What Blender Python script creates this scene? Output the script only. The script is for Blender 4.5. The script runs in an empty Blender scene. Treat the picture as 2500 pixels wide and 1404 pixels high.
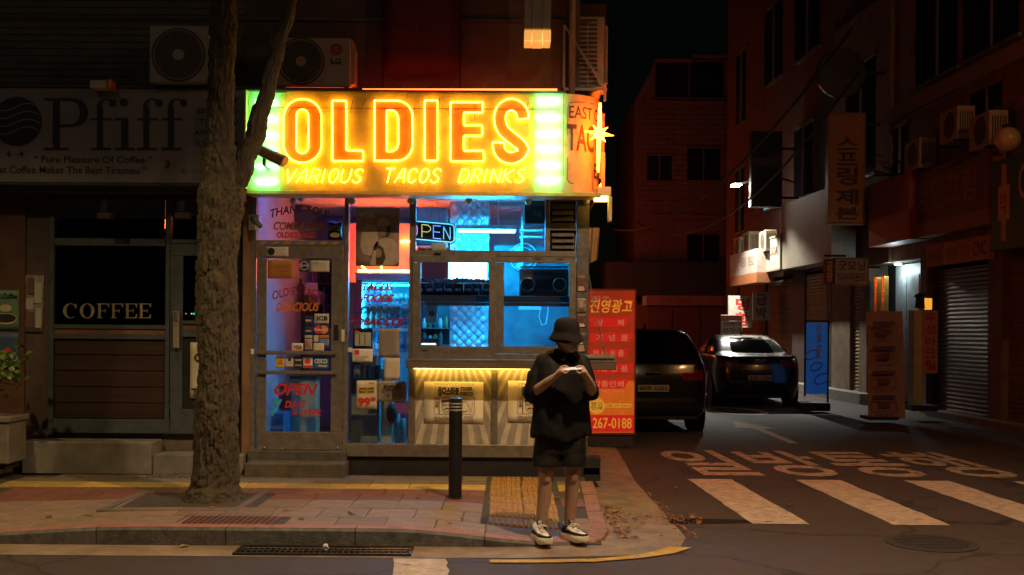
import bpy, bmesh, math, random
from mathutils import Vector, Matrix, noise

# ------------------------------------------------------------------ camera, world, sun, exposure
SC = bpy.context.scene
COL = SC.collection
F, D0, HC, ROLL = 2600.0, 11.35, 1.70, math.radians(0.45)   # focal length in photo pixels, camera to shop front, eye height
cam_data = bpy.data.cameras.new("camera"); cam = bpy.data.objects.new("camera", cam_data); COL.objects.link(cam)
cam_data.sensor_width = 36.0; cam_data.lens = 36.0 * F / 2500.0
cam_data.shift_y = 103.0 / 2500.0; cam_data.clip_start = 0.1; cam_data.clip_end = 400.0
cam.matrix_world = Matrix.Translation((0, -D0, HC)) @ Matrix.Rotation(math.radians(90), 4, 'X') @ Matrix.Rotation(ROLL, 4, 'Z')
SC.camera = cam
world = bpy.data.worlds.new("World"); SC.world = world; world.use_nodes = True
wn = world.node_tree.nodes; wl = world.node_tree.links
sky = wn.new("ShaderNodeTexSky"); sky.sky_type = 'NISHITA'; sky.sun_disc = False
sky.sun_elevation = math.radians(4); sky.sun_rotation = math.radians(150)
bg = wn["Background"]; bg.inputs["Strength"].default_value = 0.00012
wl.new(sky.outputs["Color"], bg.inputs["Color"])
sun_d = bpy.data.lights.new("fill_sun", 'SUN'); sun_d.energy = 0.006; sun_d.angle = math.radians(20); sun_d.color = (0.95, 0.93, 1.0)  # added dim fill on surfaces facing the camera, no real moon
sun_o = bpy.data.objects.new("fill_sun", sun_d); COL.objects.link(sun_o)
sun_o.rotation_euler = (math.radians(58), 0, math.radians(-18)); sun_o.location = (5, -12, 20)
SC.view_settings.view_transform = 'Standard'; SC.view_settings.look = 'None'
SC.view_settings.exposure = 2.0; SC.view_settings.gamma = 1.0; SC.view_settings.use_curve_mapping = False
SC.render.engine = 'CYCLES'
cy = SC.cycles
cy.max_bounces = 7; cy.diffuse_bounces = 3; cy.glossy_bounces = 3; cy.transmission_bounces = 3; cy.transparent_max_bounces = 14
cy.sample_clamp_indirect = 4.0; cy.sample_clamp_direct = 0.0; cy.caustics_reflective = False; cy.caustics_refractive = False
cy.use_denoising = True; cy.use_adaptive_sampling = False; cy.use_light_tree = True
RND = random.Random(7)

# ------------------------------------------------------------------ measuring: a pixel of the photograph at a distance becomes a point
def P(x, y, d):
    dx, dy = x - 1250.0, y - 805.0
    dx, dy = dx + dy * ROLL, dy - dx * ROLL
    return Vector((dx * d / F, d - D0, HC - dy * d / F))
def rect(x0, y0, x1, y1, d):
    ym, xm = (y0 + y1) / 2, (x0 + x1) / 2
    return P(x0, ym, d).x, P(x1, ym, d).x, P(xm, y1, d).z, P(xm, y0, d).z      # X0 X1 Z0 Z1

# ------------------------------------------------------------------ materials
MATS = {}
def M(name, col=(.5, .5, .5), rough=.6, metal=0.0, nz=.25, ns=6.0, bump=0.0, bs=40.0, em=None, es=0.0, spec=.5, stretch=None, coat=0.0):
    if name in MATS: return MATS[name]
    m = bpy.data.materials.new(name); m.use_nodes = True; nt = m.node_tree; N = nt.nodes; L = nt.links
    b = N["Principled BSDF"]; b.inputs["Roughness"].default_value = rough; b.inputs["Metallic"].default_value = metal
    b.inputs["Specular IOR Level"].default_value = spec
    if coat: b.inputs["Coat Weight"].default_value = coat; b.inputs["Coat Roughness"].default_value = .08
    c = (*col, 1)
    b.inputs["Base Color"].default_value = c
    if nz or bump:
        tc = N.new("ShaderNodeTexCoord"); mp = N.new("ShaderNodeMapping"); L.new(tc.outputs["Object"], mp.inputs["Vector"])
        if stretch: mp.inputs["Scale"].default_value = stretch
    if nz:
        n1 = N.new("ShaderNodeTexNoise"); n1.inputs["Scale"].default_value = ns; n1.inputs["Detail"].default_value = 6; n1.inputs["Roughness"].default_value = .65
        L.new(mp.outputs["Vector"], n1.inputs["Vector"])
        r = N.new("ShaderNodeMapRange"); r.inputs["From Min"].default_value = .3; r.inputs["From Max"].default_value = .7
        r.inputs["To Min"].default_value = 1 - nz; r.inputs["To Max"].default_value = 1 + nz * .5
        L.new(n1.outputs["Fac"], r.inputs["Value"])
        mx = N.new("ShaderNodeMix"); mx.data_type = 'RGBA'; mx.blend_type = 'MULTIPLY'; mx.inputs["Factor"].default_value = 1
        mx.inputs[6].default_value = c; L.new(r.outputs["Result"], mx.inputs[7]); L.new(mx.outputs[2], b.inputs["Base Color"])
        r2 = N.new("ShaderNodeMapRange"); r2.inputs["To Min"].default_value = max(0, rough - .12); r2.inputs["To Max"].default_value = min(1, rough + .12)
        L.new(n1.outputs["Fac"], r2.inputs["Value"]); L.new(r2.outputs["Result"], b.inputs["Roughness"])
    if bump:
        n2 = N.new("ShaderNodeTexNoise"); n2.inputs["Scale"].default_value = bs; n2.inputs["Detail"].default_value = 8
        L.new(mp.outputs["Vector"], n2.inputs["Vector"])
        bn = N.new("ShaderNodeBump"); bn.inputs["Strength"].default_value = bump; bn.inputs["Distance"].default_value = .01
        L.new(n2.outputs["Fac"], bn.inputs["Height"]); L.new(bn.outputs["Normal"], b.inputs["Normal"])
    if em:
        b.inputs["Emission Color"].default_value = (*em, 1); b.inputs["Emission Strength"].default_value = es
    MATS[name] = m; return m
def glass(name, tint=(.93, .96, .95), refl=.07, rough=.02):
    if name in MATS: return MATS[name]
    m = bpy.data.materials.new(name); m.use_nodes = True; nt = m.node_tree; N = nt.nodes; L = nt.links
    N.remove(N["Principled BSDF"]); out = N["Material Output"]
    t = N.new("ShaderNodeBsdfTransparent"); t.inputs["Color"].default_value = (*tint, 1)
    g = N.new("ShaderNodeBsdfGlossy"); g.inputs["Roughness"].default_value = rough
    lw = N.new("ShaderNodeLayerWeight"); lw.inputs["Blend"].default_value = .5
    pw_ = N.new("ShaderNodeMath"); pw_.operation = 'POWER'; pw_.inputs[1].default_value = 5; L.new(lw.outputs["Facing"], pw_.inputs[0])
    ad = N.new("ShaderNodeMath"); ad.operation = 'MULTIPLY_ADD'; ad.inputs[1].default_value = .8; ad.inputs[2].default_value = refl * .6; ad.use_clamp = True
    L.new(pw_.outputs[0], ad.inputs[0])
    mx = N.new("ShaderNodeMixShader"); L.new(ad.outputs[0], mx.inputs["Fac"]); L.new(t.outputs[0], mx.inputs[1]); L.new(g.outputs[0], mx.inputs[2])
    L.new(mx.outputs[0], out.inputs["Surface"]); MATS[name] = m; return m
def worn(name, base, under, thr=.46, ns=5.0, rough=.75, crack=False):   # paint or surface worn through to what lies under it
    if name in MATS: return MATS[name]
    m = M(name, base, rough, nz=.4, ns=9, bump=.5, bs=170); nt = m.node_tree; N = nt.nodes; L = nt.links; b = N["Principled BSDF"]
    src = b.inputs["Base Color"].links[0].from_socket; tc = N.new("ShaderNodeTexCoord")
    if crack:
        w = N.new("ShaderNodeTexNoise"); w.inputs["Scale"].default_value = 1.3; w.inputs["Detail"].default_value = 5; L.new(tc.outputs["Object"], w.inputs["Vector"])
        ad = N.new("ShaderNodeVectorMath"); ad.operation = 'MULTIPLY_ADD'; ad.inputs[1].default_value = (.9, .9, .9); L.new(w.outputs["Color"], ad.inputs[0]); L.new(tc.outputs["Object"], ad.inputs[2])
        v = N.new("ShaderNodeTexVoronoi"); v.feature = 'DISTANCE_TO_EDGE'; v.inputs["Scale"].default_value = .42; L.new(ad.outputs[0], v.inputs["Vector"]); f = v.outputs["Distance"]; a0, a1 = .004, .012
    else:
        w = N.new("ShaderNodeTexNoise"); w.inputs["Scale"].default_value = ns; w.inputs["Detail"].default_value = 10; w.inputs["Roughness"].default_value = .75; L.new(tc.outputs["Object"], w.inputs["Vector"]); f = w.outputs["Fac"]; a0, a1 = thr - .07, thr
    r = N.new("ShaderNodeMapRange"); r.inputs["From Min"].default_value = a0; r.inputs["From Max"].default_value = a1; L.new(f, r.inputs["Value"])
    mx = N.new("ShaderNodeMix"); mx.data_type = 'RGBA'; mx.inputs[6].default_value = (*under, 1); L.new(r.outputs["Result"], mx.inputs["Factor"]); L.new(src, mx.inputs[7]); L.new(mx.outputs[2], b.inputs["Base Color"])
    return m
def E(name, col, s):
    return M(name, (.8, .8, .8), .3, nz=0, em=col, es=s)

# ------------------------------------------------------------------ objects
ORG = {}
def tag(o, label, cat, group=None, kind=None):
    if label: o["label"] = label
    if cat: o["category"] = cat
    if group: o["group"] = group
    if kind: o["kind"] = kind
    return o
def thing(name, label, cat, loc=(0, 0, 0), group=None):
    o = bpy.data.objects.new(name, None); COL.objects.link(o); o.location = loc; o.empty_display_size = .1
    ORG[o.name] = Vector(loc); return tag(o, label, cat, group)
def link(name, me, mat, parent=None, loc=None):
    o = bpy.data.objects.new(name, me); COL.objects.link(o)
    if mat and not me.materials: me.materials.append(mat)
    if parent is not None: o.parent = parent; ORG[o.name] = ORG[parent.name]
    else: ORG[o.name] = Vector(loc) if loc is not None else Vector((0, 0, 0)); o.location = ORG[o.name]
    return o
def copy_tree(o, parent=None):
    c = o.copy(); COL.objects.link(c); c.parent = parent; ORG[c.name] = ORG[o.name]
    for ch in list(o.children): copy_tree(ch, c)
    return c
class MB:
    def __init__(s): s.v = []; s.f = []
    def add(s, vs, fs):
        b = len(s.v); s.v += [Vector(p) for p in vs]; s.f += [[b + i for i in q] for q in fs]; return s
    def box(s, x0, x1, y0, y1, z0, z1, bev=0.0):
        if bev <= 0:
            return s.add([(x, y, z) for x in (x0, x1) for y in (y0, y1) for z in (z0, z1)],
                         [(0, 1, 3, 2), (4, 6, 7, 5), (0, 4, 5, 1), (2, 3, 7, 6), (0, 2, 6, 4), (1, 5, 7, 3)])
        bm = bmesh.new(); bmesh.ops.create_cube(bm, size=1)
        for v in bm.verts: v.co = Vector(((x0 + x1) / 2 + v.co.x * (x1 - x0), (y0 + y1) / 2 + v.co.y * (y1 - y0), (z0 + z1) / 2 + v.co.z * (z1 - z0)))
        bmesh.ops.bevel(bm, geom=bm.edges[:], offset=bev, segments=1, affect='EDGES')
        bm.verts.index_update(); r = s.add([v.co.copy() for v in bm.verts], [[v.index for v in f.verts] for f in bm.faces]); bm.free(); return r
    def pbox(s, x0, y0, x1, y1, d, dep, bev=0.0):            # front face at distance d, going back by dep
        X0, X1, Z0, Z1 = rect(x0, y0, x1, y1, d); return s.box(X0, X1, d - D0, d - D0 + dep, Z0, Z1, bev)
    def quad(s, a, b, c, d): return s.add([a, b, c, d], [(0, 1, 2, 3)])
    def tube(s, pts, r, n=6, closed=False, caps=True):
        pts = [Vector(p) for p in pts]; k = len(pts); rs = r if isinstance(r, (list, tuple)) else [r] * k
        up = None; rings = []
        for i, p in enumerate(pts):
            a = pts[(i - 1) % k] if (closed or i > 0) else p; c = pts[(i + 1) % k] if (closed or i < k - 1) else p
            t = (c - a); t = t.normalized() if t.length > 1e-9 else Vector((0, 0, 1))
            if up is None: up = t.orthogonal().normalized()
            up = (up - t * up.dot(t)); up = up.normalized() if up.length > 1e-6 else t.orthogonal().normalized()
            w = t.cross(up)
            rings.append([p + (up * math.cos(2 * math.pi * j / n) + w * math.sin(2 * math.pi * j / n)) * rs[i] for j in range(n)])
        fs = []
        for i in range(k if closed else k - 1):
            i2 = (i + 1) % k
            for j in range(n): fs.append((i * n + j, i * n + (j + 1) % n, i2 * n + (j + 1) % n, i2 * n + j))
        if caps and not closed: fs.append(tuple(range(n - 1, -1, -1))); fs.append(tuple((k - 1) * n + j for j in range(n)))
        return s.add([p for q in rings for p in q], fs)
    def cyl(s, a, b, r, n=16, r2=None): return s.tube([a, b], [r, r if r2 is None else r2], n)
    def loft(s, rings, cap0=True, cap1=True, closed=True):
        n = len(rings[0]); fs = []
        for i in range(len(rings) - 1):
            for j in range(n if closed else n - 1): fs.append((i * n + j, i * n + (j + 1) % n, (i + 1) * n + (j + 1) % n, (i + 1) * n + j))
        if cap0: fs.append(tuple(range(n - 1, -1, -1)))
        if cap1: fs.append(tuple((len(rings) - 1) * n + j for j in range(n)))
        return s.add([p for q in rings for p in q], fs)
    def lathe(s, prof, c, n=24, axis='Z'):
        rings = []
        for r, h in prof:
            q = []
            for j in range(n):
                a = 2 * math.pi * j / n; u, w = r * math.cos(a), r * math.sin(a)
                q.append(Vector(c) + (Vector((u, w, h)) if axis == 'Z' else Vector((u, h, w)) if axis == 'Y' else Vector((h, u, w))))
            rings.append(q)
        return s.loft(rings)
    def prism(s, pts, y0, y1):                                # pts (x, z) outline in the facade plane
        k = len(pts); vs = [(x, y0, z) for x, z in pts] + [(x, y1, z) for x, z in pts]
        return s.add(vs, [tuple(range(k)), tuple(range(2 * k - 1, k - 1, -1))] + [(i, i + k, (i + 1) % k + k, (i + 1) % k) for i in range(k)])
    def sphere(s, c, r, n=16, m=10, sc=(1, 1, 1)):
        rings = [[Vector(c) + Vector((r * sc[0] * math.sin(math.pi * i / m) * math.cos(2 * math.pi * j / n), r * sc[1] * math.sin(math.pi * i / m) * math.sin(2 * math.pi * j / n), r * sc[2] * math.cos(math.pi * i / m))) for j in range(n)] for i in range(1, m)]
        b = s.loft(rings, False, False); top = len(s.v); s.v += [Vector(c) + Vector((0, 0, r * sc[2])), Vector(c) - Vector((0, 0, r * sc[2]))]
        st = top - n * (m - 1)
        for j in range(n):
            s.f.append([top, st + j, st + (j + 1) % n]); s.f.append([top + 1, st + (m - 2) * n + (j + 1) % n, st + (m - 2) * n + j])
        return s
    def build(s, name, mat, parent=None, smooth=False, loc=None, fix=True):
        o0 = ORG[parent.name] if parent is not None else (Vector(loc) if loc is not None else Vector((0, 0, 0)))
        me = bpy.data.meshes.new(name); me.from_pydata([v - o0 for v in s.v], [], s.f)
        if fix:
            bm = bmesh.new(); bm.from_mesh(me); bmesh.ops.recalc_face_normals(bm, faces=bm.faces[:]); bm.to_mesh(me); bm.free()
        if smooth is True: me.shade_smooth()
        elif smooth:
            me.shade_smooth(); me.set_sharp_from_angle(angle=math.radians(smooth))
        return link(name, me, mat, parent, loc)
def part(name, mat, parent, *rects, bev=0.0, smooth=False):      # boxes given as photo rect + distance + depth
    if name in ("door", "window_sash"):                         # one welded frame
        mb = MB()
        for r in rects: mb.pbox(*r, bev)
        return mb.build(name, mat, parent, smooth)
    for r in rects: o = MB().pbox(*r, bev).build(name, mat, parent, smooth)
    return o

# writing: a text fitted into a rectangle of any plane (origin = its lower left corner)
def text_mesh(s, bold=0.0, shear=0.0, space=1.0, line=1.0):
    c = bpy.data.curves.new("t", "FONT"); c.body = s; c.resolution_u = 3; c.offset = bold; c.shear = shear; c.space_character = space; c.space_line = line
    o = bpy.data.objects.new("t", c)
    me = bpy.data.meshes.new_from_object(o)
    bpy.data.objects.remove(o); bpy.data.curves.remove(c); return me
def text(s, name, mat, parent, org, right, up, lift=.003, warp=None, loc=None, **k):
    me = text_mesh(s, **k)
    xs = [v.co.x for v in me.vertices]; ys = [v.co.y for v in me.vertices]; x0, x1, y0, y1 = min(xs), max(xs), min(ys), max(ys)
    right, up, org = Vector(right), Vector(up), Vector(org); nrm = right.cross(up).normalized()
    o0 = ORG[parent.name] if parent is not None else Vector(loc or (0, 0, 0))
    for v in me.vertices:
        u, w = (v.co.x - x0) / (x1 - x0), (v.co.y - y0) / (y1 - y0)
        if warp: u, w = warp(u, w)
        v.co = org + right * u + up * w + nrm * lift - o0
    me.materials.clear(); return link(name, me, mat, parent, loc)
def ptext(s, name, mat, parent, x0, y0, x1, y1, d, lift=.003, **k):  # text fitted into a photo rectangle of a frontal plane
    X0, X1, Z0, Z1 = rect(x0, y0, x1, y1, d)
    return text(s, name, mat, parent, (X0, d - D0, Z0), (X1 - X0, 0, 0), (0, 0, Z1 - Z0), lift, **k)
def fill_mesh(loops):                                            # flat filled outlines with holes, (x, y)
    c = bpy.data.curves.new("f", "CURVE"); c.dimensions = '2D'; c.fill_mode = 'BOTH'
    for lp in loops:
        sp = c.splines.new('POLY'); sp.points.add(len(lp) - 1); sp.use_cyclic_u = True
        for p, q in zip(sp.points, lp): p.co = (q[0], q[1], 0, 1)
    o = bpy.data.objects.new("f", c)
    me = bpy.data.meshes.new_from_object(o)
    bpy.data.objects.remove(o); bpy.data.curves.remove(c); return me
def pfill(name, mat, parent, loops, d, lift=.003):               # outlines in photo pixels on a frontal plane
    me = fill_mesh([[(x, -y) for x, y in lp] for lp in loops]); o0 = ORG[parent.name] if parent is not None else Vector((0, 0, 0))
    for v in me.vertices:
        p = P(v.co.x, -v.co.y, d); v.co = p + Vector((0, -lift, 0)) - o0
    me.materials.clear(); return link(name, me, mat, parent)
def rrect(x0, y0, x1, y1, rx, ry=None, n=7):
    ry = rx if ry is None else ry; out = []
    for cx, cy_, a0 in ((x1 - rx, y0 + ry, -90), (x1 - rx, y1 - ry, 0), (x0 + rx, y1 - ry, 90), (x0 + rx, y0 + ry, 180)):
        for i in range(n + 1):
            a = math.radians(a0 + 90 * i / n); out.append((cx + rx * math.cos(a), cy_ + ry * math.sin(a)))
    return out
def ell(cx, cy_, rx, ry=None, n=28):
    ry = rx if ry is None else ry
    return [(cx + rx * math.cos(2 * math.pi * i / n), cy_ + ry * math.sin(2 * math.pi * i / n)) for i in range(n)]
# ------------------------------------------------------------------ lamps of the street (outside the frame, above and behind the camera)
m_pole = M("lamp_post_paint", (.12, .13, .13), .5, .3, .2)
def street_lamp(label, px, py, hx, hy, hz, col, energy, angle, blend, tgt):   # cut-off luminaire shining down
    t = thing("street_lamp", label, "street lamp", (px, py, 0))
    mb = MB(); mb.lathe([(.16, 0), (.16, .3), (.09, .34), (.06, hz - .3), (.055, hz)], (px, py, 0), 16); mb.build("pole", m_pole, t, 40)
    MB().tube([(px, py, hz - .4), (px + (hx - px) * .3, py + (hy - py) * .3, hz), (hx, hy, hz + .12)], .035, 8).build("arm", m_pole, t, True)
    MB().box(hx - .16, hx + .16, hy - .35, hy + .35, hz + .04, hz + .16, .03).build("lamp_head", m_pole, t)
    MB().box(hx - .11, hx + .11, hy - .26, hy + .26, hz + .025, hz + .037).build("lamp_lens", E("lens_" + label[:6], col, 6), t)
    l = bpy.data.lights.new("street_lamp_light", 'SPOT'); l.energy = energy; l.color = col; l.spot_size = math.radians(angle); l.spot_blend = blend; l.shadow_soft_size = .12
    o = bpy.data.objects.new("street_lamp_light", l); COL.objects.link(o); o.parent = t
    o.location = (hx - px, hy - py, hz); dv = Vector(tgt) - Vector((hx, hy, hz)); o.rotation_euler = dv.to_track_quat('-Z', 'Y').to_euler()
    return t
street_lamp("tall street lamp standing across the road behind the viewer", 5.0, -12.8, 1.9, -5.6, 7.2, (1.0, .66, .37), 620, 113, .6, (1.6, -4.1, 0))
street_lamp("tall street lamp on the pavement left of the coffee shop", -9.0, -3.0, -5.6, -4.7, 6.6, (1.0, .68, .28), 215, 96, .6, (-5.2, -3.6, 0))
street_lamp("tall sodium street lamp at the far right of the main road", 12.5, -7.5, 8.4, -5.0, 8.0, (1.0, .46, .15), 150, 150, .5, (7.6, 3.5, 2.0))

# ------------------------------------------------------------------ ground, road, pavement
m_asph = worn("asphalt", (.060, .044, .038), (.02, .016, .015), rough=.75, crack=True)
m_paint = worn("road_paint_white", (.50, .41, .32), (.075, .055, .045), .42, 5)
m_paint2 = worn("road_paint_worn", (.42, .34, .23), (.07, .056, .05), .47, 6)
m_ypaint = worn("road_paint_yellow", (.50, .32, .05), (.075, .06, .045), .44, 6)
m_conc = M("concrete", (.27, .25, .22), .85, nz=.4, ns=5, bump=.4, bs=70)
m_gut = M("gutter_concrete", (.25, .185, .13), .85, nz=.45, ns=4, bump=.4, bs=80)
m_slab = M("paving_slab", (.24, .205, .17), .82, nz=.35, ns=7, bump=.3, bs=90)
m_slabr = M("paving_slab_red", (.21, .085, .055), .82, nz=.4, ns=7, bump=.3, bs=90)
m_ytile = M("tactile_yellow", (.40, .20, .04), .7, nz=.4, ns=9, bump=.25, bs=90)
m_kerb = M("kerb_granite", (.14, .14, .14), .8, nz=.5, ns=14, bump=.5, bs=60)
m_kerbtop = M("kerb_red_top", (.34, .15, .11), .8, nz=.4, ns=10, bump=.3, bs=80)
m_joint = M("joint_sand", (.07, .055, .045), .95, nz=.4, ns=20)
m_iron = M("cast_iron", (.06, .05, .045), .5, .6, nz=.4, ns=20, bump=.3)

road = MB().box(-120, 120, -60, 120, -.3, 0).build("road", m_asph); tag(road, "dark asphalt roadway", None, kind="structure")

def kerb_y(x):                       # front line of the kerb: straight, drawing back a little at the corner
    return -3.12 if x < -.3 else -3.12 + .18 * min(1, (x + .3) / 1.0) ** 2
def kerb_h(x):                       # kerb height: full at the tree, nearly flush at both ends (dropped kerbs)
    a = min(1, max(0, (x + 5.2) / 2.4)); b = min(1, max(0, (.55 - x) / 1.5)); a = a * a * (3 - 2 * a); b = b * b * (3 - 2 * b)
    return .035 + .115 * min(a, b)
def pave_z(x, y):                    # pavement surface: level at the shops, falling towards the dropped kerb
    t = min(1, max(0, (-.9 - y) / 2.1)); k = kerb_h(min(x, .62)) + .0
    return .15 * (1 - t) + k * t if x > -12 else .15
# pavement base (a sheet under the slabs)
walk_edge_x = lambda y: .78 + .02 * (y + 3)
xs = [-14 + .25 * i for i in range(60)]
ys = [-3.0 + .25 * i for i in range(13)]
mb = MB(); cols = []
for y in ys:
    row = []
    for i in range(60):
        x = -14 + (walk_edge_x(y) - .06 + 14) * i / 59; row.append(Vector((x, y, pave_z(x, y) - .012)))
    cols.append(row)
mb.loft(cols, False, False, False)
walk = mb.build("sidewalk", m_joint); tag(walk, "paved sidewalk in front of the shops", None, kind="structure")
def slab_mesh(w, l, h, bev=.006):
    m_ = MB().box(-w / 2, w / 2, -l / 2, l / 2, -h, 0, 0); bm = bmesh.new(); me = bpy.data.meshes.new("slab")
    bmesh.ops.create_cube(bm, size=1)
    for v in bm.verts: v.co = Vector((v.co.x * w, v.co.y * l, (v.co.z - .5) * h))
    bmesh.ops.bevel(bm, geom=[e for e in bm.edges if all(v.co.z > -h / 2 for v in e.verts)], offset=bev, segments=1, affect='EDGES')
    bm.to_mesh(me); bm.free(); return me
def slab_mats(base, n=5):
    out = []
    for i in range(n):
        f = 1 + RND.uniform(-.16, .14); c = [max(.01, v * f * RND.uniform(.96, 1.04)) for v in base]
        out.append(M("slab_%.3f_%d" % (base[0], i), c, .8, nz=.35, ns=7, bump=.3, bs=90))
    return out
def lay(name, mats, w, l, x0, x1, y0, rows, stag, tilt=.004, skip=None):
    meshes = []
    for m_ in mats:
        me = slab_mesh(w - .006, l - .006, .05); me.materials.append(m_); meshes.append(me)
    for r in range(rows):
        x = x0 + (w * .5 if (r % 2 and stag) else 0)
        while x < x1:
            cx, cyy = x + w / 2, y0 + l * (r + .5)
            if not (skip and skip(cx, cyy)):
                me = RND.choice(meshes)
                if x + w > x1 + .001:                              # cut slab at the edge
                    if x1 - x < .05: break
                    me2 = slab_mesh(x1 - x - .006, l - .006, .05); me2.materials.append(me.materials[0]); me = me2; cx = (x + x1) / 2
                o = bpy.data.objects.new(name, me); COL.objects.link(o); o.parent = walk
                dx = (pave_z(cx + .1, cyy) - pave_z(cx - .1, cyy)) / .2; dy = (pave_z(cx, cyy + .1) - pave_z(cx, cyy - .1)) / .2
                o.location = (cx, cyy, pave_z(cx, cyy) + RND.uniform(-.0015, .0015))
                o.rotation_euler = (math.atan(dy) + RND.uniform(-tilt, tilt), -math.atan(dx) + RND.uniform(-tilt, tilt), RND.uniform(-.003, .003))
            x += w
tz = lambda x, y: False      # tactile field
pit = lambda x, y: -3.45 < x < -2.35 and -2.32 < y < -1.25
cov = lambda x, y: -2.72 < x < -1.85 and -2.95 < y < -2.42
sk = lambda x, y: tz(x, y) or pit(x, y) or cov(x, y)
lay("paving_slab", slab_mats((.25, .17, .12)), .40, .37, -5.0, .68, -2.98, 1, True, skip=sk)
for xa, xb in ((-5.0, -.245), (.462, .68)):
    lay("paving_slab", slab_mats((.25, .17, .12)), .40, .445, xa - (.2 if xa < 0 else 0), xb, -2.61, 2, True, skip=sk)
    lay("red_paving_slab", slab_mats((.20, .075, .05)), .40, .34, xa - .0, xb, -1.72, 2, True, skip=sk)
    lay("yellow_guide_tile", slab_mats((.50, .31, .07)), .40, .32, xa, xb, -1.04, 1, False)
    lay("paving_slab", slab_mats((.21, .16, .12)), .60, .30, xa, xb, -.72, 2, True)
# tactile tiles with raised bars
bm_t = MB(); bm_t.box(-.148, .148, -.148, .148, -.05, 0)
for i in range(6):
    cx = -.125 + .05 * i
    bm_t.loft([[Vector((cx + sx, sy, z)) for sx, sy in ((-a, -b), (a, -b), (a, b), (-a, b))] for a, b, z in ((.019, .135, 0), (.012, .125, .011))], False, True)
tile_me = bpy.data.meshes.new("tactile"); tile_me.from_pydata(bm_t.v, [], bm_t.f); tile_me.materials.append(m_ytile)
for r in range(8):
    for c in range(2):
        x, y = -.042 + .302 * c, -2.455 + .30 * r
        o = bpy.data.objects.new("tactile_tile", tile_me); COL.objects.link(o); o.parent = walk
        dy = (pave_z(x, y + .1) - pave_z(x, y - .1)) / .2; dx = (pave_z(x + .1, y) - pave_z(x - .1, y)) / .2
        o.location = (x + RND.uniform(-.012, .012), y, pave_z(x, y) + .002 + RND.uniform(-.002, .003)); o.rotation_euler = (math.atan(dy) + RND.uniform(-.01, .01), -math.atan(dx) + RND.uniform(-.012, .012), RND.uniform(-.02, .02))
# manhole cover in the pavement and tree pit frame
mb = MB(); mb.box(-2.70, -1.88, -2.94, -2.44, .10, .147, .004); cover = mb.build("inspection_cover", M("cover_red", (.13, .055, .04), .75, nz=.5, ns=30, bump=.6, bs=120), walk)
mb = MB()
for i in range(16):
    for j in range(9): mb.box(-2.66 + i * .048, -2.64 + i * .048, -2.90 + j * .048, -2.882 + j * .048, .147, .152)
mb.build("cover_studs", M("cover_red"), walk)["kind"] = "stuff"
MB().box(-3.5, -2.3, -2.36, -1.2, .02, .128).build("tree_pit_soil", M("pit_soil", (.20, .15, .09), .95, nz=.6, ns=12, bump=1, bs=40), walk)
mb = MB()
for b in ((-3.5, -2.3, -2.36, -2.29), (-3.5, -2.3, -1.27, -1.2), (-3.5, -3.43, -2.29, -1.27), (-2.37, -2.3, -2.29, -1.27)): mb.box(b[0], b[1], b[2], b[3], .05, .153, .006)
mb.build("tree_pit_frame", M("pit_frame", (.16, .12, .10), .8, nz=.4, bump=.4), walk)

# kerb stones, each its own piece
kerb = MB().box(-14.0, -7.2, -3.28, -3.0, 0, .04).build("kerb", m_kerb); tag(kerb, "granite kerb along the road edge", None, kind="structure")
x = -7.2
while x < .62:
    x2 = min(x + 1.0, .62); n = 6; rings = []
    for i in range(n + 1):
        t = x + .004 + (x2 - x - .008) * i / n; y, h = kerb_y(t), kerb_h(t) + .002
        rings.append([Vector((t, y, -.05)), Vector((t, y - .006, h - .02)), Vector((t, y + .014, h)), Vector((t, y + .15, pave_z(t, y + .15) + .001)), Vector((t, y + .15, -.05))])
    MB().loft(rings).build("kerb_stone", m_kerb if RND.random() < .6 else M("kerb_granite_b", (.12, .115, .11), .8, nz=.5, ns=14, bump=.5, bs=60), kerb)
    mb = MB(); rr = [[r[2] + Vector((0, .0, .0015)), r[3] + Vector((0, -.004, .0025))] for r in rings]
    mb.loft(rr, False, False, False); mb.build("kerb_red_strip", m_kerbtop, kerb)
    x = x2
# corner kerb running back along the side street
pts = [(.62, kerb_y(.62)), (.74, -2.82), (.80, -2.55), (.80, -1.9), (.82, -1.2), (.84, -.4)]
for a, b in zip(pts, pts[1:]):
    A, B = Vector((*a, 0)), Vector((*b, 0)); dr = (B - A).normalized(); nr = Vector((dr.y, -dr.x, 0)); za, zb = pave_z(a[0], a[1]), pave_z(b[0], b[1])
    r0 = [A + nr * .01 + Vector((0, 0, -.05)), A + nr * .01 + Vector((0, 0, za - .008)), A + Vector((0, 0, za + .003)), A - nr * .13 + Vector((0, 0, za + .003)), A - nr * .13 + Vector((0, 0, -.05))]
    r1 = [B + nr * .01 + Vector((0, 0, -.05)), B + nr * .01 + Vector((0, 0, zb - .008)), B + Vector((0, 0, zb + .003)), B - nr * .13 + Vector((0, 0, zb + .003)), B - nr * .13 + Vector((0, 0, -.05))]
    MB().loft([r0, [p.lerp(q, .97) for p, q in zip(r0, r1)]]).build("kerb_stone", M("kerb_red_stone", (.30, .15, .11), .8, nz=.45, ns=10, bump=.4, bs=80), kerb)
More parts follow.
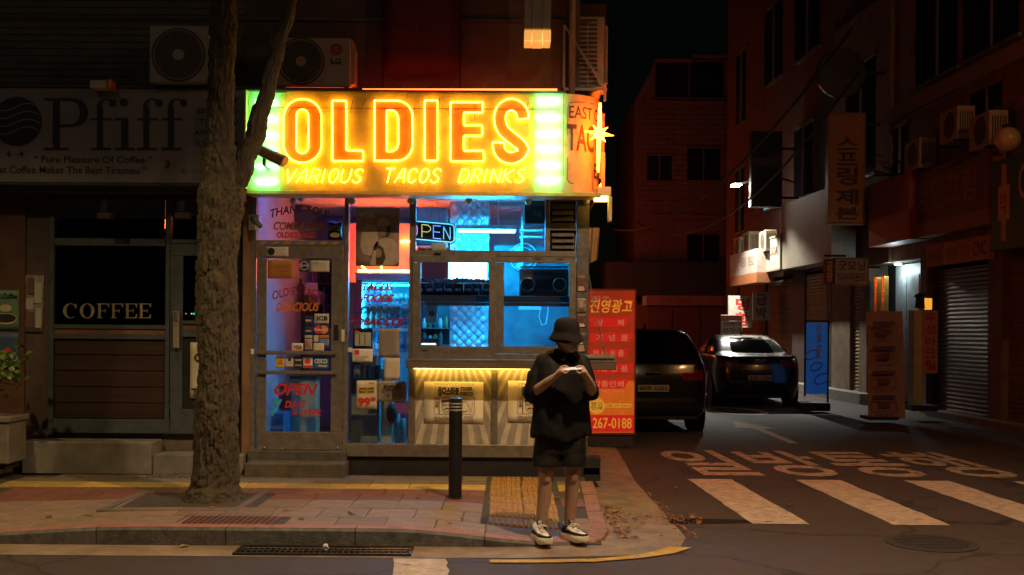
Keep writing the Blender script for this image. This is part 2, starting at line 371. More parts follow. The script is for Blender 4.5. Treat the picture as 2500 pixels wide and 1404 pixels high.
# gutter apron: concrete strip 0.3 m wide in front of the kerb, swinging round the corner
mb = MB(); rings = []
x = -14.0
while x <= .4: rings.append([Vector((x, kerb_y(x) - .34 - max(0, x) * .12, .004)), Vector((x, kerb_y(x) + .02, .014 if x < -1 else .02))]); x += .4
for (ox, oy), (ix, iy) in (((1.0, -3.30), (.72, -2.85)), ((1.32, -3.05), (.8, -2.5)), ((1.44, -2.6), (.80, -1.9)), ((1.44, -1.9), (.82, -1.2)), ((1.42, -.9), (.84, -.4)), ((1.40, .6), (.86, .6)), ((1.5, 3.4), (.9, 3.4)), ((1.6, 9), (1.0, 9))):
    rings.append([Vector((ox, oy, .004)), Vector((ix, iy, .022))])
mb.loft(rings, False, False, False); mb.build("gutter_apron", m_gut, road)
# yellow no-parking line swinging round the corner
mb = MB(); q = []
for a, b in zip([(-6.5, -3.62), (-.15, -3.62), (.25, -3.60), (.62, -3.56), (.98, -3.42), (1.25, -3.24), (1.42, -3.02)], [(-6.5, -3.52), (-.15, -3.52), (.25, -3.50), (.62, -3.46), (.92, -3.335), (1.12, -3.17), (1.25, -3.0)]):
    q.append([Vector((*a, .009)), Vector((*b, .009))])
q = q[1:]
mb.loft(q, False, False, False); mb.build("yellow_line", m_ypaint, road)
# crossings
def ragged(mb, x0, x1, y0, y1, lean, z=.005, amp=.012):
    n = 14; L, R = [], []
    for i in range(n + 1):
        y = y0 + (y1 - y0) * i / n; s = lean * (y1 - y); L.append(Vector((x0 + s + RND.uniform(-amp, amp), y, z))); R.append(Vector((x1 + s + RND.uniform(-amp, amp), y, z)))
    for i in range(n): mb.quad(L[i], R[i], R[i + 1], L[i + 1])
    return mb
ya, yb = 9.40 - D0, 12.22 - D0
for i in range(5):
    x = 2.02 + 1.245 * i; ragged(MB(), x, x + .51, ya, yb, .042).build("crosswalk_stripe", m_paint, road, fix=False)
ragged(MB(), -.86, -.47, -5.2, -3.49, .10, .006).build("crosswalk_stripe", m_paint, road, fix=False)
# one-way lettering painted on the side street, read from the main road
text("일방통행", "road_lettering", m_paint2, road, (2.12, 12.52 - D0, .004), (4.0, 0, 0), (-.10, 2.65, 0), .001, bold=.018, space=1.02)
# straight-on arrow and speed ring further in
a0 = P(1795, 1030, 16.9); sx = a0.x
def gp(x, y): d = F * 1.70 / (y - (x - 1250) * ROLL - 805); return Vector(((x - 1250 + (y - 805) * ROLL) * d / F, d - D0, .005))
mb = MB(); mb.add([gp(*p) for p in ((1950, 1083), (1928, 1083), (1838, 1047), (1795, 1045), (1790, 1028), (1895, 1047), (1862, 1047))], [(0, 1, 2, 6), (3, 4, 5, 6, 2)]); mb.build("road_arrow", m_paint, road, fix=False)
mb = MB(); c = gp(1795, 1004); A = []; Bq = []
for i in range(24):
    t = 2 * math.pi * i / 24; A.append(Vector((c.x + .62 * math.cos(t) - .1 * math.sin(t), c.y + 1.15 * math.sin(t), .005))); Bq.append(Vector((c.x + .47 * math.cos(t) - .1 * math.sin(t), c.y + .85 * math.sin(t), .005)))
mb.loft([A, Bq], False, False); mb.build("road_ring_marking", m_paint, road, fix=False)
mb = MB(); mb.box(2.0, 3.6, 8.4, 8.55, 0, .005); mb.box(4.4, 6.2, 12.9, 13.05, 0, .005); mb.build("parking_line", m_paint, road)
# drain grate in the gutter
gr = thing("drain_grate", "long steel drain grate in the gutter below the kerb", "drain grate", (-1.4, -3.28, .01))
mb = MB(); mb.box(-2.05, -.76, -3.42, -3.40, .0, .022); mb.box(-2.05, -.76, -3.165, -3.145, .0, .028); mb.box(-2.07, -2.05, -3.42, -3.145, 0, .024); mb.box(-.76, -.74, -3.42, -3.145, 0, .024); mb.build("grate_frame", m_iron, gr)
MB().box(-2.05, -.76, -3.40, -3.165, .0045, .0085).build("grate_void", M("void_black", (.008, .007, .006), .9, nz=0), gr)
for i in range(30): MB().box(-2.035 + i * .0432, -2.028 + i * .0432, -3.40, -3.165, .009, .022).build("grate_bar", m_iron, gr)
mb = MB(); mb.box(-2.05, -.76, -3.325, -3.315, .010, .023); mb.box(-2.05, -.76, -3.245, -3.235, .010, .023); mb.build("grate_cross_bar", m_iron, gr)
# round manhole in the roadway, worn dark patch of a trench
mc = thing("manhole_cover", "round iron manhole cover in the asphalt below the crossing stripes", "manhole cover", (3.4, -2.55, 0))
MB().lathe([(.36, 0), (.36, .006), (.30, .007), (.30, .004), (0.01, .004)], (3.4, -2.75, .001), 32).build("cover_ring", M("manhole_dull", (.045, .038, .035), .8, .2, nz=.4, ns=20), mc)
mb = MB()
for i in range(-4, 5):
    w = math.sqrt(max(0, .28 ** 2 - (i * .06) ** 2)); mb.box(3.4 - w, 3.4 + w, -2.75 + i * .06 - .012, -2.75 + i * .06 + .012, .004, .009)
mb.build("cover_rib", M("manhole_dull"), mc)
MB().add([Vector((x, y, .0048)) for x, y in ((.9, -2.02), (1.5, -1.98), (2.15, -1.9), (2.28, -1.78), (1.9, -1.72), (1.3, -1.7), (.85, -1.75))], [tuple(range(7))]).build("asphalt_patch", M("asphalt_patch", (.025, .018, .015), .95, nz=.5, ns=15, bump=1, bs=40, spec=.1), road, fix=False)
# litter: a drift of leaves and grit at the corner (uncountable), and single leaves
m_leaf = [M("dry_leaf_%d" % i, c, .7, nz=.4, ns=30) for i, c in enumerate(((.30, .13, .03), (.20, .08, .03), (.42, .24, .06), (.10, .12, .03)))]
mb = MB()
for i in range(620):
    t = RND.random()
    if t < .45: x, y = .86 + abs(RND.gauss(0, .09)), RND.uniform(-2.75, -1.2)
    elif t < .8: x, y = RND.uniform(.85, 1.7), -1.85 + RND.gauss(0, .13)
    else: x, y = 1.44 + RND.gauss(0, .07), RND.uniform(-2.7, -.4)
    s = RND.uniform(.008, .028); a = RND.uniform(0, 6.28); z = .022 + RND.uniform(.001, .012); c_, s_ = math.cos(a), math.sin(a)
    mb.quad(Vector((x + c_ * s, y + s_ * s, z)), Vector((x - s_ * s * .5, y + c_ * s * .5, z + RND.uniform(0, .012))), Vector((x - c_ * s, y - s_ * s, z + RND.uniform(0, .008))), Vector((x + s_ * s * .5, y - c_ * s * .5, z)))
dl = mb.build("leaf_litter", m_leaf[0], fix=False); dl.data.materials.append(m_leaf[1]); dl.data.materials.append(m_leaf[2])
for p in dl.data.polygons: p.material_index = RND.randrange(3)
tag(dl, "drift of brown leaf scraps and grit along the corner kerb", "leaf litter", kind="stuff")
LEAF_AT = ("just left of the tree base on the paving", "on the slabs right of the tree, nearest the trunk", "on the slabs below the door step", "near the inspection cover's right end", "a little right below the door step leaf", "beside the bollard's left foot", "on the slabs right below the bollard", "at the foot of the tree on its right", "near the tactile tiles below the bollard", "in the gutter at the left, second from the edge", "in the gutter below the inspection cover", "on the tactile tiles behind the person", "on the slabs far left, nearer the tree", "on the slabs at the far left edge", "in the gutter left of the person's shoes", "on the asphalt between crossing stripes", "on the asphalt left of the first crossing stripe", "on the corner kerb behind the person's shoe", "on the corner apron right of the person's shoe", "in the gutter nearest the left edge", "in the gutter left of the kerb's rise", "right beside the bollard's leaf, closer to its foot")
leaf_me = []
for m_ in m_leaf:
    mb = MB(); n = 8; L_ = [Vector((-.045 + .09 * i / n, .022 * math.sin(math.pi * i / n), .010 * math.sin(math.pi * i / n * 1.2))) for i in range(n + 1)]
    R_ = [Vector((p.x, -p.y, p.z * .6)) for p in L_]; C_ = [Vector((p.x, 0, .002)) for p in L_]
    mb.loft([L_, C_, R_], False, False, False); me = bpy.data.meshes.new("leaf"); me.from_pydata(mb.v, [], mb.f); me.materials.append(m_); leaf_me.append(me)
for i, (px, py) in enumerate(((520, 1240), (700, 1247), (855, 1250), (735, 1267), (860, 1256), (1055, 1212), (1128, 1265), (560, 1198), (1098, 1276), (330, 1318), (450, 1333), (1360, 1215), (215, 1258), (120, 1262), (1195, 1332), (1930, 1232), (1650, 1190), (1470, 1275), (1480, 1300), (90, 1325), (270, 1320), (1020, 1216))):
    d = F * 1.56 / (py - 805); p = P(px, py, d); z = pave_z(p.x, p.y) + .004 if (p.y > -3.1 and p.x < .75) else .02
    d = F * (HC - z) / (py - (px - 1250) * ROLL - 805); p = P(px, py, d)
    o = bpy.data.objects.new("fallen_leaf", leaf_me[i % 4]); COL.objects.link(o); o.location = (p.x, p.y, z + .002); o.rotation_euler = (0, 0, RND.uniform(0, 6.28)); o.scale = (1, 1, 1)
    tag(o, "small dry curled leaf " + LEAF_AT[i], "leaf", "fallen leaves scattered on the ground")
pw = MB(); c = P(798, 1350, 8.12); pw.sphere((c.x, -3.28, .04), .022, 7, 5, (1, .8, 1.3))
for v in pw.v: v += Vector((noise.noise(v * 60) * .012, noise.noise(v * 60 + Vector((5, 0, 0))) * .012, 0))
tag(pw.build("crumpled_tissue", M("tissue", (.75, .75, .72), .9, nz=.1)), "small white crumpled tissue on the drain grate", "tissue")
# ------------------------------------------------------------------ taco shop building
m_alu = M("anodised_aluminium", (.27, .245, .205), .38, .55, nz=.3, ns=14, bump=.08, bs=60)
m_aludk = M("aluminium_dark", (.17, .16, .145), .42, .5, nz=.35, ns=14, bump=.1, bs=60)
m_wallup = M("upper_wall_tile", (.12, .095, .075), .8, nz=.35, ns=3, bump=.3, bs=30)
m_walldk = M("upper_wall_dark", (.10, .095, .075), .75, nz=.4, ns=3, bump=.3, bs=30)
m_plinth = M("plinth_black", (.022, .020, .018), .6, nz=.4, ns=9, bump=.3)
m_glass = glass("window_glass")
m_brownp = M("pillar_brown", (.22, .12, .06), .6, nz=.35, ns=5, bump=.2)
shop = thing("taco_shop", "corner taco shop with aluminium door and lit blue windows under the neon sign", "shop", (-.9, 1.5, .15))
W0, W1 = P(592, 800, D0).x, P(1437, 800, D0).x          # left and right ends of the front
DEP = 3.5
ZC = 3.26
# shell: floor, ceiling, back and side walls, upper storey
m_pur = M("interior_wall_pale", (.36, .35, .38), .7, nz=.2, ns=3)
m_ceil = M("interior_ceiling", (.75, .73, .74), .7, nz=.15, ns=2)
MB().box(W0 + .12, W1 - .12, .12, DEP, .2, .36).build("floor", M("interior_floor", (.20, .22, .24), .35, nz=.4, ns=6), shop)
for i in range(7):
    y0 = .12 + i * .49; MB().box(W0 + .12, W1 - .12, y0, y0 + .48, ZC, ZC + .1, .006).build("ceiling_panel", m_ceil, shop)
MB().box(W0 + .12, W1 - .12, DEP, DEP + .12, .2, ZC + .1).build("back_wall", m_pur, shop)
MB().box(W0, W0 + .12, .1, DEP + .12, .15, ZC + .25).build("side_wall", m_pur, shop)
MB().box(W1 - .12, W1, .1, DEP + .12, .15, ZC + .25).build("side_wall", M("side_wall_paint", (.28, .17, .12), .8, nz=.4, bump=.3), shop)
# upper storey: several wall panels, each its own
up = thing("upper_storey", "dark rendered upper storey wall above both shop signs", "building", (0, .3, 3.4))
ZT = 8.2
def wallp(x0, x1, mat, yy=.16, z0=3.36):
    X0, X1 = P(x0, 100, D0 + yy).x, P(x1, 100, D0 + yy).x; return MB().box(X0 + .004, X1 - .004, yy, 3.6, z0, ZT).build("wall_panel", mat, up)
wallp(-900, -40, m_walldk); wallp(-40, 300, m_walldk); wallp(300, 588, M("upper_wall_dark_b", (.085, .09, .07), .75, nz=.4, ns=3, bump=.3, bs=30))
wallp(588, 936, M("upper_wall_dark_c", (.08, .065, .055), .75, nz=.45, ns=2.2, bump=.3, bs=30))
wallp(936, 1124, M("upper_wall_d", (.10, .07, .058), .75, nz=.3, ns=3)); wallp(1124, 1384, m_wallup); wallp(1384, 1416, m_wallup, .12)
mb = MB()
for zz in (5.02, 5.9): mb.box(W0 - 5, W1, .135, .158, zz, zz + .03)
mb.build("string_course", m_walldk, up)
# horizontal tile joints of the left part of the upper wall
mb = MB()
for i in range(24): mb.box(P(-40, 0, D0).x, P(586, 0, D0).x, .150, .1585, 3.5 + i * .075, 3.5 + i * .075 + .062)
mb.build("wall_siding", M("siding_green_grey", (.10, .105, .085), .7, nz=.4, ns=4), up)["kind"] = "stuff"
MB().cyl(P(1398, 0, D0 + .06) - Vector((0, 0, 2)), P(1398, 0, D0 + .06) + Vector((0, 0, 2)), .035, 10).build("drain_pipe", M("pvc_grey", (.22, .22, .2), .5), up, True)

# front frame
FD = D0                                     # frame face
part("pillar", m_brownp, shop, (592, 468, 611, 1165, FD, .14))
part("frame_post", m_alu, shop, (611, 470, 624, 1103, FD, .10), bev=.004)
part("frame_post", m_alu, shop, (839, 470, 849, 1103, FD - .012, .11), bev=.004)
part("frame_post", m_alu, shop, (998, 470, 1013, 1088, FD - .012, .11), bev=.004)
part("frame_post", m_alu, shop, (1331, 470, 1343, 620, FD, .10), bev=.004)
part("frame_post", m_aludk, shop, (1406, 470, 1437, 1118, FD, .13), bev=.006)
part("frame_post", m_aludk, shop, (1342, 470, 1407, 489, FD, .10), bev=.003)
part("head_rail", m_aludk, shop, (611, 462, 1437, 480, FD + .02, .10))
part("transom_bar", m_alu, shop, (624, 587, 839, 600, FD - .008, .10), bev=.004)
part("transom_bar", m_alu, shop, (1013, 612, 1406, 626, FD - .004, .10), bev=.004)
part("bottom_rail", m_alu, shop, (845, 1086, 1415, 1117, FD - .02, .13), bev=.005)
part("plinth", m_plinth, shop, (838, 1117, 1466, 1172, FD + .02, .3))
# hazard tape on the transom bar
for i in range(7):
    a = 632 + i * 29.5; X = [P(a + o, y, FD).x for o, y in ((0, 597), (14, 597), (22, 590), (8, 590))]; Z = (P(a, 597, FD).z, P(a, 590, FD).z)
    MB().prism([(X[0], Z[0]), (X[1], Z[0]), (X[2], Z[1]), (X[3], Z[1])], -.0125, -.0085).build("hazard_tape", M("tape_yellow", (.45, .30, .04), .5), shop)
# panes
def pane(x0, y0, x1, y1, d=FD + .04, parent=None, mat=None):
    X0, X1, Z0, Z1 = rect(x0, y0, x1, y1, d); return MB().box(X0, X1, d - D0, d - D0 + .006, Z0, Z1).build("glass_pane", mat or m_glass, parent or shop)
pane(624, 479, 839, 588); pane(848, 479, 999, 1087); pane(1012, 479, 1332, 613)
# sashes of the sliding serving window
for k, (x0, x1) in enumerate(((1006, 1210), (1209, 1406))):
    d = FD - .03 + (0 if k == 0 else .034)
    s = part("window_sash", m_alu, shop, (x0, 624, x1, 641, d, .03), (x0, 846, x1, 864, d, .03), (x0, 641, x0 + 21, 846, d, .03), (x1 - 16, 641, x1, 846, d, .03), bev=.003)
    pane(x0 + 20, 640, x1 - 15, 847, d + .012, s)
    for lx in ((1030, 850), (1062, 612)) if k == 0 else ((1305, 627), (1360, 627)):
        part("latch", m_aludk, s, (lx[0], lx[1], lx[0] + 16, lx[1] + 6, d - .012, .014), bev=.002)
part("sill_rail", m_alu, shop, (1003, 864, 1406, 878, FD - .03, .12), bev=.004)
# louvre vent right of the transom
part("vent_back", m_plinth, shop, (1343, 489, 1406, 613, FD + .07, .02))
for i, yy in enumerate((497, 512, 527, 565, 580, 595)):
    X0, X1, Z0, Z1 = rect(1348, yy, 1402, yy + 14, FD + .01)
    MB().add([(X0, .06, Z1), (X1, .06, Z1), (X1, .0, Z0 + .01), (X0, .0, Z0 + .01), (X0, .066, Z1 - .004), (X1, .066, Z1 - .004), (X1, .006, Z0 + .006), (X0, .006, Z0 + .006)], [(0, 1, 2, 3), (7, 6, 5, 4), (3, 2, 6, 7), (0, 4, 5, 1), (0, 3, 7, 4), (1, 5, 6, 2)]).build("vent_slat", m_alu, shop)
part("vent_divider", m_aludk, shop, (1343, 544, 1406, 562, FD + .005, .05))
# lower striped panels under the serving ledge
m_cream = M("panel_cream", (.64, .58, .44), .6, nz=.3, ns=6)
m_grey = M("panel_ray_grey", (.36, .33, .26), .6, nz=.3, ns=6)
for (x0, x1) in ((1012, 1200), (1214, 1410)):
    pn = part("lower_panel", m_cream, shop, (x0, 900, x1, 1088, FD + .03, .03))
    X0, X1, Z0, Z1 = rect(x0, 900, x1, 1088, FD + .03); cx, cz = (X0 + X1) / 2, Z1 + .55
    for i in range(-9, 10):                                   # painted rays fanning down from above the panel
        a0, a1 = (i - .28) * .105, (i + .28) * .105; pg = []
        def hit(a, z): return cx + math.tan(a) * 1.0 * (cz - z)
        poly = [(hit(a0, Z1), Z1), (hit(a1, Z1), Z1), (hit(a1, Z0), Z0), (hit(a0, Z0), Z0)]
        def clip(pl, xc, keep_less):
            out = []
            for k in range(len(pl)):
                p, q = pl[k], pl[(k + 1) % len(pl)]; ip = (p[0] <= xc) == keep_less; iq = (q[0] <= xc) == keep_less
                if ip: out.append(p)
                if ip != iq: t = (xc - p[0]) / (q[0] - p[0]); out.append((xc, p[1] + t * (q[1] - p[1])))
            return out
        poly = clip(clip(poly, X1 - .005, True), X0 + .005, False)
        if len(poly) >= 3: MB().add([(x, .0265, z) for x, z in poly], [tuple(range(len(poly)))]).build("painted_ray", m_grey, pn)
part("panel_stile", m_alu, shop, (1199, 900, 1215, 1088, FD + .012, .05), bev=.003); part("panel_stile", m_alu, shop, (1003, 878, 1014, 1088, FD + .012, .05))
# fold-down serving ledge on chains, LED strip under it
lx0, lx1 = P(998, 890, D0).x, P(1505, 890, D0 - .30).x
lz0, lz1 = P(1200, 901, D0 - .30).z, P(1200, 878, D0 - .30).z
ledge = MB().box(lx0, lx1, -.30, .0, lz0, lz1, .008).build("serving_ledge", M("ledge_wood", (.16, .11, .07), .55, nz=.4, ns=5, bump=.2, stretch=(.3, 3, 3)), shop)
MB().box(lx0, lx1, -.304, -.30, lz1 - .018, lz1 - .002).build("ledge_edge_strip", M("ledge_metal", (.5, .5, .48), .3, .8), ledge)
MB().box(lx1 - .62, lx1 - .01, -.28, -.02, lz1, lz1 + .055, .02).build("ledge_cushion", M("towel_green", (.20, .22, .15), .9, nz=.4, ns=20, bump=.6, bs=80), ledge)
MB().box(lx0 + .06, P(1425, 900, D0).x, -.045, -.025, lz0 - .012, lz0).build("led_strip", E("led_amber", (1.0, .54, .09), 7.0), ledge)
def chain(a, b, parent, n, sag=.05, mat=None):
    for i in range(n):
        t = (i + .5) / n; c = Vector(a).lerp(Vector(b), t) - Vector((0, 0, sag * 4 * t * (1 - t))); dv = (Vector(b) - Vector(a)).normalized(); L_ = (Vector(b) - Vector(a)).length / n * .62
        s = dv.orthogonal().normalized(); s = s if i % 2 else s.cross(dv)
        pts = [c + dv * L_ * math.cos(q) + s * .011 * math.sin(q) for q in [2 * math.pi * j / 10 for j in range(10)]]
        MB().tube(pts, .0035, 5, closed=True).build("chain_link", mat or M("chain_steel", (.35, .33, .3), .4, .8), parent)
chain(P(1437, 672, D0 + .0), (lx1 - .1, -.24, lz1 + .02), ledge, 26)
# threshold, step
part("threshold", m_aludk, shop, (604, 1101, 846, 1131, FD - .06, .2), bev=.006)
X0, X1, Z0, Z1 = rect(600, 1130, 842, 1163, FD - .25)
MB().box(X0, X1, -.32, .1, .14, Z1, .01).build("door_step", M("step_concrete", (.12, .10, .07), .85, nz=.45, ns=6, bump=.4), shop)
X0, X1, Z0, Z1 = rect(1437, 1095, 1455, 1125, FD)
MB().box(W1 - .05, W1 + .14, .02, .9, .15, .24, .01).build("side_step", m_conc, shop)

# door
door = part("door", m_alu, shop, (626, 601, 838, 631, FD - .02, .045), (626, 1055, 838, 1100, FD - .02, .045), (626, 631, 650, 1055, FD - .02, .045), (808, 631, 838, 1055, FD - .02, .045), bev=.004)
pane(649, 630, 809, 1056, FD - .002, door)
part("push_bar", m_alu, door, (628, 857, 822, 866, FD - .055, .014), bev=.004)
part("push_bar", m_alu, door, (628, 905, 822, 914, FD - .055, .014), bev=.004)
part("bar_bracket", m_aludk, door, (630, 858, 640, 865, FD - .045, .03), (812, 858, 820, 865, FD - .045, .03), (630, 906, 640, 913, FD - .045, .03), (812, 906, 820, 913, FD - .045, .03))
part("door_lock", M("lock_black", (.02, .02, .02), .4), door, (815, 793, 826, 830, FD - .03, .02), bev=.002)
part("kick_plate", m_alu, door, (640, 1066, 800, 1098, FD - .0235, .004))
for px, py in ((644, 1094), (690, 1096), (823, 1094)): MB().sphere(P(px, py, FD - .03), .014, 10, 6).build("door_stop", M("chrome", (.7, .7, .7), .15, 1, nz=0), door, True)
# writing on the glass
m_red = M("lettering_red", (.55, .03, .03), .5, nz=.2); m_dkred = M("lettering_dark_red", (.22, .02, .04), .5, nz=.2); m_blk = M("lettering_black", (.012, .011, .012), .5, nz=0)
m_blu = M("lettering_blue", (.05, .36, .6), .5, nz=.2); m_nav = M("lettering_navy", (.02, .05, .14), .5, nz=.2); m_ora = M("lettering_orange", (.55, .16, .02), .5, nz=.2); m_yel = M("lettering_yellow", (.55, .33, .03), .5, nz=.2)
GD = FD - .004
arc = lambda h: (lambda u, w: (u, w * .62 + h * math.sin(math.pi * u)))
ptext("OPEN", "door_lettering", m_red, door, 669, 936, 776, 965, GD, bold=.03, shear=.35)
ptext("DAYS", "door_lettering", m_red, door, 695, 978, 747, 996, GD, bold=.03, shear=.35)
ptext("A WEEK", "door_lettering", m_red, door, 711, 999, 789, 1016, GD, bold=.03, shear=.35)
ptext("7", "door_lettering", m_blu, door, 660, 975, 690, 1016, GD, bold=.05, shear=.25)
ptext("OLDIES TACO", "door_lettering", m_dkred, door, 665, 700, 792, 733, GD, bold=.006, warp=arc(.38))
ptext("DELICIOUS", "door_lettering", m_ora, door, 673, 738, 780, 760, GD, bold=.03, shear=.3)
TD = FD + .036
ptext("THANK YOU!", "transom_lettering", m_nav, shop, 660, 500, 803, 533, TD, bold=.008, warp=arc(.38), shear=.1)
ptext("COME AGAIN", "transom_lettering", m_yel, shop, 668, 542, 796, 562, TD, bold=.025, shear=.35)
ptext("OLDIES TACO", "transom_lettering", m_red, shop, 676, 567, 772, 581, TD, bold=.03)
ptext("TACOS", "window_lettering", m_red, shop, 884, 691, 962, 710, TD, bold=.05, shear=.4)
ptext("FOODS", "window_lettering", m_red, shop, 881, 718, 962, 738, TD, bold=.05, shear=.4)
ptext("DRINKS", "window_lettering", m_nav, shop, 877, 748, 978, 767, TD, bold=.05, shear=.4)
ptext("TOBACCOS", "window_lettering", m_dkred, shop, 853, 776, 992, 795, TD, bold=.05, shear=.4)
# bulb garland along the head rail
m_bulb = M("bulb_glass_dim", (.45, .40, .36), .2, nz=.1)
gl = thing("bulb_garland", "row of unlit round bulbs on a cable under the neon sign", "string lights", P(1000, 485, FD - .05))
MB().tube([P(640 + 40 * i, 474 + 3 * (i % 2), FD - .05) for i in range(20)], .006, 5).build("cable", m_plinth, gl)
for px in (716, 735, 859, 1003, 1145, 1290, 1432):
    b = MB(); b.sphere(P(px, 491 if px != 735 else 484, FD - .05 + (.1 if px == 735 else 0)), .038, 16, 10); bo = b.build("bulb", m_bulb, gl, True)
    MB().cyl(P(px, 484, FD - .05), P(px, 473, FD - .05), .018, 10).build("bulb_socket", m_plinth, bo, True)
# papers, stickers and posters: each stuck-on sheet is a thing of its own
def sheet(name, label, cat, x0, y0, x1, y1, d, mat, group=None, tilt=0.0, dep=.003):
    X0, X1, Z0, Z1 = rect(x0, y0, x1, y1, d); c = Vector(((X0 + X1) / 2, d - D0, (Z0 + Z1) / 2)); t = thing(name, label, cat, c, group)
    n, m_ = 7, 7; mb = MB(); fr, bk = [], []
    for i in range(n):
        for j in range(m_):
            u, w = i / (n - 1) - .5, j / (m_ - 1) - .5; yy = noise.noise(Vector((c.x * 7 + u * 2.2, c.z * 7 + w * 2.2, 3))) * .0022
            fr.append(c + Vector((u * (X1 - X0), yy, w * (Z1 - Z0)))); bk.append(c + Vector((u * (X1 - X0), yy + dep, w * (Z1 - Z0))))
    fs = []
    for i in range(n - 1):
        for j in range(m_ - 1):
            a = i * m_ + j; fs.append((a, a + m_, a + m_ + 1, a + 1)); fs.append((a + n * m_, a + n * m_ + 1, a + n * m_ + m_ + 1, a + n * m_ + m_))
    rim = [i * m_ for i in range(n)] + [(n - 1) * m_ + j for j in range(1, m_)] + [i * m_ + m_ - 1 for i in range(n - 2, -1, -1)] + [j for j in range(m_ - 2, 0, -1)]
    k = len(rim)
    for i in range(k): a, b = rim[i], rim[(i + 1) % k]; fs.append((b, a, a + n * m_, b + n * m_))
    mb.add(fr + bk, fs); mb.build("sheet", mat, t, True)
    if tilt: t.rotation_euler = (0, tilt, 0)
    return t
PD = GD - .006
m_paper = M("paper_cream", (.60, .52, .36), .8, nz=.12, ns=12); m_paperw = M("paper_white", (.68, .64, .54), .8, nz=.12, ns=12); m_paperg = M("paper_grey", (.30, .26, .21), .8, nz=.15, ns=12)
def sticker(label, x0, y0, x1, y1, col, d=PD, words=(), rings=(), tc=None):
    c = M("sticker_%.2f_%.2f_%.2f" % col, col, .45, nz=.12, ns=20); t = sheet("sticker", label, "sticker", x0, y0, x1, y1, d, c, "stickers on the shop door")
    for s, a, b, e, f, m_ in words: ptext(s, "print", m_, t, a, b, e, f, d - .004, bold=.02)
    for cx, cy_, r, m_ in rings: pfill("print", m_, t, [ell(cx, cy_, r)], d, .005)
    return t
wht = M("print_white", (.75, .73, .68), .6, nz=0); gry = M("print_grey", (.35, .33, .3), .6, nz=0); org = M("print_orange", (.75, .25, .03), .5, nz=0); yel = M("print_yellow", (.75, .48, .04), .5, nz=0); red = M("print_red", (.6, .04, .03), .5, nz=0); navy = M("print_navy", (.02, .03, .16), .5, nz=0)
SK = .0225
sticker("white sticker with a black round emblem on the door head", 650, 603, 704, 626, (.55, .50, .42), FD - SK - .006, [("CATCH", 677, 607, 692, 611, wht), ("SECURITY", 677, 613, 700, 617, wht)], [(662, 614, 9, m_blk)])
sheet("notice", "orange notice saying no cash above the door lettering", "notice", 653, 634, 718, 680, PD, M("paper_orange", (.42, .20, .06), .8, nz=.15))
for i, s in enumerate(("NO CASH", "NO CHANGE", "NO GLASS")): ptext(s, "door_lettering", m_ora, door, 660, 645 + i * 10, 714 - 6 * (i % 2), 652 + i * 10, PD - .008, bold=.03, shear=.3)
sticker("navy sticker with a pale ring above the door handle side", 731, 635, 755, 663, (.03, .03, .12), PD, [("SECOM", 736, 646, 751, 651, wht)], [(743, 649, 10.5, wht), (743, 649, 9, navy)])
sticker("wide pale sticker with a blue swoosh at the door's top right", 757, 636, 804, 664, (.50, .48, .36), PD, [("NOTICE", 762, 639, 777, 644, gry)])
sticker("black card sticker under the yellow star flare", 744, 772, 762, 795, (.02, .02, .05), PD, [("SAMSUNG", 746, 780, 760, 785, wht)])
sticker("card sticker with blue, red and green bars", 767, 766, 803, 790, (.5, .46, .4), PD, [("JCB", 771, 772, 800, 785, m_blk)])
sticker("black card sticker with a slanted pale mark", 744, 798, 762, 816, (.025, .025, .05), PD, [("HYUNDAI", 746, 806, 760, 810, wht)])
sticker("navy card sticker with overlapping red and yellow discs", 766, 793, 802, 817, (.02, .02, .09), PD, [], [(777, 805, 10, red), (791, 805, 10, org)])
ptext("MasterCard", "door_lettering", wht, door, 768, 801, 800, 808, PD - .009, bold=.02)
sticker("small white strip sticker under the black cards", 744, 819, 762, 826, (.55, .52, .42), PD, [("CARD", 747, 820, 760, 825, gry)])
sticker("small orange strip sticker under the overlapping discs", 778, 818, 803, 826, (.5, .18, .03), PD)
sticker("small cream square sticker beside the orange strip", 766, 819, 777, 835, (.55, .5, .36), PD)
sticker("olive sticker with a big red L mark", 744, 828, 762, 855, (.34, .32, .24), PD, [("L", 748, 831, 758, 846, red), ("LOTTE", 746, 848, 760, 852, gry)])
sticker("pale blue card sticker above the cream slip", 779, 828, 803, 845, (.12, .25, .45), PD)
sticker("cream slip over the blue sticker by the upper push bar", 765, 838, 791, 857, (.62, .55, .38), PD - .007)
sticker("white and navy VISA card sticker", 712, 838, 740, 857, (.7, .68, .6), PD, [("VISA", 716, 843, 738, 852, navy)])
pfill("print", org, door, [[(713, 853.5), (739, 853.5), (739, 856.5), (713, 856.5)]], PD, .009)
sticker("yellow bordered round-cornered sticker between the push bars", 673, 871, 694, 898, (.70, .45, .05), PD, [("YES", 678, 877, 690, 883, red), ("JCB", 678, 885, 690, 891, m_blk)])
sticker("white sticker with a black hexagon mark between the bars", 697, 871, 716, 896, (.60, .56, .46), PD, [("SSG PAY", 700, 884, 714, 888, gry)], [(707, 878, 4, m_blk)])
sticker("black sticker with small pale words between the bars", 718, 871, 738, 898, (.03, .03, .035), PD, [("MOBIE", 721, 877, 736, 881, wht), ("PAYCO", 721, 890, 736, 894, wht)])
sticker("white sticker with a red disc and a red foot", 740, 872, 763, 899, (.68, .63, .56), PD, [], [(751, 881, 7, red)])
pfill("print", red, door, [[(740.5, 892), (762.5, 892), (762.5, 898.5), (740.5, 898.5)]], PD, .009)
sticker("blue round-cornered CESCO member sticker", 765, 869, 802, 902, (.03, .14, .33), PD, [("CESCO", 768, 876, 799, 887, wht), ("Member", 778, 890, 799, 896, wht)])
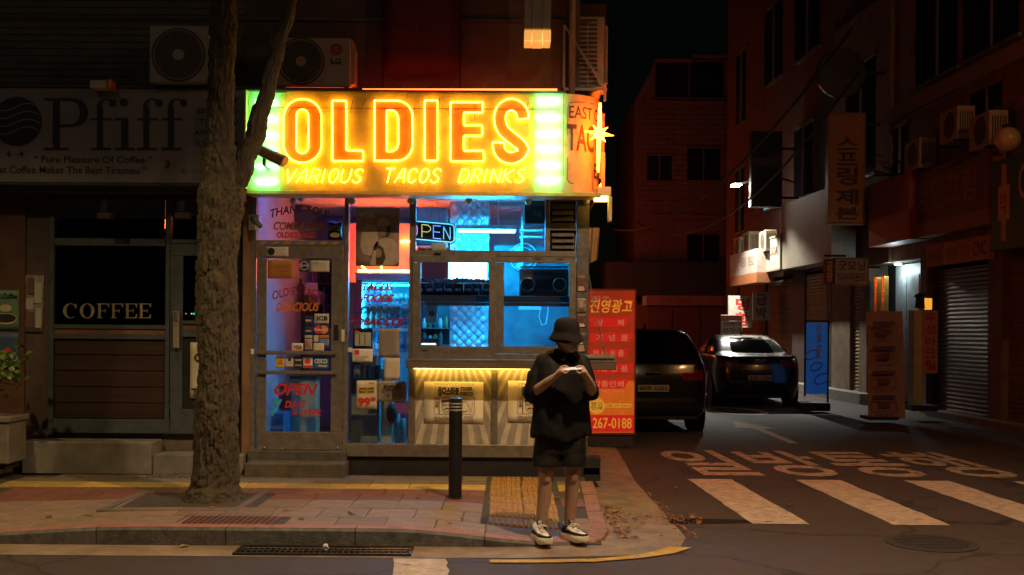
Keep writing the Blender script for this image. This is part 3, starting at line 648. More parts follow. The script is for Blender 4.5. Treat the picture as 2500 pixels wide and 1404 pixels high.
# window between door and serving hatch
WD = TD - .006
port = sheet("photo_poster", "large brownish photo poster of people in white shirts hanging in the window", "poster", 869, 508, 975, 650, FD + .07, M("poster_brown", (.52, .30, .24), .6, nz=.3, ns=8))
pl = M("poster_light", (.78, .55, .43), .6, nz=.25, ns=10); pdk = M("poster_dark", (.12, .06, .045), .6, nz=.2); pmid = M("poster_mid", (.50, .32, .25), .6, nz=.2)
QD = FD + .066
for nm, loops in (("print", [[(880, 600), (884, 560), (893, 548), (905, 545), (917, 552), (922, 565), (924, 600), (905, 625), (888, 622)]]), ("print", [[(906, 648), (912, 600), (925, 585), (945, 580), (962, 585), (972, 600), (974, 640), (960, 648)]])):
    pfill(nm, pl, port, loops, QD, .004)
pfill("print", pmid, port, [ell(906, 535, 10, 13)], QD, .005); pfill("print", pl, port, [[(896, 532), (899, 523), (907, 520), (914, 524), (917, 531)]], QD, .006)
pfill("print", pmid, port, [ell(937, 557, 15, 20)], QD, .006); pfill("print", pl, port, [[(920, 552), (923, 538), (935, 531), (948, 536), (953, 548), (951, 552)]], QD, .007); pfill("print", pdk, port, [[(946, 552), (954, 549), (953, 572), (947, 580), (941, 577)]], QD, .008)
pfill("print", pdk, port, [[(905, 630), (912, 606), (925, 598), (936, 606), (942, 630), (934, 646), (912, 646)]], QD, .009); pfill("print", pmid, port, [ell(924, 618, 9, 11)], QD, .010); pfill("print", pl, port, [[(903, 648), (912, 612), (918, 612), (918, 648)]], QD, .011)
pfill("print", pl, port, [ell(884, 525, 7, 5)], QD, .005)
box_t = thing("card_holder", "cream wall box with two slots behind the window glass", "card holder", P(886, 828, FD + .12))
part("holder_back", M("holder_dark", (.05, .05, .06), .6), box_t, (862, 801, 909, 858, FD + .12, .03)); hb = part("holder_box", m_paper, box_t, (866, 812, 904, 845, FD + .08, .05), bev=.004)
part("slot", m_blk, hb, (877, 815, 879, 842, FD + .0785, .004)); part("slot", m_blk, hb, (890, 815, 892, 842, FD + .0785, .004)); part("label_tab", org, hb, (866, 808, 877, 815, FD + .077, .004))
nt = sheet("notice", "white notice with a red square below the slotted box", "notice", 860, 852, 910, 884, WD, m_paperw)
pfill("print", red, nt, [[(866, 854), (877, 854), (877, 866), (866, 866)]], WD, .004)
for i in range(4): pfill("print", gry, nt, [[(866, 870 + 3 * i), (900 - 4 * i, 870 + 3 * i), (900 - 4 * i, 871 + 3 * i), (866, 871 + 3 * i)]], WD, .004)
nt2 = sheet("notice", "brown typed notice hanging under the window lettering", "notice", 925, 802, 975, 873, WD, m_paperg)
for i in range(9): pfill("print", M("print_faint", (.2, .17, .14), .8, nz=0), nt2, [[(931, 810 + 6 * i), (968 - (i * 7) % 12, 810 + 6 * i), (968 - (i * 7) % 12, 811 + 6 * i), (931, 811 + 6 * i)]], WD, .004)
nt3 = sheet("notice", "plain cream sheet taped below the brown notice", "notice", 938, 874, 976, 927, WD - .006, m_paper, tilt=.02)
sheet("sticker", "round white sticker left of the white notice", "sticker", 848, 849, 860, 860, WD, m_paperw, "stickers on the shop window")
ad = sheet("advert", "beach towel advert with a big red price", "poster", 871, 929, 920, 999, WD, m_paper, tilt=-.015)
ptext("99", "print", red, ad, 873, 970, 904, 993, WD - .004, bold=.05); ptext("00", "print", red, ad, 905, 969, 917, 979, WD - .004, bold=.05)
pfill("print", yel, ad, [[(876, 948), (915, 943), (915, 957), (876, 962)]], WD, .004); ptext("LIMITED OFFER\nBEACH TOWEL", "print", m_blk, ad, 877, 946, 914, 959, WD - .005, bold=.03); ptext("GREEN", "print", m_blk, ad, 900, 934, 914, 938, WD - .004)
fl = sheet("flyer", "small grey gig flyer beside the beach towel advert", "flyer", 921, 931, 991, 980, WD, M("flyer_olive", (.36, .31, .20), .8, nz=.15))
m_ink = M("ink_brown", (.05, .022, .018), .7, nz=0)
def gig(parent, x0, y0, w, h, d):                              # gig poster print laid out in a box of photo pixels
    q = lambda u, v: (x0 + u * w, y0 + v * h)
    def tx(s, u0, v0, u1, v1, b=.03):
        a, c = q(u0, v0), q(u1, v1); ptext(s, "print", m_ink, parent, a[0], a[1], c[0], c[1], d - .004, bold=b)
    def ln(pts, wd):
        for a, b in zip(pts, pts[1:]):
            A, B = Vector(q(*a)), Vector(q(*b)); n_ = (B - A); n_ = Vector((-n_.y, n_.x)).normalized() * wd
            pfill("print", m_ink, parent, [[tuple(A + n_), tuple(B + n_), tuple(B - n_), tuple(A - n_)]], d, .004)
    tx("올디스타코", .09, .10, .62, .33, .06); tx("TIGER", .65, .10, .97, .20, .05); tx("DISCO", .65, .23, .97, .33, .05)
    tx("♡♡♡♡♡♡♡♡♡♡♡♡♡♡", 0, 0, 1, .06, .01); tx("平\n均\n律", .02, .38, .10, .63, .02); tx("2024년9월", .0, .83, .45, .99, .0); tx("7시 00분", .55, .83, .97, .90, .0); tx("타코 디스코", .55, .92, .97, .99, .0)
    ln([(.13, .36), (.50, .36), (.50, .80), (.13, .80), (.13, .36)], .5); ln([(0, .36), (.115, .36), (.115, .80), (0, .80), (0, .36)], .4); ln([(.53, .36), (1, .36), (1, .80), (.53, .80), (.53, .36)], .4)
    a = q(.33, .47); pfill("print", m_ink, parent, [[q(.17, .50), q(.18, .44), q(.46, .41), q(.48, .47)]], d, .005)     # cap band
    ln([(.19, .44), (.22, .39), (.32, .37), (.42, .39), (.46, .42)], .5); ln([(.20, .50), (.20, .66), (.26, .76), (.38, .76), (.44, .66), (.45, .49)], .5)
    for u in (.26, .38): pfill("print", m_ink, parent, [ell(*q(u, .56), .05 * w, .035 * h, 14), ell(*q(u, .56), .036 * w, .022 * h, 14)], d, .005)
    pfill("print", m_ink, parent, [[q(.24, .66), q(.32, .63), q(.41, .66), q(.40, .69), q(.32, .66), q(.25, .69)]], d, .005); ln([(.28, .72), (.37, .72)], .5)
    ln([(.62, .76), (.66, .58), (.72, .48), (.80, .48), (.86, .58), (.90, .76)], .5); ln([(.68, .70), (.75, .74), (.84, .70)], .9); ln([(.70, .45), (.72, .40), (.76, .44), (.80, .40), (.83, .45)], .5); ln([(.92, .72), (.95, .55), (.98, .50)], .5)
pg1 = sheet("gig_poster", "cream gig poster with drawn faces, mostly left of the bollard", "poster", 1035, 932, 1180, 1034, FD + .022, M("poster_paper", (.86, .80, .60), .7, nz=.12)); gig(pg1, 1060, 935, 98, 96, FD + .019)
pg2 = sheet("gig_poster", "cream gig poster half hidden behind the standing person", "poster", 1240, 930, 1385, 1032, FD + .022, M("poster_paper")); gig(pg2, 1264, 935, 98, 94, FD + .019)
gig(fl, 932, 935, 50, 40, WD)
# small photos stuck on the right post
for i, (a, b, c_) in enumerate(((672, 712, "red"), (728, 764, "grey"), (766, 800, "rust"), (812, 860, "black"))):
    lab = ("reddish photo print at the top of the right post", "pale framed photo print second on the right post", "rusty red photo print third on the right post", "black and white photo print lowest on the right post")[i]
    t = sheet("photo_print", lab, "photo print", 1408, a, 1431, b, FD - .004, M("photo_%d" % i, ((.16, .08, .06), (.28, .24, .2), (.2, .08, .06), (.10, .09, .08))[i], .5, nz=.7, ns=40))
    pfill("print", (pdk, pmid, pdk, pl)[i], t, [ell(1419, (a + b) / 2 - 3, 5, 8)], FD - .006, .004); pfill("print", (pmid, pdk, pl, pmid)[i], t, [[(1411, b - 2), (1413, (a + b) / 2 + 7), (1425, (a + b) / 2 + 7), (1428, b - 2)]], FD - .006, .004)
sheet("notice", "small cream label beside the door lock", "notice", 833, 805, 841, 836, FD - .03, m_paper)
# camera on the left post
cc = thing("door_camera", "green tinted camera on a white plate at the left of the transom", "security camera", P(620, 545, FD - .01))
part("mount_plate", m_paperw, cc, (607, 524, 632, 562, FD - .02, .018), bev=.004); MB().cyl(P(616, 534, FD - .05), P(636, 552, FD - .16), .028, 14).build("camera_body", M("cam_green", (.12, .16, .07), .5), cc, True)
sheet("sticker", "small white sticker low on the left door post", "sticker", 612, 852, 620, 866, FD - .004, m_paperw, "stickers on the shop door")
# ------------------------------------------------------------------ neon sign
SD = 10.98                                                    # sign face distance
PX0, PX1 = 607, 1375
sign = thing("neon_sign", "big orange and yellow neon sign with green bars above the taco shop", "neon sign", P(1000, 466, SD))
m_panel = M("sign_panel_paint", (.66, .50, .07), .55, nz=.45, ns=2.6, bump=.1); m_pale = M("sign_panel_pale", (.66, .55, .22), .55, nz=.3, ns=3)
m_face = M("sign_letter_orange", (.78, .19, .015), .5, nz=.3, ns=6)
m_edge = M("sign_edge", (.60, .42, .10), .5, nz=.3)
X0, X1, Z0, Z1 = rect(PX0, 226, PX1, 466, SD)
for pa, pb in ((607, 684), (684, 839), (839, 994), (994, 1149), (1149, 1304), (1304, 1375)):
    a, b = P(pa, 345, SD).x, P(pb, 345, SD).x; m_sheet = m_pale if pa in (607, 1304) else m_panel
    MB().box(a + .001, b - .001, SD - D0, SD - D0 + .25, Z0, Z1 - .205, 0).build("sign_sheet", m_sheet, sign); MB().box(a + .001, b - .001, SD - D0 + .002, SD - D0 + .25, Z1 - .203, Z1, 0).build("sign_sheet", m_sheet, sign)
MB().box(X0 - .02, P(1467, 466, SD).x, SD - D0 - .012, SD - D0 + .3, Z0 - .045, Z0 - .004, .004).build("bottom_lip", m_edge, sign)
MB().box(X0 - .02, X1 + .02, SD - D0 - .03, SD - D0 + .25, Z1 + .002, Z1 + .022).build("top_lip", M("sign_edge_dark", (.08, .06, .05), .6), sign)
MB().box(X0 - .022, X0 - .004, SD - D0 - .10, SD - D0 + .25, Z0, Z1).build("end_return", m_edge, sign)
# rounded corner panel going round into the side street
m_corner = M("corner_panel_paint", (.72, .50, .17), .55, nz=.3, ns=5)
RC = .40; cx, cyy = X1 + .004, SD - D0 + RC
def cpt(a, z, r=RC): return Vector((cx + r * math.sin(a), cyy - r * math.cos(a), z))
angs = [math.radians(90 * i / 14) for i in range(15)]
rg = [[cpt(a, Z0 + .002) for a in angs], [cpt(a, Z1) for a in angs]]
MB().loft(rg, False, False, False).build("corner_panel", m_corner, sign, True)
SX = cx + RC
MB().box(SX - .03, SX, cyy, cyy + 2.6, Z0 + .002, Z1).build("side_panel", m_corner, sign)
def ctext(s, mat, a0, a1, z0, z1, **k):                       # print wrapped round the corner
    me = text_mesh(s, **k); xs = [v.co.x for v in me.vertices]; ys = [v.co.y for v in me.vertices]
    for v in me.vertices:
        u, w = (v.co.x - min(xs)) / (max(xs) - min(xs)), (v.co.y - min(ys)) / (max(ys) - min(ys)); v.co = Vector((u, w, 0))
    for v in me.vertices: v.co = cpt(a0 + (a1 - a0) * v.co.x, z0 + (z1 - z0) * v.co.y, RC + .004) - ORG[sign.name]
    me.materials.clear(); return link("corner_lettering", me, mat, sign)
zz = lambda y: P(1420, y, SD).z
m_cb = M("corner_ink", (.10, .04, .02), .6, nz=0)
ctext("EAST OF", m_cb, .14, 1.35, zz(288), zz(258), bold=.004); ctext("TACO", m_cb, .08, 1.3, zz(368), zz(302), bold=.02); ctext("EST.", m_cb, .95, 1.5, zz(430), zz(392), bold=.02)
MB().tube([cpt(.10, zz(330), RC + .004), cpt(.10, zz(262), RC + .004), cpt(.16, zz(250), RC + .004), cpt(.5, zz(247), RC + .004), cpt(.9, zz(246), RC + .004)], .004, 4).build("corner_line", m_cb, sign)
MB().tube([cpt(.10, zz(385), RC + .004), cpt(.10, zz(438), RC + .004), cpt(.16, zz(446), RC + .004), cpt(.28, zz(448), RC + .004)], .004, 4).build("corner_line", m_cb, sign)
# neon outlines
NY = E("neon_yellow", (1.0, .36, .02), 5.6); NG = E("neon_green", (.14, 1.0, .40), 16.0); NO = E("neon_orange", (1.0, .11, .005), 16.0)
ND = SD - .035
def neon(name, pts, closed, mat, r=.0078, d=ND, parent=sign):
    return MB().tube([P(x, y, d) for x, y in pts], r, 6, closed).build(name, mat, parent, True)
z2 = lambda L_: [(560 + x / 4.1667, 180 + y / 4.1667) for x, y in L_]
z3 = lambda L_: [(1060 + x / 2.6, y / 2.6) for x, y in L_]
def arc_pts(cx_, cy_, rx, ry, a0, a1, n=10): return [(cx_ + rx * math.cos(math.radians(a0 + (a1 - a0) * i / n)), cy_ + ry * math.sin(math.radians(a0 + (a1 - a0) * i / n))) for i in range(n + 1)]
def densify(pts, closed, step=14):
    out = []; k = len(pts)
    for i in range(k if closed else k - 1):
        a, b = pts[i], pts[(i + 1) % k]; L_ = math.hypot(b[0] - a[0], b[1] - a[1]); n = max(1, int(L_ / step))
        # keep corners crisp: a point just before and after each corner
        for j in range(n): t = j / n; out.append((a[0] + (b[0] - a[0]) * t, a[1] + (b[1] - a[1]) * t))
    if not closed: out.append(pts[-1])
    return out
def corners(pts, r=3.0):                                      # bent glass has small radii
    out = []; k = len(pts)
    for i in range(k):
        p, a, b = Vector(pts[i]), Vector(pts[i - 1]), Vector(pts[(i + 1) % k]); u, w = (a - p).normalized(), (b - p).normalized()
        for t in (0, .5, 1): out.append(tuple((p + u * r) * (1 - t) ** 2 + p * 2 * t * (1 - t) + (p + w * r) * t * t))
    return out
letters = {
 "O": [rrect(*z2([(550, 258)])[0], *z2([(938, 905)])[0], 45, 46, 10), rrect(*z2([(682, 364)])[0], *z2([(802, 808)])[0], 14, 15, 6)],
 "L": [corners(z2([(1045, 275), (1188, 275), (1188, 778), (1360, 785), (1360, 888), (1045, 888)]))],
 "D": [corners(z2([(1475, 275)]), 0)[:1] + z2(arc_pts(1700, 435, 162, 160, -90, 0) + arc_pts(1700, 728, 162, 158, 0, 90) + [(1475, 886)]), z2([(1602, 372)] + arc_pts(1640, 450, 76, 78, -90, 0) + arc_pts(1640, 712, 76, 78, 0, 90) + [(1602, 790)])],
 "I": [corners(z2([(1987, 272), (2118, 272), (2118, 885), (1987, 885)]))],
 "E": [corners(z3([(104, 648), (308, 648), (308, 714), (188, 714), (188, 796), (304, 796), (304, 862), (188, 862), (188, 958), (314, 958), (314, 1024), (104, 1024)]), 2.5)],
}
sp = arc_pts(490, 748, 74, 84, 0, -180, 14)[0:] + [(420, 790), (436, 825), (465, 855), (500, 880), (535, 908), (556, 935)] + arc_pts(487, 925, 78, 78, 12, 180, 14) + [(409, 905)]
sp = [(565, 756)] + sp
for _ in range(3):                                            # round the spine
    q_ = [sp[0]]
    for a, b in zip(sp, sp[1:]): q_ += [(a[0] * .75 + b[0] * .25, a[1] * .75 + b[1] * .25), (a[0] * .25 + b[0] * .75, a[1] * .25 + b[1] * .75)]
    sp = q_ + [sp[-1]]
sp = sp[::5] + [sp[-1]]
lo, hi = [], []
for i, p in enumerate(sp):
    a, b = Vector(sp[max(0, i - 1)]), Vector(sp[min(len(sp) - 1, i + 1)]); t = (b - a).normalized(); n_ = Vector((-t.y, t.x)) * 37; lo.append(tuple(Vector(p) + n_)); hi.append(tuple(Vector(p) - n_))
letters["S"] = [z3(lo + hi[::-1])]
for ch, loops in letters.items():
    pfill("letter_face", m_face, sign, loops, SD, .004)
    for lp in loops: neon("neon_tube", densify(lp, True), True, NY)
# black rusty supports and cables between tube and panel
mb = MB()
for x, y in ((712, 262), (780, 262), (862, 244), (893, 240), (1012, 262), (1072, 240), (1100, 250), (1290, 250), (1300, 262), (752, 300), (1160, 255)):
    mb.tube([P(x, y, SD - .004), P(x + RND.uniform(-14, 4), y + RND.uniform(18, 42), ND + .005)], .0035, 4)
mb.tube([P(PX0 + 5, 262, SD - .006)] + [P(PX0 + 10 + i * 75, 263 + i * .4, SD - .006) for i in range(11)], .003, 4)
mb.build("neon_cable", M("cable_black", (.02, .015, .01), .6, nz=0), sign)
# small script: VARIOUS TACOS DRINKS, single stroke glass
ST = {"V": [[(0, 0), (.35, 1), (.8, 0)]], "A": [[(0, 1), (.45, 0), (.62, .0), (.8, 1)], [(.2, .62), (.72, .62)]], "R": [[(0, 1), (.12, 0), (.5, 0), (.72, .12), (.74, .34), (.55, .5), (.12, .5)], [(.4, .5), (.75, 1)]],
      "I": [[(.1, 0), (.1, 1)]], "O": [[(.4 + .36 * math.cos(a), .5 + .5 * math.sin(a)) for a in [2 * math.pi * i / 16 for i in range(17)]]], "U": [[(.04, 0), (.04, .7), (.16, .95), (.4, 1), (.62, .93), (.74, .7), (.76, 0)]],
      "S": [[(.74, .2), (.62, .04), (.4, 0), (.16, .08), (.1, .25), (.24, .42), (.5, .54), (.7, .7), (.66, .9), (.42, 1), (.16, .97), (.04, .8)]], "T": [[(0, .0), (.8, .0)], [(.4, 0), (.4, 1)]],
      "C": [[(.74, .22), (.6, .04), (.4, 0), (.16, .1), (.04, .38), (.05, .66), (.18, .92), (.42, 1), (.62, .94), (.76, .78)]], "D": [[(.06, 0), (.06, 1), (.4, 1), (.66, .86), (.76, .5), (.66, .14), (.4, 0), (.06, 0)]],
      "N": [[(.04, 1), (.04, 0), (.72, 1), (.72, 0)]], "K": [[(.05, 0), (.05, 1)], [(.72, 0), (.08, .55), (.75, 1)]]}
def script(word, x0, x1, y0, y1, mat):
    w = (x1 - x0) / len(word) if "I" not in word else None
    adv = [.55 if c == "I" else 1.0 for c in word]; tot = sum(adv) - .12; u = 0
    for c, a in zip(word, adv):
        for st in ST[c]:
            pts = []
            for (px, py) in st:
                xx = x0 + (u + px * 1.0 * .98) / tot * (x1 - x0) + (1 - py) * 9 - 4; pts.append((xx, y0 + py * (y1 - y0)))
            closed = pts[0] == pts[-1] and len(pts) > 3
            neon("neon_tube", densify(pts[:-1] if closed else pts, closed, 8), closed, mat, .0052, ND - .012)
        u += a
script("VARIOUS", 697, 888, 413, 446, NY); script("TACOS", 938, 1078, 412, 446, NY); script("DRINKS", 1121, 1286, 413, 445, NY)
# green bars at both ends
for y in (244, 284.5, 325, 361, 402, 438):
    neon("neon_tube", [(1310, y), (1328, y), (1348, y), (1367, y)], False, NG, .011, SD - .04); neon("neon_tube", [(622, y + 4), (640, y + 4), (660, y + 4), (676, y + 4)], False, NG, .011, SD - .04)
MB().tube([P(700 + 66 * i, 222, SD + .16) + Vector((0, 0, .012)) for i in range(11)], .011, 6).build("added_red_tube", E("added_top_red", (1.0, .05, .006), 4.0), sign, True)  # added red tube behind the lip, reddens the wall above
# neon star and spike on the corner, orange tubes along the side street face
star = thing("neon_star", "orange neon star on a vertical spike at the sign's corner", "neon sign", P(1464, 330, SD + .2))
sd = SD - .04; c0 = (1463, 326)
for k in range(8):
    a = math.pi / 4 * k + .15; r = (34, 24)[k % 2] if k not in (2, 6) else 20; nb = .16
    p = [(c0[0] + 7 * math.cos(a - .5), c0[1] + 7 * math.sin(a - .5)), (c0[0] + r * math.cos(a), c0[1] + r * math.sin(a)), (c0[0] + 7 * math.cos(a + .5), c0[1] + 7 * math.sin(a + .5))]
    neon("star_ray", p, False, NO, .010, sd, star)
neon("spike_tube", [(1464, 252), (1461, 300), (1458, 360), (1460, 420)], False, NO, .009, sd - .01, star); neon("spike_tube", [(1466, 252), (1467, 300), (1464, 360), (1461, 420)], False, NO, .009, sd - .01, star)
MB().box(SX - .01, SX + .06, .08, .12, zz(420), zz(255)).build("star_mount", m_edge, star)
for i, zq in enumerate((.18, .40, .62, .84)):
    MB().tube([(SX + .05, cyy + .25, Z0 + zq), (SX + .05, cyy + 1.2, Z0 + zq), (SX + .05, cyy + 2.4, Z0 + zq)], .010, 6).build("side_tube", NO, sign, True)
# lit lantern box under the corner and CCTV in front of the sign
ln_ = thing("corner_lantern", "yellow lit angular lamp box under the sign's right corner", "lamp", P(1472, 500, D0))
part("lamp_housing", M("lantern_cream", (.6, .5, .3), .5), ln_, (1458, 456, 1492, 478, SD + .1, .16), bev=.006); part("lamp_side", M("lantern_cream"), ln_, (1486, 480, 1494, 540, SD + .1, .14), bev=.004); part("lamp_bracket", m_edge, ln_, (1468, 372, 1477, 456, SD + .12, .03))
part("lamp_lens", E("lantern_glow", (1.0, .55, .08), 3.5), ln_, (1452, 480, 1484, 490, SD + .12, .1), bev=.004)
cv = thing("bullet_camera", "brown bullet camera in front of the sign's green left end", "security camera", P(655, 385, SD - .16))
a, b = P(628, 366, SD - .2), P(692, 399, SD - .3)
MB().cyl(a, b, .046, 14).build("camera_body", M("cctv_brown", (.30, .17, .10), .5), cv, 40); MB().cyl(a + Vector((0, 0, .02)), b + Vector((.02, 0, .024)), .052, 10).build("sun_shield", M("cctv_shield", (.22, .12, .08), .5), cv, 40)
MB().tube([P(645, 385, SD - .22), P(645, 402, SD - .18), P(655, 412, SD)], .02, 8).build("camera_arm", m_aludk, cv, True)
# ------------------------------------------------------------------ inside the taco shop
m_steel = M("quilted_steel", (.62, .64, .66), .35, .25, nz=.15, ns=5)
m_wht = M("white_enamel", (.72, .72, .72), .35, nz=.1)
m_dk = M("dark_plastic", (.03, .03, .035), .35, nz=.2, ns=20)
CY = (.004, .40, 1.0)
# hanging fluorescent fitting
fx = thing("hanging_light", "long cyan fluorescent fitting hung from the shop ceiling", "lamp", P(1188, 556, 12.45))
part("housing", m_wht, fx, (1113, 549, 1262, 560, 12.40, .14), bev=.01)
part("light_tube", E("tube_cyan", CY, 160), fx, (1118, 561, 1258, 567, 12.43, .05), bev=.008)
for px in (1161, 1217): MB().cyl(P(px, 549, 12.46), Vector((P(px, 549, 12.46).x, 12.46 - D0, ZC)), .008, 6).build("suspension_rod", m_wht, fx)
# bright light box standing on the back bar
lb = thing("light_box", "glaring blue white light panel behind the crisp bags", "lamp", P(1142, 690, 12.75))
part("box_frame", m_wht, lb, (1093, 634, 1192, 690, 12.75, .10), bev=.01); part("light_panel", E("panel_cyan", (.07, .50, 1.0), 16.0), lb, (1097, 638, 1188, 688, 12.735, .012))
# quilted steel wall panel: diamonds as real relief, one part each
q = thing("steel_column", "tall quilted steel wall panel glowing cyan in the middle of the shop", "wall panel", P(1143, 1000, 13.0))
part("core", m_steel, q, (1098, 480, 1192, 1010, 13.02, .3))
X0, X1, Z0, Z1 = rect(1099, 482, 1191, 1000, 13.0)
s_ = (X1 - X0) / 4.0; nrow = int((Z1 - Z0) / s_) + 1
me_d = None
for r in range(-1, 2 * nrow + 1):
    for c in range(5):
        cx_ = X0 + s_ * (c + (.5 if r % 2 == 0 else 0)); cz_ = Z1 - s_ * .5 * r
        if cx_ - s_ * .5 < X0 - .001 or cx_ + s_ * .5 > X1 + .001 or cz_ + s_ * .5 > Z1 + .01 or cz_ - s_ * .5 < Z0: continue
        h = s_ * .485
        if me_d is None:
            mbq = MB(); ring = lambda k, y: [Vector((k * h, y, 0)), Vector((0, y, k * h)), Vector((-k * h, y, 0)), Vector((0, y, -k * h))]
            mbq.loft([ring(1, .0), ring(.9, -.010), ring(.6, -.019), ring(.25, -.024)], False, True); me_d = bpy.data.meshes.new("diamond"); me_d.from_pydata(mbq.v, [], mbq.f); me_d.shade_smooth(); me_d.materials.append(m_steel)
        o = link("quilted_diamond", me_d, None, q); o.location = Vector((cx_, 13.015 - D0, cz_)) - ORG[q.name]
# shelf across the serving window with crisp bags and the radio
sh = thing("window_shelf", "dark shelf across the inside of the serving window", "shelf", P(1205, 730, 11.85))
part("shelf_board", m_dk, sh, (1018, 722, 1396, 738, 11.72, .36), bev=.004); part("shelf_rail", E("rail_dummy", (.1, .6, 1), .0) if False else M("rail_chrome", (.6, .62, .64), .2, .9, nz=0), sh, (1018, 690, 1196, 692, 11.70, .01)); part("rail_post", M("rail_chrome"), sh, (1168, 692, 1171, 722, 11.70, .012))
def bag(px0, px1, y0, y1, d, mat, seed):
    mb = MB(); X0, X1, Z0, Z1 = rect(px0, y0, px1, y1, d); n, k = 9, 12; fr = []; bk = []
    for j in range(k):
        v = j / (k - 1); edge = math.sin(math.pi * min(1, max(0, (v - .04) / .92))) ** .55 if .04 < v < .96 else 0
        for i in range(n):
            u = i / (n - 1); t = math.sin(math.pi * u) ** .6 * edge * .05; w = noise.noise(Vector((u * 5, v * 6, seed))) * .008
            x = X0 + (X1 - X0) * (u * (1 - .07 * edge) + .035 * edge); zz_ = Z0 + (Z1 - Z0) * v + (noise.noise(Vector((u * 4, seed, v))) * .02 if v > .9 else 0)
            fr.append(Vector((x, d - D0 - t + w, zz_))); bk.append(Vector((x, d - D0 + t * .7 + .002, zz_)))
    fs = []
    for j in range(k - 1):
        for i in range(n - 1): a = j * n + i; fs.append((a, a + 1, a + n + 1, a + n)); b = a + n * k; fs.append((b, b + n, b + n + 1, b + 1))
    for i in range(n - 1): fs += [(i, i + n * k, i + 1 + n * k, i + 1), ((k - 1) * n + i, (k - 1) * n + i + 1, (k - 1) * n + i + 1 + n * k, (k - 1) * n + i + n * k)]
    for j in range(k - 1): fs += [(j * n, j * n + n, j * n + n + n * k, j * n + n * k), (j * n + n - 1, j * n + n - 1 + n * k, j * n + 2 * n - 1 + n * k, j * n + 2 * n - 1)]
    return mb.add(fr + bk, fs)
bcols = [(.02, .02, .03), (.05, .02, .02), (.02, .03, .06)]
for i in range(8):
    x0 = 1012 + i * 23.5; t = thing("crisp_bag", ("dark crisp bag at the left end of the window shelf", "dark crisp bag second from the left on the window shelf", "dark crisp bag third from the left on the window shelf", "dark crisp bag in front of the light panel's left edge", "dark crisp bag in front of the light panel's middle", "dark crisp bag right of the light panel's middle", "dark crisp bag by the shelf rail post", "dark crisp bag last before the sash")[i], "crisp bag", P(x0 + 12, 722, 11.9), "crisp bags on the window shelf")
    bag(x0, x0 + 26, 678 + (i * 5) % 4, 722, 11.86 + .03 * (i % 2), M("bag_foil_%d" % (i % 3), bcols[i % 3], .22, .3, nz=.3, ns=20), i).build("bag", M("bag_foil_%d" % (i % 3)), t, True)
    ptext("NACHO", "print", wht, t, x0 + 6, 704, x0 + 20, 711, 11.80 + .03 * (i % 2), bold=.03)
tb = thing("crisp_bag", "black crisp bag stuck in the corner of the transom window", "crisp bag", P(816, 585, FD + .09), "crisp bags")
bag(797, 836, 540, 586, FD + .10, M("bag_black", (.025, .018, .015), .3, .2, nz=.3, ns=20), 21).build("bag", M("bag_black"), tb, True); ptext("포카칩", "print", M("print_gold", (.5, .32, .05), .5), tb, 804, 551, 830, 563, FD + .045, bold=.03)
pfill("print", M("print_gold"), tb, [ell(818, 574, 12, 6)], FD + .05, .004)
part("tube_hiding_lip", m_dk, sh, (1018, 738.5, 1396, 747, 11.725, .02)); part("hidden_fill_tube", E("fill_cyan", (.004, .38, 1.0), 36.0), sh, (1030, 739, 1390, 741.5, 12.02, .03))  # added tube out of sight brightens the steel panel; the lip hides it
vt = thing("ceiling_tube", "violet fluorescent tube under the ceiling inside the shop front", "lamp", (P(820, 480, 11.6).x, .3, ZC)); MB().cyl((P(640, 480, 11.6).x, .20, ZC - .05), (P(990, 480, 11.6).x, .20, ZC - .05), .016, 8).build("light_tube", E("tube_violet", (.12, .13, 1.0), 6), vt, True); MB().box(P(636, 480, 11.6).x, P(994, 480, 11.6).x, .16, .24, ZC - .03, ZC - .004).build("tube_housing", m_wht, vt)
# boombox
bb = thing("boombox", "grey boombox radio with two round speakers on the window shelf", "radio", P(1328, 720, 11.85))
m_bb = M("boombox_grey", (.07, .07, .075), .4, .2, nz=.25, ns=15)
body = part("body", m_bb, bb, (1268, 656, 1388, 722, 11.80, .14), bev=.012)
for cx_ in (1288, 1366):
    c = P(cx_, 695, 11.80); so = MB().lathe([(.072, .0), (.076, -.012), (.066, -.016), (.06, -.006), (.02, .002), (.018, -.008), (.001, -.01)], c, 28, 'Y').build("speaker", M("speaker_black", (.02, .02, .02), .5), bb, 40)
    MB().tube([c + Vector((.074 * math.cos(a), -.014, .074 * math.sin(a))) for a in [2 * math.pi * i / 28 for i in range(28)]], .005, 6, True).build("speaker_ring", M("rail_chrome"), so, True)
part("tuner_window", m_dk, bb, (1278, 662, 1378, 672, 11.795, .01)); part("cassette_door", m_dk, bb, (1309, 684, 1345, 706, 11.79, .015), bev=.003); part("handle", m_bb, bb, (1270, 650, 1386, 654, 11.84, .02), bev=.003)
for i in range(6): part("button", M("rail_chrome"), bb, (1311 + i * 6, 675, 1315 + i * 6, 679, 11.792, .012))
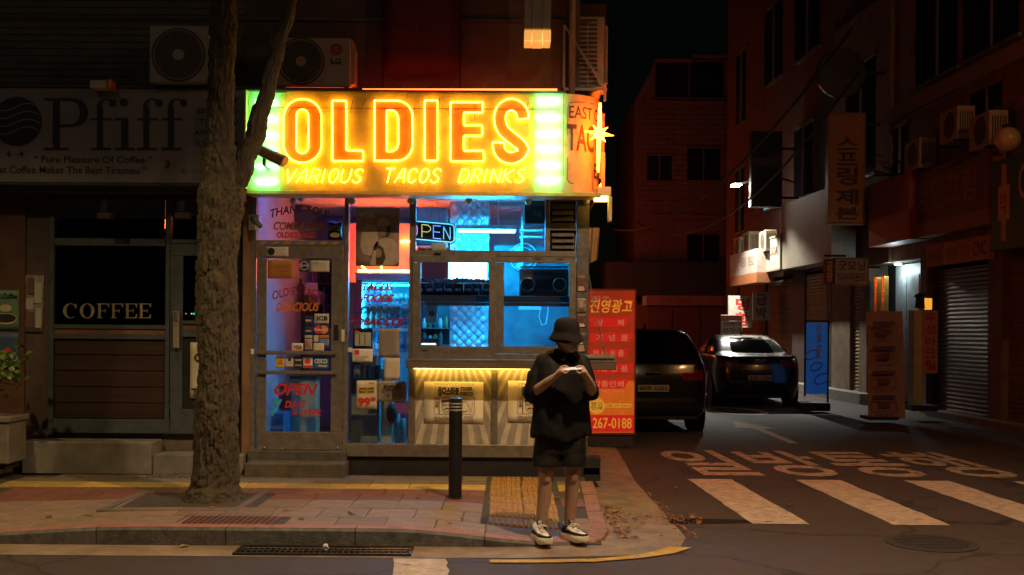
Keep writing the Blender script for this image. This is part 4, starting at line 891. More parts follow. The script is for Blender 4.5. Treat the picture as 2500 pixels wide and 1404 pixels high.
# drinks cooler
fr_ = thing("drinks_cooler", "glass fronted drinks cooler lit cyan inside", "refrigerator", P(940, 1000, 12.9))
fd = 12.75
m_rp = M("cooler_red", (.45, .05, .07), .4, nz=.2)
part("cabinet_side", m_rp, fr_, (868, 680, 882, 1030, fd, .62), (1006, 680, 1018, 1030, fd, .62)); part("cabinet_back", m_wht, fr_, (882, 690, 1006, 1030, fd + .56, .05)); part("cabinet_top", m_wht, fr_, (882, 684, 1006, 690, fd + .01, .55)); part("cabinet_base", m_rp, fr_, (882, 985, 1006, 1030, fd, .55))
part("header_panel", M("header_pink", (.55, .25, .3), .4), fr_, (868, 668, 1018, 684, fd - .02, .3), bev=.006)
part("cooler_light", E("cooler_cyan", (.006, .38, 1.0), 14.0), fr_, (886, 694, 1002, 698, fd + .02, .03), (884, 700, 887, 980, fd + .02, .02))
pane(882, 690, 1006, 985, fd - .004, fr_)
for i, yy in enumerate((743, 801, 860)): part("cooler_shelf", m_wht, fr_, (882, yy, 1006, yy + 4, fd + .04, .48)); part("price_rail", m_wht, fr_, (882, yy, 1006, yy + 9, fd + .03, .008))
bt_me = {}
def bottle(i, row, col, x, y_base, d, colr, h):
    key = (i % 4); c = P(x, y_base, d)
    if key not in bt_me:
        r = .031 + .004 * (key == 2); mb = MB(); mb.lathe([(r * .9, 0), (r, .01), (r, .55 * .24), (r * .86, .62 * .24), (r * .42, .8 * .24), (r * .38, .95 * .24), (r * .42, .96 * .24), (r * .42, .24), (.001, .24)] if key != 3 else [(r * .95, 0), (r, .01), (r, .12), (r * .85, .128), (.001, .128)], (0, 0, 0), 12)
        me = bpy.data.meshes.new("bottle"); me.from_pydata(mb.v, [], mb.f); me.shade_smooth(); me.set_sharp_from_angle(angle=.7); me.materials.append(M("bottle_%d" % key, ((.10, .25, .45), (.30, .45, .35), (.45, .5, .5), (.4, .45, .5))[key], .15, nz=0)); lab_ = MB(); lab_.lathe([(r * 1.02, .045), (r * 1.02, .105)], (0, 0, 0), 12); lm = bpy.data.meshes.new("label"); lm.from_pydata(lab_.v, [], lab_.f); lm.shade_smooth(); lm.materials.append(M("bottle_label_%d" % key, ((.7, .7, .7), (.6, .15, .1), (.1, .3, .6), (.65, .65, .6))[key], .5)); bt_me[key] = (me, lm)
    t = thing("drink_bottle" if key != 3 else "drink_can", "%s drink %s from the left on the lit cooler's %s shelf" % (("blue bottled", "green bottled", "clear bottled", "canned")[key], ("first", "second", "third", "fourth", "fifth", "sixth", "seventh", "eighth")[col], ("top", "middle", "lower")[row]), "bottle" if key != 3 else "can", c, "drinks in the cooler")
    link("body", bt_me[key][0], None, t); link("label", bt_me[key][1], None, t)
seq = [0, 0, 0, 1, 1, 3, 3, 3], [1, 1, 1, 2, 0, 0, 2, 2], [3, 3, 0, 0, 1, 1, 2, 2]
for row, yy in enumerate((743, 801, 860)):
    for col in range(8): bottle(seq[row][col], row, col, 893 + col * 14.6, yy, fd + .1, None, 0)
# orange neon on the wall above the cooler
ON = E("neon_inside_orange", (1.0, .13, .01), 30)
on = thing("wall_neon", "orange neon tubes on the wall above the drinks cooler", "neon sign", P(940, 665, 13.2))
MB().cyl(P(874, 662, 13.0), P(1000, 662, 13.0), .014, 8).build("neon_tube", ON, on, True); MB().cyl(P(872, 640, 13.2), P(905, 668, 13.0), .009, 8).build("neon_tube", ON, on, True); MB().cyl(P(935, 620, 13.4), P(930, 665, 13.1), .010, 8).build("neon_tube", ON, on, True)
MB().cyl(P(978, 590, 13.44), P(1010, 590, 13.44), .014, 8).build("neon_tube", ON, on, True)
part("wall_board", M("board_orange", (.8, .38, .22), .6, nz=.15), on, (846, 545, 1020, 690, 13.5, .04)); part("neon_mount", m_wht, on, (866, 666, 1004, 668, 12.98, .06))
# orange lattice sign at the back left
la = thing("lattice_lamp", "small orange lattice lamp at the back left of the shop", "lamp", P(683, 560, 14.0))
part("lattice_frame", m_dk, la, (664, 530, 702, 562, 14.0, .05)); 
for i in range(5): part("lattice_bar", ON, la, (667 + i * 7.4, 533, 670.5 + i * 7.4, 559, 13.97, .02))
# hood, shelves, cupboard shapes behind the door glass
m_pin = M("poster_pink", (.6, .3, .4), .6, nz=.2); m_vio = M("cloth_violet", (.25, .2, .4), .8, nz=.3)
hood = thing("extractor_hood", "dark tapered extractor hood behind the door's transom", "extractor hood", P(752, 560, 13.4))
X0, X1, Z0, Z1 = rect(710, 512, 765, 562, 13.4); MB().prism([(X0, Z1), (X1, Z1), (X1 - .07, Z0), (X0 + .09, Z0)], 2.05, 2.35).build("hood", m_dk, hood)
for i, (x0, y0, x1, y1, d, mm, lab) in enumerate(((668, 660, 680, 760, 14.3, m_pin, "narrow pink banner hanging at the back left of the shop"), (684, 655, 700, 700, 14.2, M("paper_peach", (.7, .4, .3), .7), "peach coloured sheet hanging behind the door lettering"), (744, 690, 776, 720, 14.0, M("paper_lilac", (.6, .55, .65), .7), "lilac sheet on the wall behind the door lettering"), (666, 790, 676, 860, 13.6, M("paper_lilac"), "long lilac strip hanging behind the door glass"))):
    sheet("wall_sheet", lab, "sheet", x0, y0, x1, y1, d, mm)
for i, (x0, y0, x1, y1, d, mm, lab, cat) in enumerate(((700, 735, 745, 1040, 13.9, m_dk, "tall dark cupboard behind the shop door", "cupboard"), (752, 800, 810, 1040, 14.1, M("cupboard_blue", (.2, .24, .35), .5), "blue grey cupboard at the back of the shop", "cupboard"))):
    t = thing("cupboard", lab, cat, P((x0 + x1) / 2, 1040, d)); part("carcass", mm, t, (x0, y0, x1, y1, d, .4), bev=.006); part("cupboard_door", mm, t, (x0 + 2, y0 + 3, (x0 + x1) / 2 - 1, y1 - 8, d - .02, .018), bev=.003); part("cupboard_door", mm, t, ((x0 + x1) / 2 + 1, y0 + 3, x1 - 2, y1 - 8, d - .02, .018), bev=.003)
ct = thing("counter", "pale counter front seen through the lower door glass", "counter", P(735, 1060, 12.7)); part("counter_front", M("counter_cream", (.45, .42, .25), .5), ct, (712, 925, 770, 1062, 12.6, .3)); part("counter_top", m_dk, ct, (708, 918, 774, 925, 12.57, .36)); part("counter_side", M("counter_blue", (.1, .25, .5), .4), ct, (648, 1010, 692, 1066, 12.2, .5))
bg_ = thing("floor_bucket", "cluttered dark boxes stacked low behind the window glass", "box", P(930, 1080, 11.9)); part("box", M("box_grey", (.22, .22, .17), .8, nz=.4), bg_, (856, 965, 922, 1082, 11.75, .4), bev=.01); part("box", M("box_dark", (.07, .055, .04), .8, nz=.4), bg_, (856, 868, 918, 960, 11.8, .4), bev=.01)
po = thing("window_post", "pale structural post standing inside the window", "post", P(950, 1080, 11.85)); part("post", M("post_cream", (.36, .34, .27), .7, nz=.3), po, (931, 900, 958, 1085, 11.75, .15), bev=.005)
rgp = thing("rolled_bag", "dark red bag hanging above pale rolls inside the window", "bag", P(958, 1030, 11.72)); mb = MB(); mb.sphere(P(957, 1010, 11.7), .085, 12, 9, (.75, .6, 1.3)); mb.build("bag", M("bag_maroon", (.10, .03, .03), .7, nz=.4), rgp, True)
for k in range(2): MB().cyl(P(971 + 14 * k, 1084, 11.85), P(971 + 14 * k, 1010 + 12 * k, 11.85), .03, 12).build("roll", M("roll_grey", (.28, .26, .22), .8, nz=.3), rgp, True)
# tins and bottles low behind the window glass
for i in range(4):
    t = thing("storage_jar", ("glass storage jar at the left behind the window papers", "tilted glass jar second behind the window papers", "narrow dark jar third behind the window papers", "dark jar beside the cream sheet")[i], "jar", P(872 + 17 * i, 925, 11.7), "jars behind the window papers"); c = P(872 + 17 * i, 925, 11.7)
    MB().lathe([(.036, 0), (.04, .012), (.04, .10), (.03, .125), (.03, .15), (.001, .15)], c, 14).build("jar", M("jar_glass_%d" % (i % 2), ((.22, .2, .17), (.06, .055, .05))[i % 2], .12), t, 40)
# right half: dark end wall with white board, cable, fan
part("partition", M("partition_slate", (.16, .20, .24), .6, nz=.3), shop, (1205, 600, 1420, 1000, 13.2, .06))
wb = thing("white_board", "white board with rounded corners behind the right window", "board", P(1292, 755, 12.9)); part("board", m_wht, wb, (1266, 728, 1322, 757, 12.9, .02), bev=.008); part("slot", m_dk, wb, (1312, 728, 1316, 747, 12.893, .006))
MB().tube([P(1330, 700, 12.6), P(1322, 740, 12.6), P(1316, 772, 12.6), P(1322, 794, 12.6), P(1333, 790, 12.6), P(1338, 760, 12.6), P(1336, 720, 12.6)], .006, 6).build("cable_loop", m_wht, wb, True)
fan = thing("wall_fan", "white wall fan at the back behind the upper window", "fan", P(1275, 625, 13.1)); c = P(1278, 628, 13.1)
for r in (.17, .12, .06): MB().tube([c + Vector((r * math.cos(a), 0, r * math.sin(a))) for a in [2 * math.pi * i / 30 for i in range(30)]], .006, 5, True).build("guard_ring", m_wht, fan, True)
for k in range(3):
    a = 2.1 * k; u, w = Vector((math.cos(a), 0, math.sin(a))), Vector((-math.sin(a), .25, math.cos(a))); MB().add([c + u * .02 + w * .02, c + u * .15 + w * .06, c + u * .15 - w * .03, c + u * .02 - w * .02], [(0, 1, 2, 3)]).build("blade", m_wht, fan)
ac = thing("duct_box", "dark square duct opening at the upper right behind the glass", "duct", P(1308, 545, 11.75)); part("duct", m_dk, ac, (1281, 490, 1330, 546, 11.7, .3)); part("duct_flap", m_aludk, ac, (1303, 515, 1322, 528, 11.69, .01))
cab = thing("wall_cabinet", "grey wall cabinet behind the hanging open sign", "cabinet", P(1060, 540, 12.6)); part("cabinet", M("cabinet_grey", (.3, .31, .33), .5), cab, (1016, 506, 1090, 600, 12.5, .4), bev=.008); part("cabinet_door", M("cabinet_grey"), cab, (1019, 510, 1087, 596, 12.48, .016), bev=.004)
bl = thing("back_shelf", "cyan lit white shelf rack right of the fluorescent fitting", "shelf", P(1290, 590, 13.3)); part("upright", m_wht, bl, (1272, 500, 1277, 620, 13.0, .04)); part("board", m_wht, bl, (1268, 560, 1325, 565, 12.95, .2), (1268, 576, 1325, 580, 12.95, .2)) 
fp = sheet("food_picture", "framed picture of a taco on a plate behind the left sash", "picture", 1040, 741, 1068, 790, 12.0, M("picture_white", (.6, .62, .6), .5, nz=.05)); pfill("print", wht, fp, [ell(1054, 768, 11, 9)], 12.0, .004); pfill("print", M("taco_brown", (.35, .12, .03), .6), fp, [[(1046, 768), (1049, 760), (1056, 758), (1062, 764), (1062, 770), (1054, 773)]], 12.0, .006)
sr = thing("spice_rack", "dark spice rack with jars behind the taco picture", "rack", P(1070, 845, 12.4)); part("rack_back", m_dk, sr, (1028, 730, 1098, 846, 12.5, .05))
for yy in (732, 800, 842): part("rack_shelf", m_aludk, sr, (1028, yy, 1098, yy + 3, 12.3, .2))
for i in range(9):
    c = P(1036 + (i % 5) * 13, (800, 842)[i // 5], 12.36); MB().lathe([(.024, 0), (.026, .01), (.026, .07 + .02 * (i % 3)), (.018, .09 + .02 * (i % 3)), (.018, .11 + .02 * (i % 3)), (.001, .11 + .02 * (i % 3))], c, 10).build("spice_jar", M("spice_%d" % (i % 3), ((.4, .38, .33), (.25, .12, .05), (.1, .1, .1))[i % 3], .2), sr, 40)
mo = thing("till_screen", "small dark till screen with a glowing line of text", "screen", P(1050, 846, 11.75)); part("screen", m_dk, mo, (1026, 826, 1074, 846, 11.74, .03), bev=.004); ptext("OPEN KITCHEN", "screen_text", E("till_text", (.5, .7, 1), 1.6), mo, 1029, 838, 1064, 842, 11.737, bold=.02)
# hanging OPEN sign
os_ = thing("open_sign", "hanging neon OPEN sign with rounded blue border in the upper window", "neon sign", P(1060, 566, FD + .1))
od = FD + .1; rt = .05
def otilt(x, y): return x, y + (x - 1060) * .09
bd = [otilt(*p) for p in rrect(1000, 541, 1112, 591, 10, 10, 6)]
pfill("backing", m_dk, os_, [bd], od, -.012); MB().tube([P(x, y, od) for x, y in densify([otilt(*p) for p in rrect(1003, 544, 1109, 588, 9, 9, 6)], True)], .006, 6, True).build("border_tube", E("open_border", (.05, .45, .75), .6), os_, True)
def ostroke(pts, col, s): MB().tube([P(*otilt(x, y), od - .004) for x, y in densify(pts, False, 6)], .0042, 6).build("letter_tube", E("open_%.1f_%.1f" % col[:2], col, s), os_, True)
ostroke([(1012 + 7 * math.cos(a), 566 + 16 * math.sin(a)) for a in [2 * math.pi * i / 16 for i in range(17)]], (.35, .15, .45), .7)
ostroke([(1030, 582), (1030, 551), (1044, 551), (1051, 556), (1051, 563), (1044, 568), (1031, 568)], (.9, .8, .2), .25); ostroke([(1076, 551), (1058, 551), (1058, 582), (1077, 582)], (.08, .25, .9), .6); ostroke([(1058, 566), (1074, 566)], (.08, .25, .9), .6); ostroke([(1083, 582), (1083, 551), (1099, 582), (1099, 551)], (.08, .45, .85), .5)
for px in (1048, 1074): MB().tube([P(px, 543, od), P(1062 + (px - 1061) * .3, 492, od)], .002, 4).build("hanging_wire", m_dk, os_)
sheet("cola_note", "small cola note card under the hanging open sign", "note", 1053, 595, 1090, 612, FD + .08, m_paperw); ptext("COCA-COLA 3.0", "transom_lettering", gry, shop, 1056, 605, 1087, 610, FD + .075)

# rack with boxes and hanging aprons behind the door
rk_ = thing("storage_rack", "dark storage rack with small boxes behind the door glass", "rack", P(730, 1040, 14.3))
for px in (650, 728, 806): part("rack_upright", m_dk, rk_, (px, 640, px + 3, 1045, 14.3, .04))
part("rack_back", M("rack_back_dark", (.03, .025, .035), .8), rk_, (650, 640, 808, 1045, 14.7, .03))
R5 = random.Random(5)
for r, yy in enumerate((690, 742, 800, 858, 920, 985)):
    part("rack_board", m_dk, rk_, (650, yy, 808, yy + 4, 14.3, .38))
    for q, px in enumerate((656, 700, 752)):
        w, h = R5.uniform(22, 40), R5.uniform(18, 42); nm, c_ = R5.choice((("pinkish", (.5, .4, .45)), ("navy", (.12, .1, .2)), ("brown", (.35, .2, .1)), ("pale", (.55, .5, .5)), ("blue", (.1, .15, .3)), ("red", (.3, .05, .06))))
        t = thing("storage_box", "%s carton at the %s of the rack's %s shelf behind the door" % (nm, ("left", "middle", "right")[q], ("top", "second", "third", "fourth", "fifth", "lowest")[r]), "box", P(px + w / 2, yy, 14.4), "cartons on the storage rack"); part("carton", M("carton_" + nm, c_, .6, nz=.2), t, (px, yy - h, px + w, yy - .3, 14.36, .22), bev=.004); part("tape", M("carton_tape", (.35, .28, .18), .5), t, (px + w * .45, yy - h + 1, px + w * .55, yy - 1, 14.357, .003))
for i, (x0, y0, x1, y1, c_, lab) in enumerate(((655, 745, 668, 830, (.02, .02, .03), "black apron hanging at the left inside the door"), (726, 680, 742, 760, (.10, .02, .03), "dark red apron hanging in the middle inside the door"), (786, 700, 800, 800, (.05, .04, .10), "dark violet apron hanging at the right inside the door"))):
    t = thing("hanging_apron", lab, "apron", P((x0 + x1) / 2, y1, 13.5)); rows = []
    for j in range(10): v = j / 9; rows.append([P(x0 + (x1 - x0) * (.3 + .4 * u if v < .15 else u), y0 + (y1 - y0) * v, 13.5 + .03 * math.sin(u * 9 + i)) for u in [k / 8 for k in range(9)]])
    MB().loft(rows, False, False, False).loft([[p + Vector((0, .012, 0)) for p in r] for r in rows], False, False, False).build("cloth", M("apron_%d" % i, c_, .8, nz=.3), t, True, fix=False)
# ------------------------------------------------------------------ coffee shop on the left
CD = 11.50
m_cfr = M("cafe_frame_blue_grey", (.085, .105, .11), .45, .3, nz=.3, ns=10, bump=.1)
m_wood = M("cafe_wood", (.034, .013, .007), .55, nz=.45, ns=4, bump=.25, bs=50, stretch=(.25, 2, 4))
m_pier = M("cafe_pier_brown", (.095, .042, .022), .7, nz=.4, ns=5, bump=.3)
cafe = thing("coffee_shop", "dark closed coffee shop left of the tree", "shop", (P(300, 1100, CD).x, 1.5, .15))
part("pier", m_pier, cafe, (-260, 448, 60, 1160, CD - .02, .3)); part("pier", M("cafe_pier_dark", (.075, .05, .04), .7, nz=.4), cafe, (60, 448, 118, 1160, CD + .01, .3)); part("pier", m_pier, cafe, (586, 448, 594, 1160, CD, .3))
part("lintel", M("cafe_lintel", (.11, .10, .095), .7, nz=.4), cafe, (-260, 444, 606, 470, CD - .05, .4)); part("soffit_board", M("cafe_soffit", (.07, .035, .03), .7, nz=.4), cafe, (118, 470, 590, 486, CD + .05, .1))
for r in ((118, 484, 131, 1062), (403, 484, 414, 1062), (582, 484, 590, 1062)): part("frame_post", m_cfr, cafe, (*r, CD, .1), bev=.004)
for r in ((131, 527, 403, 531), (131, 582, 403, 600), (131, 793, 403, 803), (131, 815, 403, 828), (414, 585, 582, 595)): part("frame_rail", m_cfr, cafe, (*r, CD + .004, .09), bev=.003)
part("transom_panel", M("cafe_panel_teal", (.07, .11, .12), .5, nz=.3), cafe, (131, 486, 403, 527, CD + .03, .03)); part("transom_panel", M("cafe_panel_teal"), cafe, (414, 486, 582, 527, CD + .03, .03)); part("sill_board", M("cafe_sill_rust", (.22, .09, .04), .6, nz=.5, ns=8), cafe, (131, 803, 403, 815, CD + .02, .05)); part("base_rail", m_cfr, cafe, (118, 1024, 414, 1058, CD - .01, .12), bev=.005); part("base_board", M("cafe_base", (.12, .10, .075), .8, nz=.4), cafe, (60, 1058, 590, 1160, CD + .05, .2))
for i in range(5): part("plank", m_wood, cafe, (131, 829 + i * 39, 403, 866 + i * 39, CD + .03 + .002 * (i % 2), .03), bev=.004)
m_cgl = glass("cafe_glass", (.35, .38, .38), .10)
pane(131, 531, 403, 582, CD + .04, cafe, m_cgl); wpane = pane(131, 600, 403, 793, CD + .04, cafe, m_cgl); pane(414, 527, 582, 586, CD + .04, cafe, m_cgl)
# dim interior
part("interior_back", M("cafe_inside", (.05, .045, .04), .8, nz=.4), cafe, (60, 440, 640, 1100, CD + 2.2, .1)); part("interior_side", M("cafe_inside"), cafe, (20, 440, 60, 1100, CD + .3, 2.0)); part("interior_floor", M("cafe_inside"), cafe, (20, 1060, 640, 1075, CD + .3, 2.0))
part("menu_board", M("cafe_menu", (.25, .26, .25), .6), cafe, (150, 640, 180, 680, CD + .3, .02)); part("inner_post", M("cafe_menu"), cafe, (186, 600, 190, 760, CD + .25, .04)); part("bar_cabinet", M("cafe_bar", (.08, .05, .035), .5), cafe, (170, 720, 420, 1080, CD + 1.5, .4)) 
for px, colr in ((446, (1, .05, .08)), (454, (1, .05, .08)), (468, (.1, 1, .3)), (474, (.1, 1, .3)), (487, (1, .05, .1))): MB().sphere(P(px, 766, CD + .6), .007, 8, 6).build("indicator_light", E("led_%.2f" % colr[0], colr, 4), cafe)
# serif lettering COFFEE on the window
m_cl = M("coffee_lettering", (.26, .22, .15), .6, nz=.3, ns=30)
def serifE(x, y0, y1, w, arms):
    h = y1 - y0; st = w * .22; L_ = [[(x + w * .10, y0), (x + w * .10 + st, y0), (x + w * .10 + st, y1), (x + w * .10, y1)]]
    out = L_ + [[(x, y0), (x + w, y0), (x + w, y0 + h * .26), (x + w * .94, y0 + h * .26), (x + w * .82, y0 + h * .06), (x, y0 + h * .06)], [(x + w * .3, y0 + h * .46), (x + w * .66, y0 + h * .46), (x + w * .66, y0 + h * .36), (x + w * .72, y0 + h * .36), (x + w * .72, y0 + h * .64), (x + w * .66, y0 + h * .64), (x + w * .66, y0 + h * .53), (x + w * .3, y0 + h * .53)]]
    if arms == 3: out.append([(x, y1), (x + w, y1), (x + w, y1 - h * .28), (x + w * .94, y1 - h * .28), (x + w * .82, y1 - h * .06), (x, y1 - h * .06)])
    else: out.append([(x, y1), (x + w * .48, y1), (x + w * .48, y1 - h * .05), (x, y1 - h * .05)])
    return out
LY0, LY1 = 741, 777; gd = CD + .037
def multi(loops, name="window_lettering", mat=m_cl, parent=None, d=gd):
    for i, l in enumerate(loops): pfill(name, mat, parent or cafe, [l], d, .003 + .0006 * i)
pfill("window_lettering", m_cl, cafe, [ell(213, 759, 18, 18.5), ell(213, 759, 10, 16.5)], gd)
cpts = [(172 + 18 * math.cos(math.radians(a)), 759 + 18.5 * math.sin(math.radians(a))) for a in range(-50, -311, -15)]; cin = [(173.5 + 11 * math.cos(math.radians(a)), 759 + 16.5 * math.sin(math.radians(a))) for a in range(-310, -49, 15)]
pfill("window_lettering", m_cl, cafe, [cpts + cin], gd); multi([[(184, 742), (187, 742), (187, 753), (184.5, 753), (182, 747)]])
for i, arms in enumerate((2, 2, 3, 3)): multi(serifE(237 + i * 34, LY0, LY1, 30, arms))
# door of the coffee shop
cd = part("door", m_cfr, cafe, (415, 596, 582, 625, CD - .015, .045), (415, 783, 582, 792, CD - .015, .045), (415, 803, 582, 823, CD - .015, .045), (415, 1000, 582, 1060, CD - .015, .045), (415, 625, 445, 1000, CD - .0145, .044), (568, 625, 582, 1000, CD - .0145, .044), bev=.004)
pane(445, 625, 568, 783, CD + .005, cd, m_cgl); part("door_panel", M("cafe_sill_rust"), cd, (445, 791, 568, 804, CD + .005, .02)); part("door_panel", M("cafe_door_black", (.02, .02, .02), .4), cd, (445, 822, 568, 1001, CD + .01, .02))
hd = part("pull_handle", M("handle_brass", (.42, .38, .26), .4, .5), cd, (422, 760, 437, 850, CD - .06, .02), bev=.004); ptext("PULL", "print", m_blk, hd, 425, 762, 434, 786, CD - .0605, bold=.0)
pst = sheet("door_poster", "cream poster on the coffee shop door, mostly behind the tree", "poster", 464, 836, 520, 974, CD - .005, M("poster_cream2", (.50, .46, .34), .8, nz=.12)); ptext("C", "print", m_blk, pst, 474, 862, 496, 884, CD - .009, bold=.02); ptext("T", "print", m_blk, pst, 467, 948, 484, 968, CD - .009, bold=.02)
# Pfiff sign board
PB = 11.12
pf = thing("coffee_sign", "long grey Pfiff coffee sign board above the coffee shop", "sign", P(300, 448, PB))
m_brd = M("sign_board_grey", (.20, .21, .215), .6, nz=.2, ns=3)
part("board", m_brd, pf, (-260, 214, 604, 446, PB, .28), bev=.006); part("top_edge", M("sign_edge_black", (.04, .04, .04), .6), pf, (-260, 206, 606, 213, PB - .02, .34)); part("bottom_edge", M("sign_edge_black"), pf, (-260, 446, 606, 452, PB - .01, .3))
SB = PB - .001; m_si = M("sign_ink", (.014, .014, .016), .6, nz=0)
ds = [ell(42, 297, 61, 60, 40)]
pfill("emblem", m_si, pf, ds, SB)
for k in range(4):
    pts = [(-20 + i * 4, 262 + k * 19 + (9 * math.sin((i * 4 - 10) / 118 * 6.28 + .6))) for i in range(31)]
    pts = [p for p in pts if (p[0] - 42) ** 2 + (p[1] - 297) ** 2 < 59 ** 2]
    pfill("emblem_wave", m_brd, pf, [[(x, y - 1.3) for x, y in pts] + [(x, y + 1.3) for x, y in pts[::-1]]], SB, .006)
for cx_ in (22, 53, -8): pfill("emblem_star", m_si, pf, [[(cx_, 366), (cx_ + 2.5, 374), (cx_ + 10, 376), (cx_ + 2.5, 378.5), (cx_, 387), (cx_ - 2.5, 378.5), (cx_ - 10, 376), (cx_ - 2.5, 374)]], SB)
def pser(loops):
    for i, l in enumerate(loops): pfill("lettering", m_si, pf, l if isinstance(l[0][0], tuple) else [l], SB, .003 + .0007 * i)
bar = lambda x0, y0, x1, y1: [(x0, y0), (x1, y0), (x1, y1), (x0, y1)]
pser([bar(129, 246, 147, 362), bar(108, 240, 160, 246), bar(107, 361, 168, 367), [[(147, 240)] + arc_pts(178, 275, 38, 35, -90, 90) + [(147, 310)], [(147, 246)] + arc_pts(172, 275, 24, 29, -90, 90) + [(147, 304)]]])
def ff(x):                                                    # a serif f
    return [bar(x, 262, x + 15, 362), bar(x - 15, 289, x + 36, 294), bar(x - 15, 361, x + 34, 367), arc_pts(x + 22, 262, 22, 22, 180, 315) + arc_pts(x + 22, 262, 10, 18, 315, 180), ell(x + 39, 252, 9, 10, 16)]
pser(ff(237)); pser(ff(350)); pser(ff(410)); pser([bar(296, 289, 314, 362), bar(281, 288, 314, 294), bar(281, 361, 329, 367), ell(303, 250, 10, 10, 18)])
ptext("“ Pure Pleasure Of Coffee ”", "lettering", m_si, pf, 82, 381, 372, 398, SB, bold=.012); ptext("Great Coffee Makes The Best Tiramisu ”", "lettering", m_si, pf, -40, 406, 358, 424, SB, bold=.012)
ptext("3", "lettering", m_si, pf, 403, 392, 415, 411, SB, bold=.02); ptext("ピーフ", "lettering", m_si, pf, 444, 412, 500, 423, SB)
for i, s in enumerate(("COFFEE", "ESPRESSO", "TIRAMISU", "APERITIVO", "ICE CREAM", "WHISKEY")): ptext(s, "lettering", m_si, pf, 474 + (0, 8, 12, 0, 4, 18)[i] + (30 if i == 0 else 0), 238 + i * 26.5, 581, 251 + i * 26.5, SB, bold=.012)
# things on and above the sign board
fl_ = thing("floodlight", "small white floodlight on top of the coffee sign, orange edge", "floodlight", P(244, 212, 11.0)); part("lamp_body", M("flood_white", (.5, .48, .42), .5), fl_, (218, 195, 262, 215, 10.98, .14), bev=.01); part("lamp_front", M("flood_orange", (.6, .18, .06), .4), fl_, (262, 193, 271, 216, 10.97, .15), bev=.006)
m_acw = M("ac_white", (.27, .26, .24), .5, nz=.2, ns=6); m_acd = M("ac_grille_dark", (.05, .048, .045), .6, nz=.2)
def ac_unit(label, x0, y0, x1, y1, d, dep, fcx, fcy, fr, mat=None, logo=False):
    t = thing("air_conditioner", label, "air conditioner", P((x0 + x1) / 2, y1, d + dep / 2), "outdoor air conditioner units"); mm = mat or m_acw
    part("casing", mm, t, (x0, y0, x1, y1, d, dep), bev=.012); c = P(fcx, fcy, d); R = fr * d / F
    MB().lathe([(R, -.004), (R * .99, .0), (R * .96, -.001), (.001, -.0015)], c, 40, 'Y').build("fan_opening", m_acd, t, 40)
    for k in range(9): r_ = R * (.2 + .1 * k * .88); MB().tube([c + Vector((r_ * math.cos(a), -.008, r_ * math.sin(a))) for a in [2 * math.pi * i / 36 for i in range(36)]], .0022 if k < 8 else .006, 4, True).build("grille_ring", mm if k == 8 else M("ac_wire", (.16, .15, .14), .5), t, True)
    for k in range(18):
        a = 2 * math.pi * k / 18; MB().tube([c + Vector((R * .15 * math.cos(a), -.006, R * .15 * math.sin(a))), c + Vector((R * .98 * math.cos(a + .25), -.006, R * .98 * math.sin(a + .25)))], .0018, 3).build("grille_spoke", M("ac_wire"), t)
    MB().lathe([(.001, -.012), (R * .21, -.012), (R * .22, -.004)], c, 24, 'Y').build("fan_hub", mm, t, 40)
    part("foot", m_acd, t, (x0 + 8, y1, x0 + 16, y1 + 5, d + .02, .25), (x1 - 16, y1, x1 - 8, y1 + 5, d + .02, .25))
    return t
ac_unit("square air conditioner unit left of the tree above the coffee sign", 364, 62, 512, 202, 11.0, .34, 436, 134, 66)
part("side_strip", m_acw, pf, (566, 66, 575, 152, 11.35, .05))
lg = ac_unit("LG air conditioner unit right of the tree tinted red by neon", 660, 92, 856, 212, 11.05, .32, 735, 150, 58, M("ac_beige", (.34, .25, .20), .5, nz=.2, ns=6))
pfill("emblem", M("emblem_red", (.35, .02, .04), .5), lg, [ell(821, 121, 14.5)], 11.05, .005); pfill("emblem", M("ac_beige"), lg, [bar(820, 114, 822, 128)], 11.05, .007); ptext("LG", "print", m_si, lg, 809, 143, 833, 157, 11.047, bold=.02)
part("valve_cover", M("ac_beige"), lg, (856, 96, 860, 206, 11.08, .26), (860, 116, 866, 206, 11.1, .2), bev=.003)
rk = thing("mounting_rack", "rusty dark steel rack under the LG air conditioner", "rack", P(760, 222, 11.0)); part("rack_beam", M("rust_dark", (.09, .04, .03), .7, nz=.5, ns=20), rk, (672, 214, 884, 222, 10.98, .04), (672, 214, 884, 222, 11.3, .04)); part("rack_arm", M("rust_dark"), rk, (676, 214, 682, 221, 11.02, .28), (874, 214, 880, 221, 11.02, .28)); part("rack_end", M("rail_chrome"), rk, (672, 221, 698, 226, 10.96, .03))
bn = sheet("banner", "dark red hanging banner with faint characters above the neon sign", "banner", 937, -120, 1123, 178, 11.40, M("banner_red", (.075, .008, .009), .7, nz=.25, ns=6), dep=.004); ptext("平 均 律", "print", M("banner_print", (.12, .03, .03), .7), bn, 958, 52, 1100, 92, 11.395)
lbx = thing("light_box_sign", "vertical three strip light box sign hanging high, lit amber at its foot", "sign", P(1313, 98, 11.0)); part("sign_side", M("lbx_grey", (.30, .28, .25), .5, nz=.2), lbx, (1281, -200, 1298, 70, 10.95, .3), (1299, -200, 1324, 70, 10.95, .3), (1325, -200, 1345, 70, 10.95, .3), bev=.003)
part("lit_strip", E("lbx_amber", (1.0, .42, .07), .2), lbx, (1280, 73, 1298, 99, 10.94, .3), (1299, 73, 1324, 100, 10.94, .3), (1325, 73, 1345, 99, 10.94, .3), bev=.003)
acr = thing("air_conditioner", "tall air conditioner on a bracket at the building's right corner", "air conditioner", P(1440, 215, 11.5), "outdoor air conditioner units")
part("casing", M("ac_corner", (.34, .31, .25), .5, nz=.25), acr, (1406, 40, 1476, 213, 11.5, .75), bev=.012); part("fan_cover", M("ac_corner"), acr, (1476, 62, 1484, 205, 11.6, .55), bev=.01)
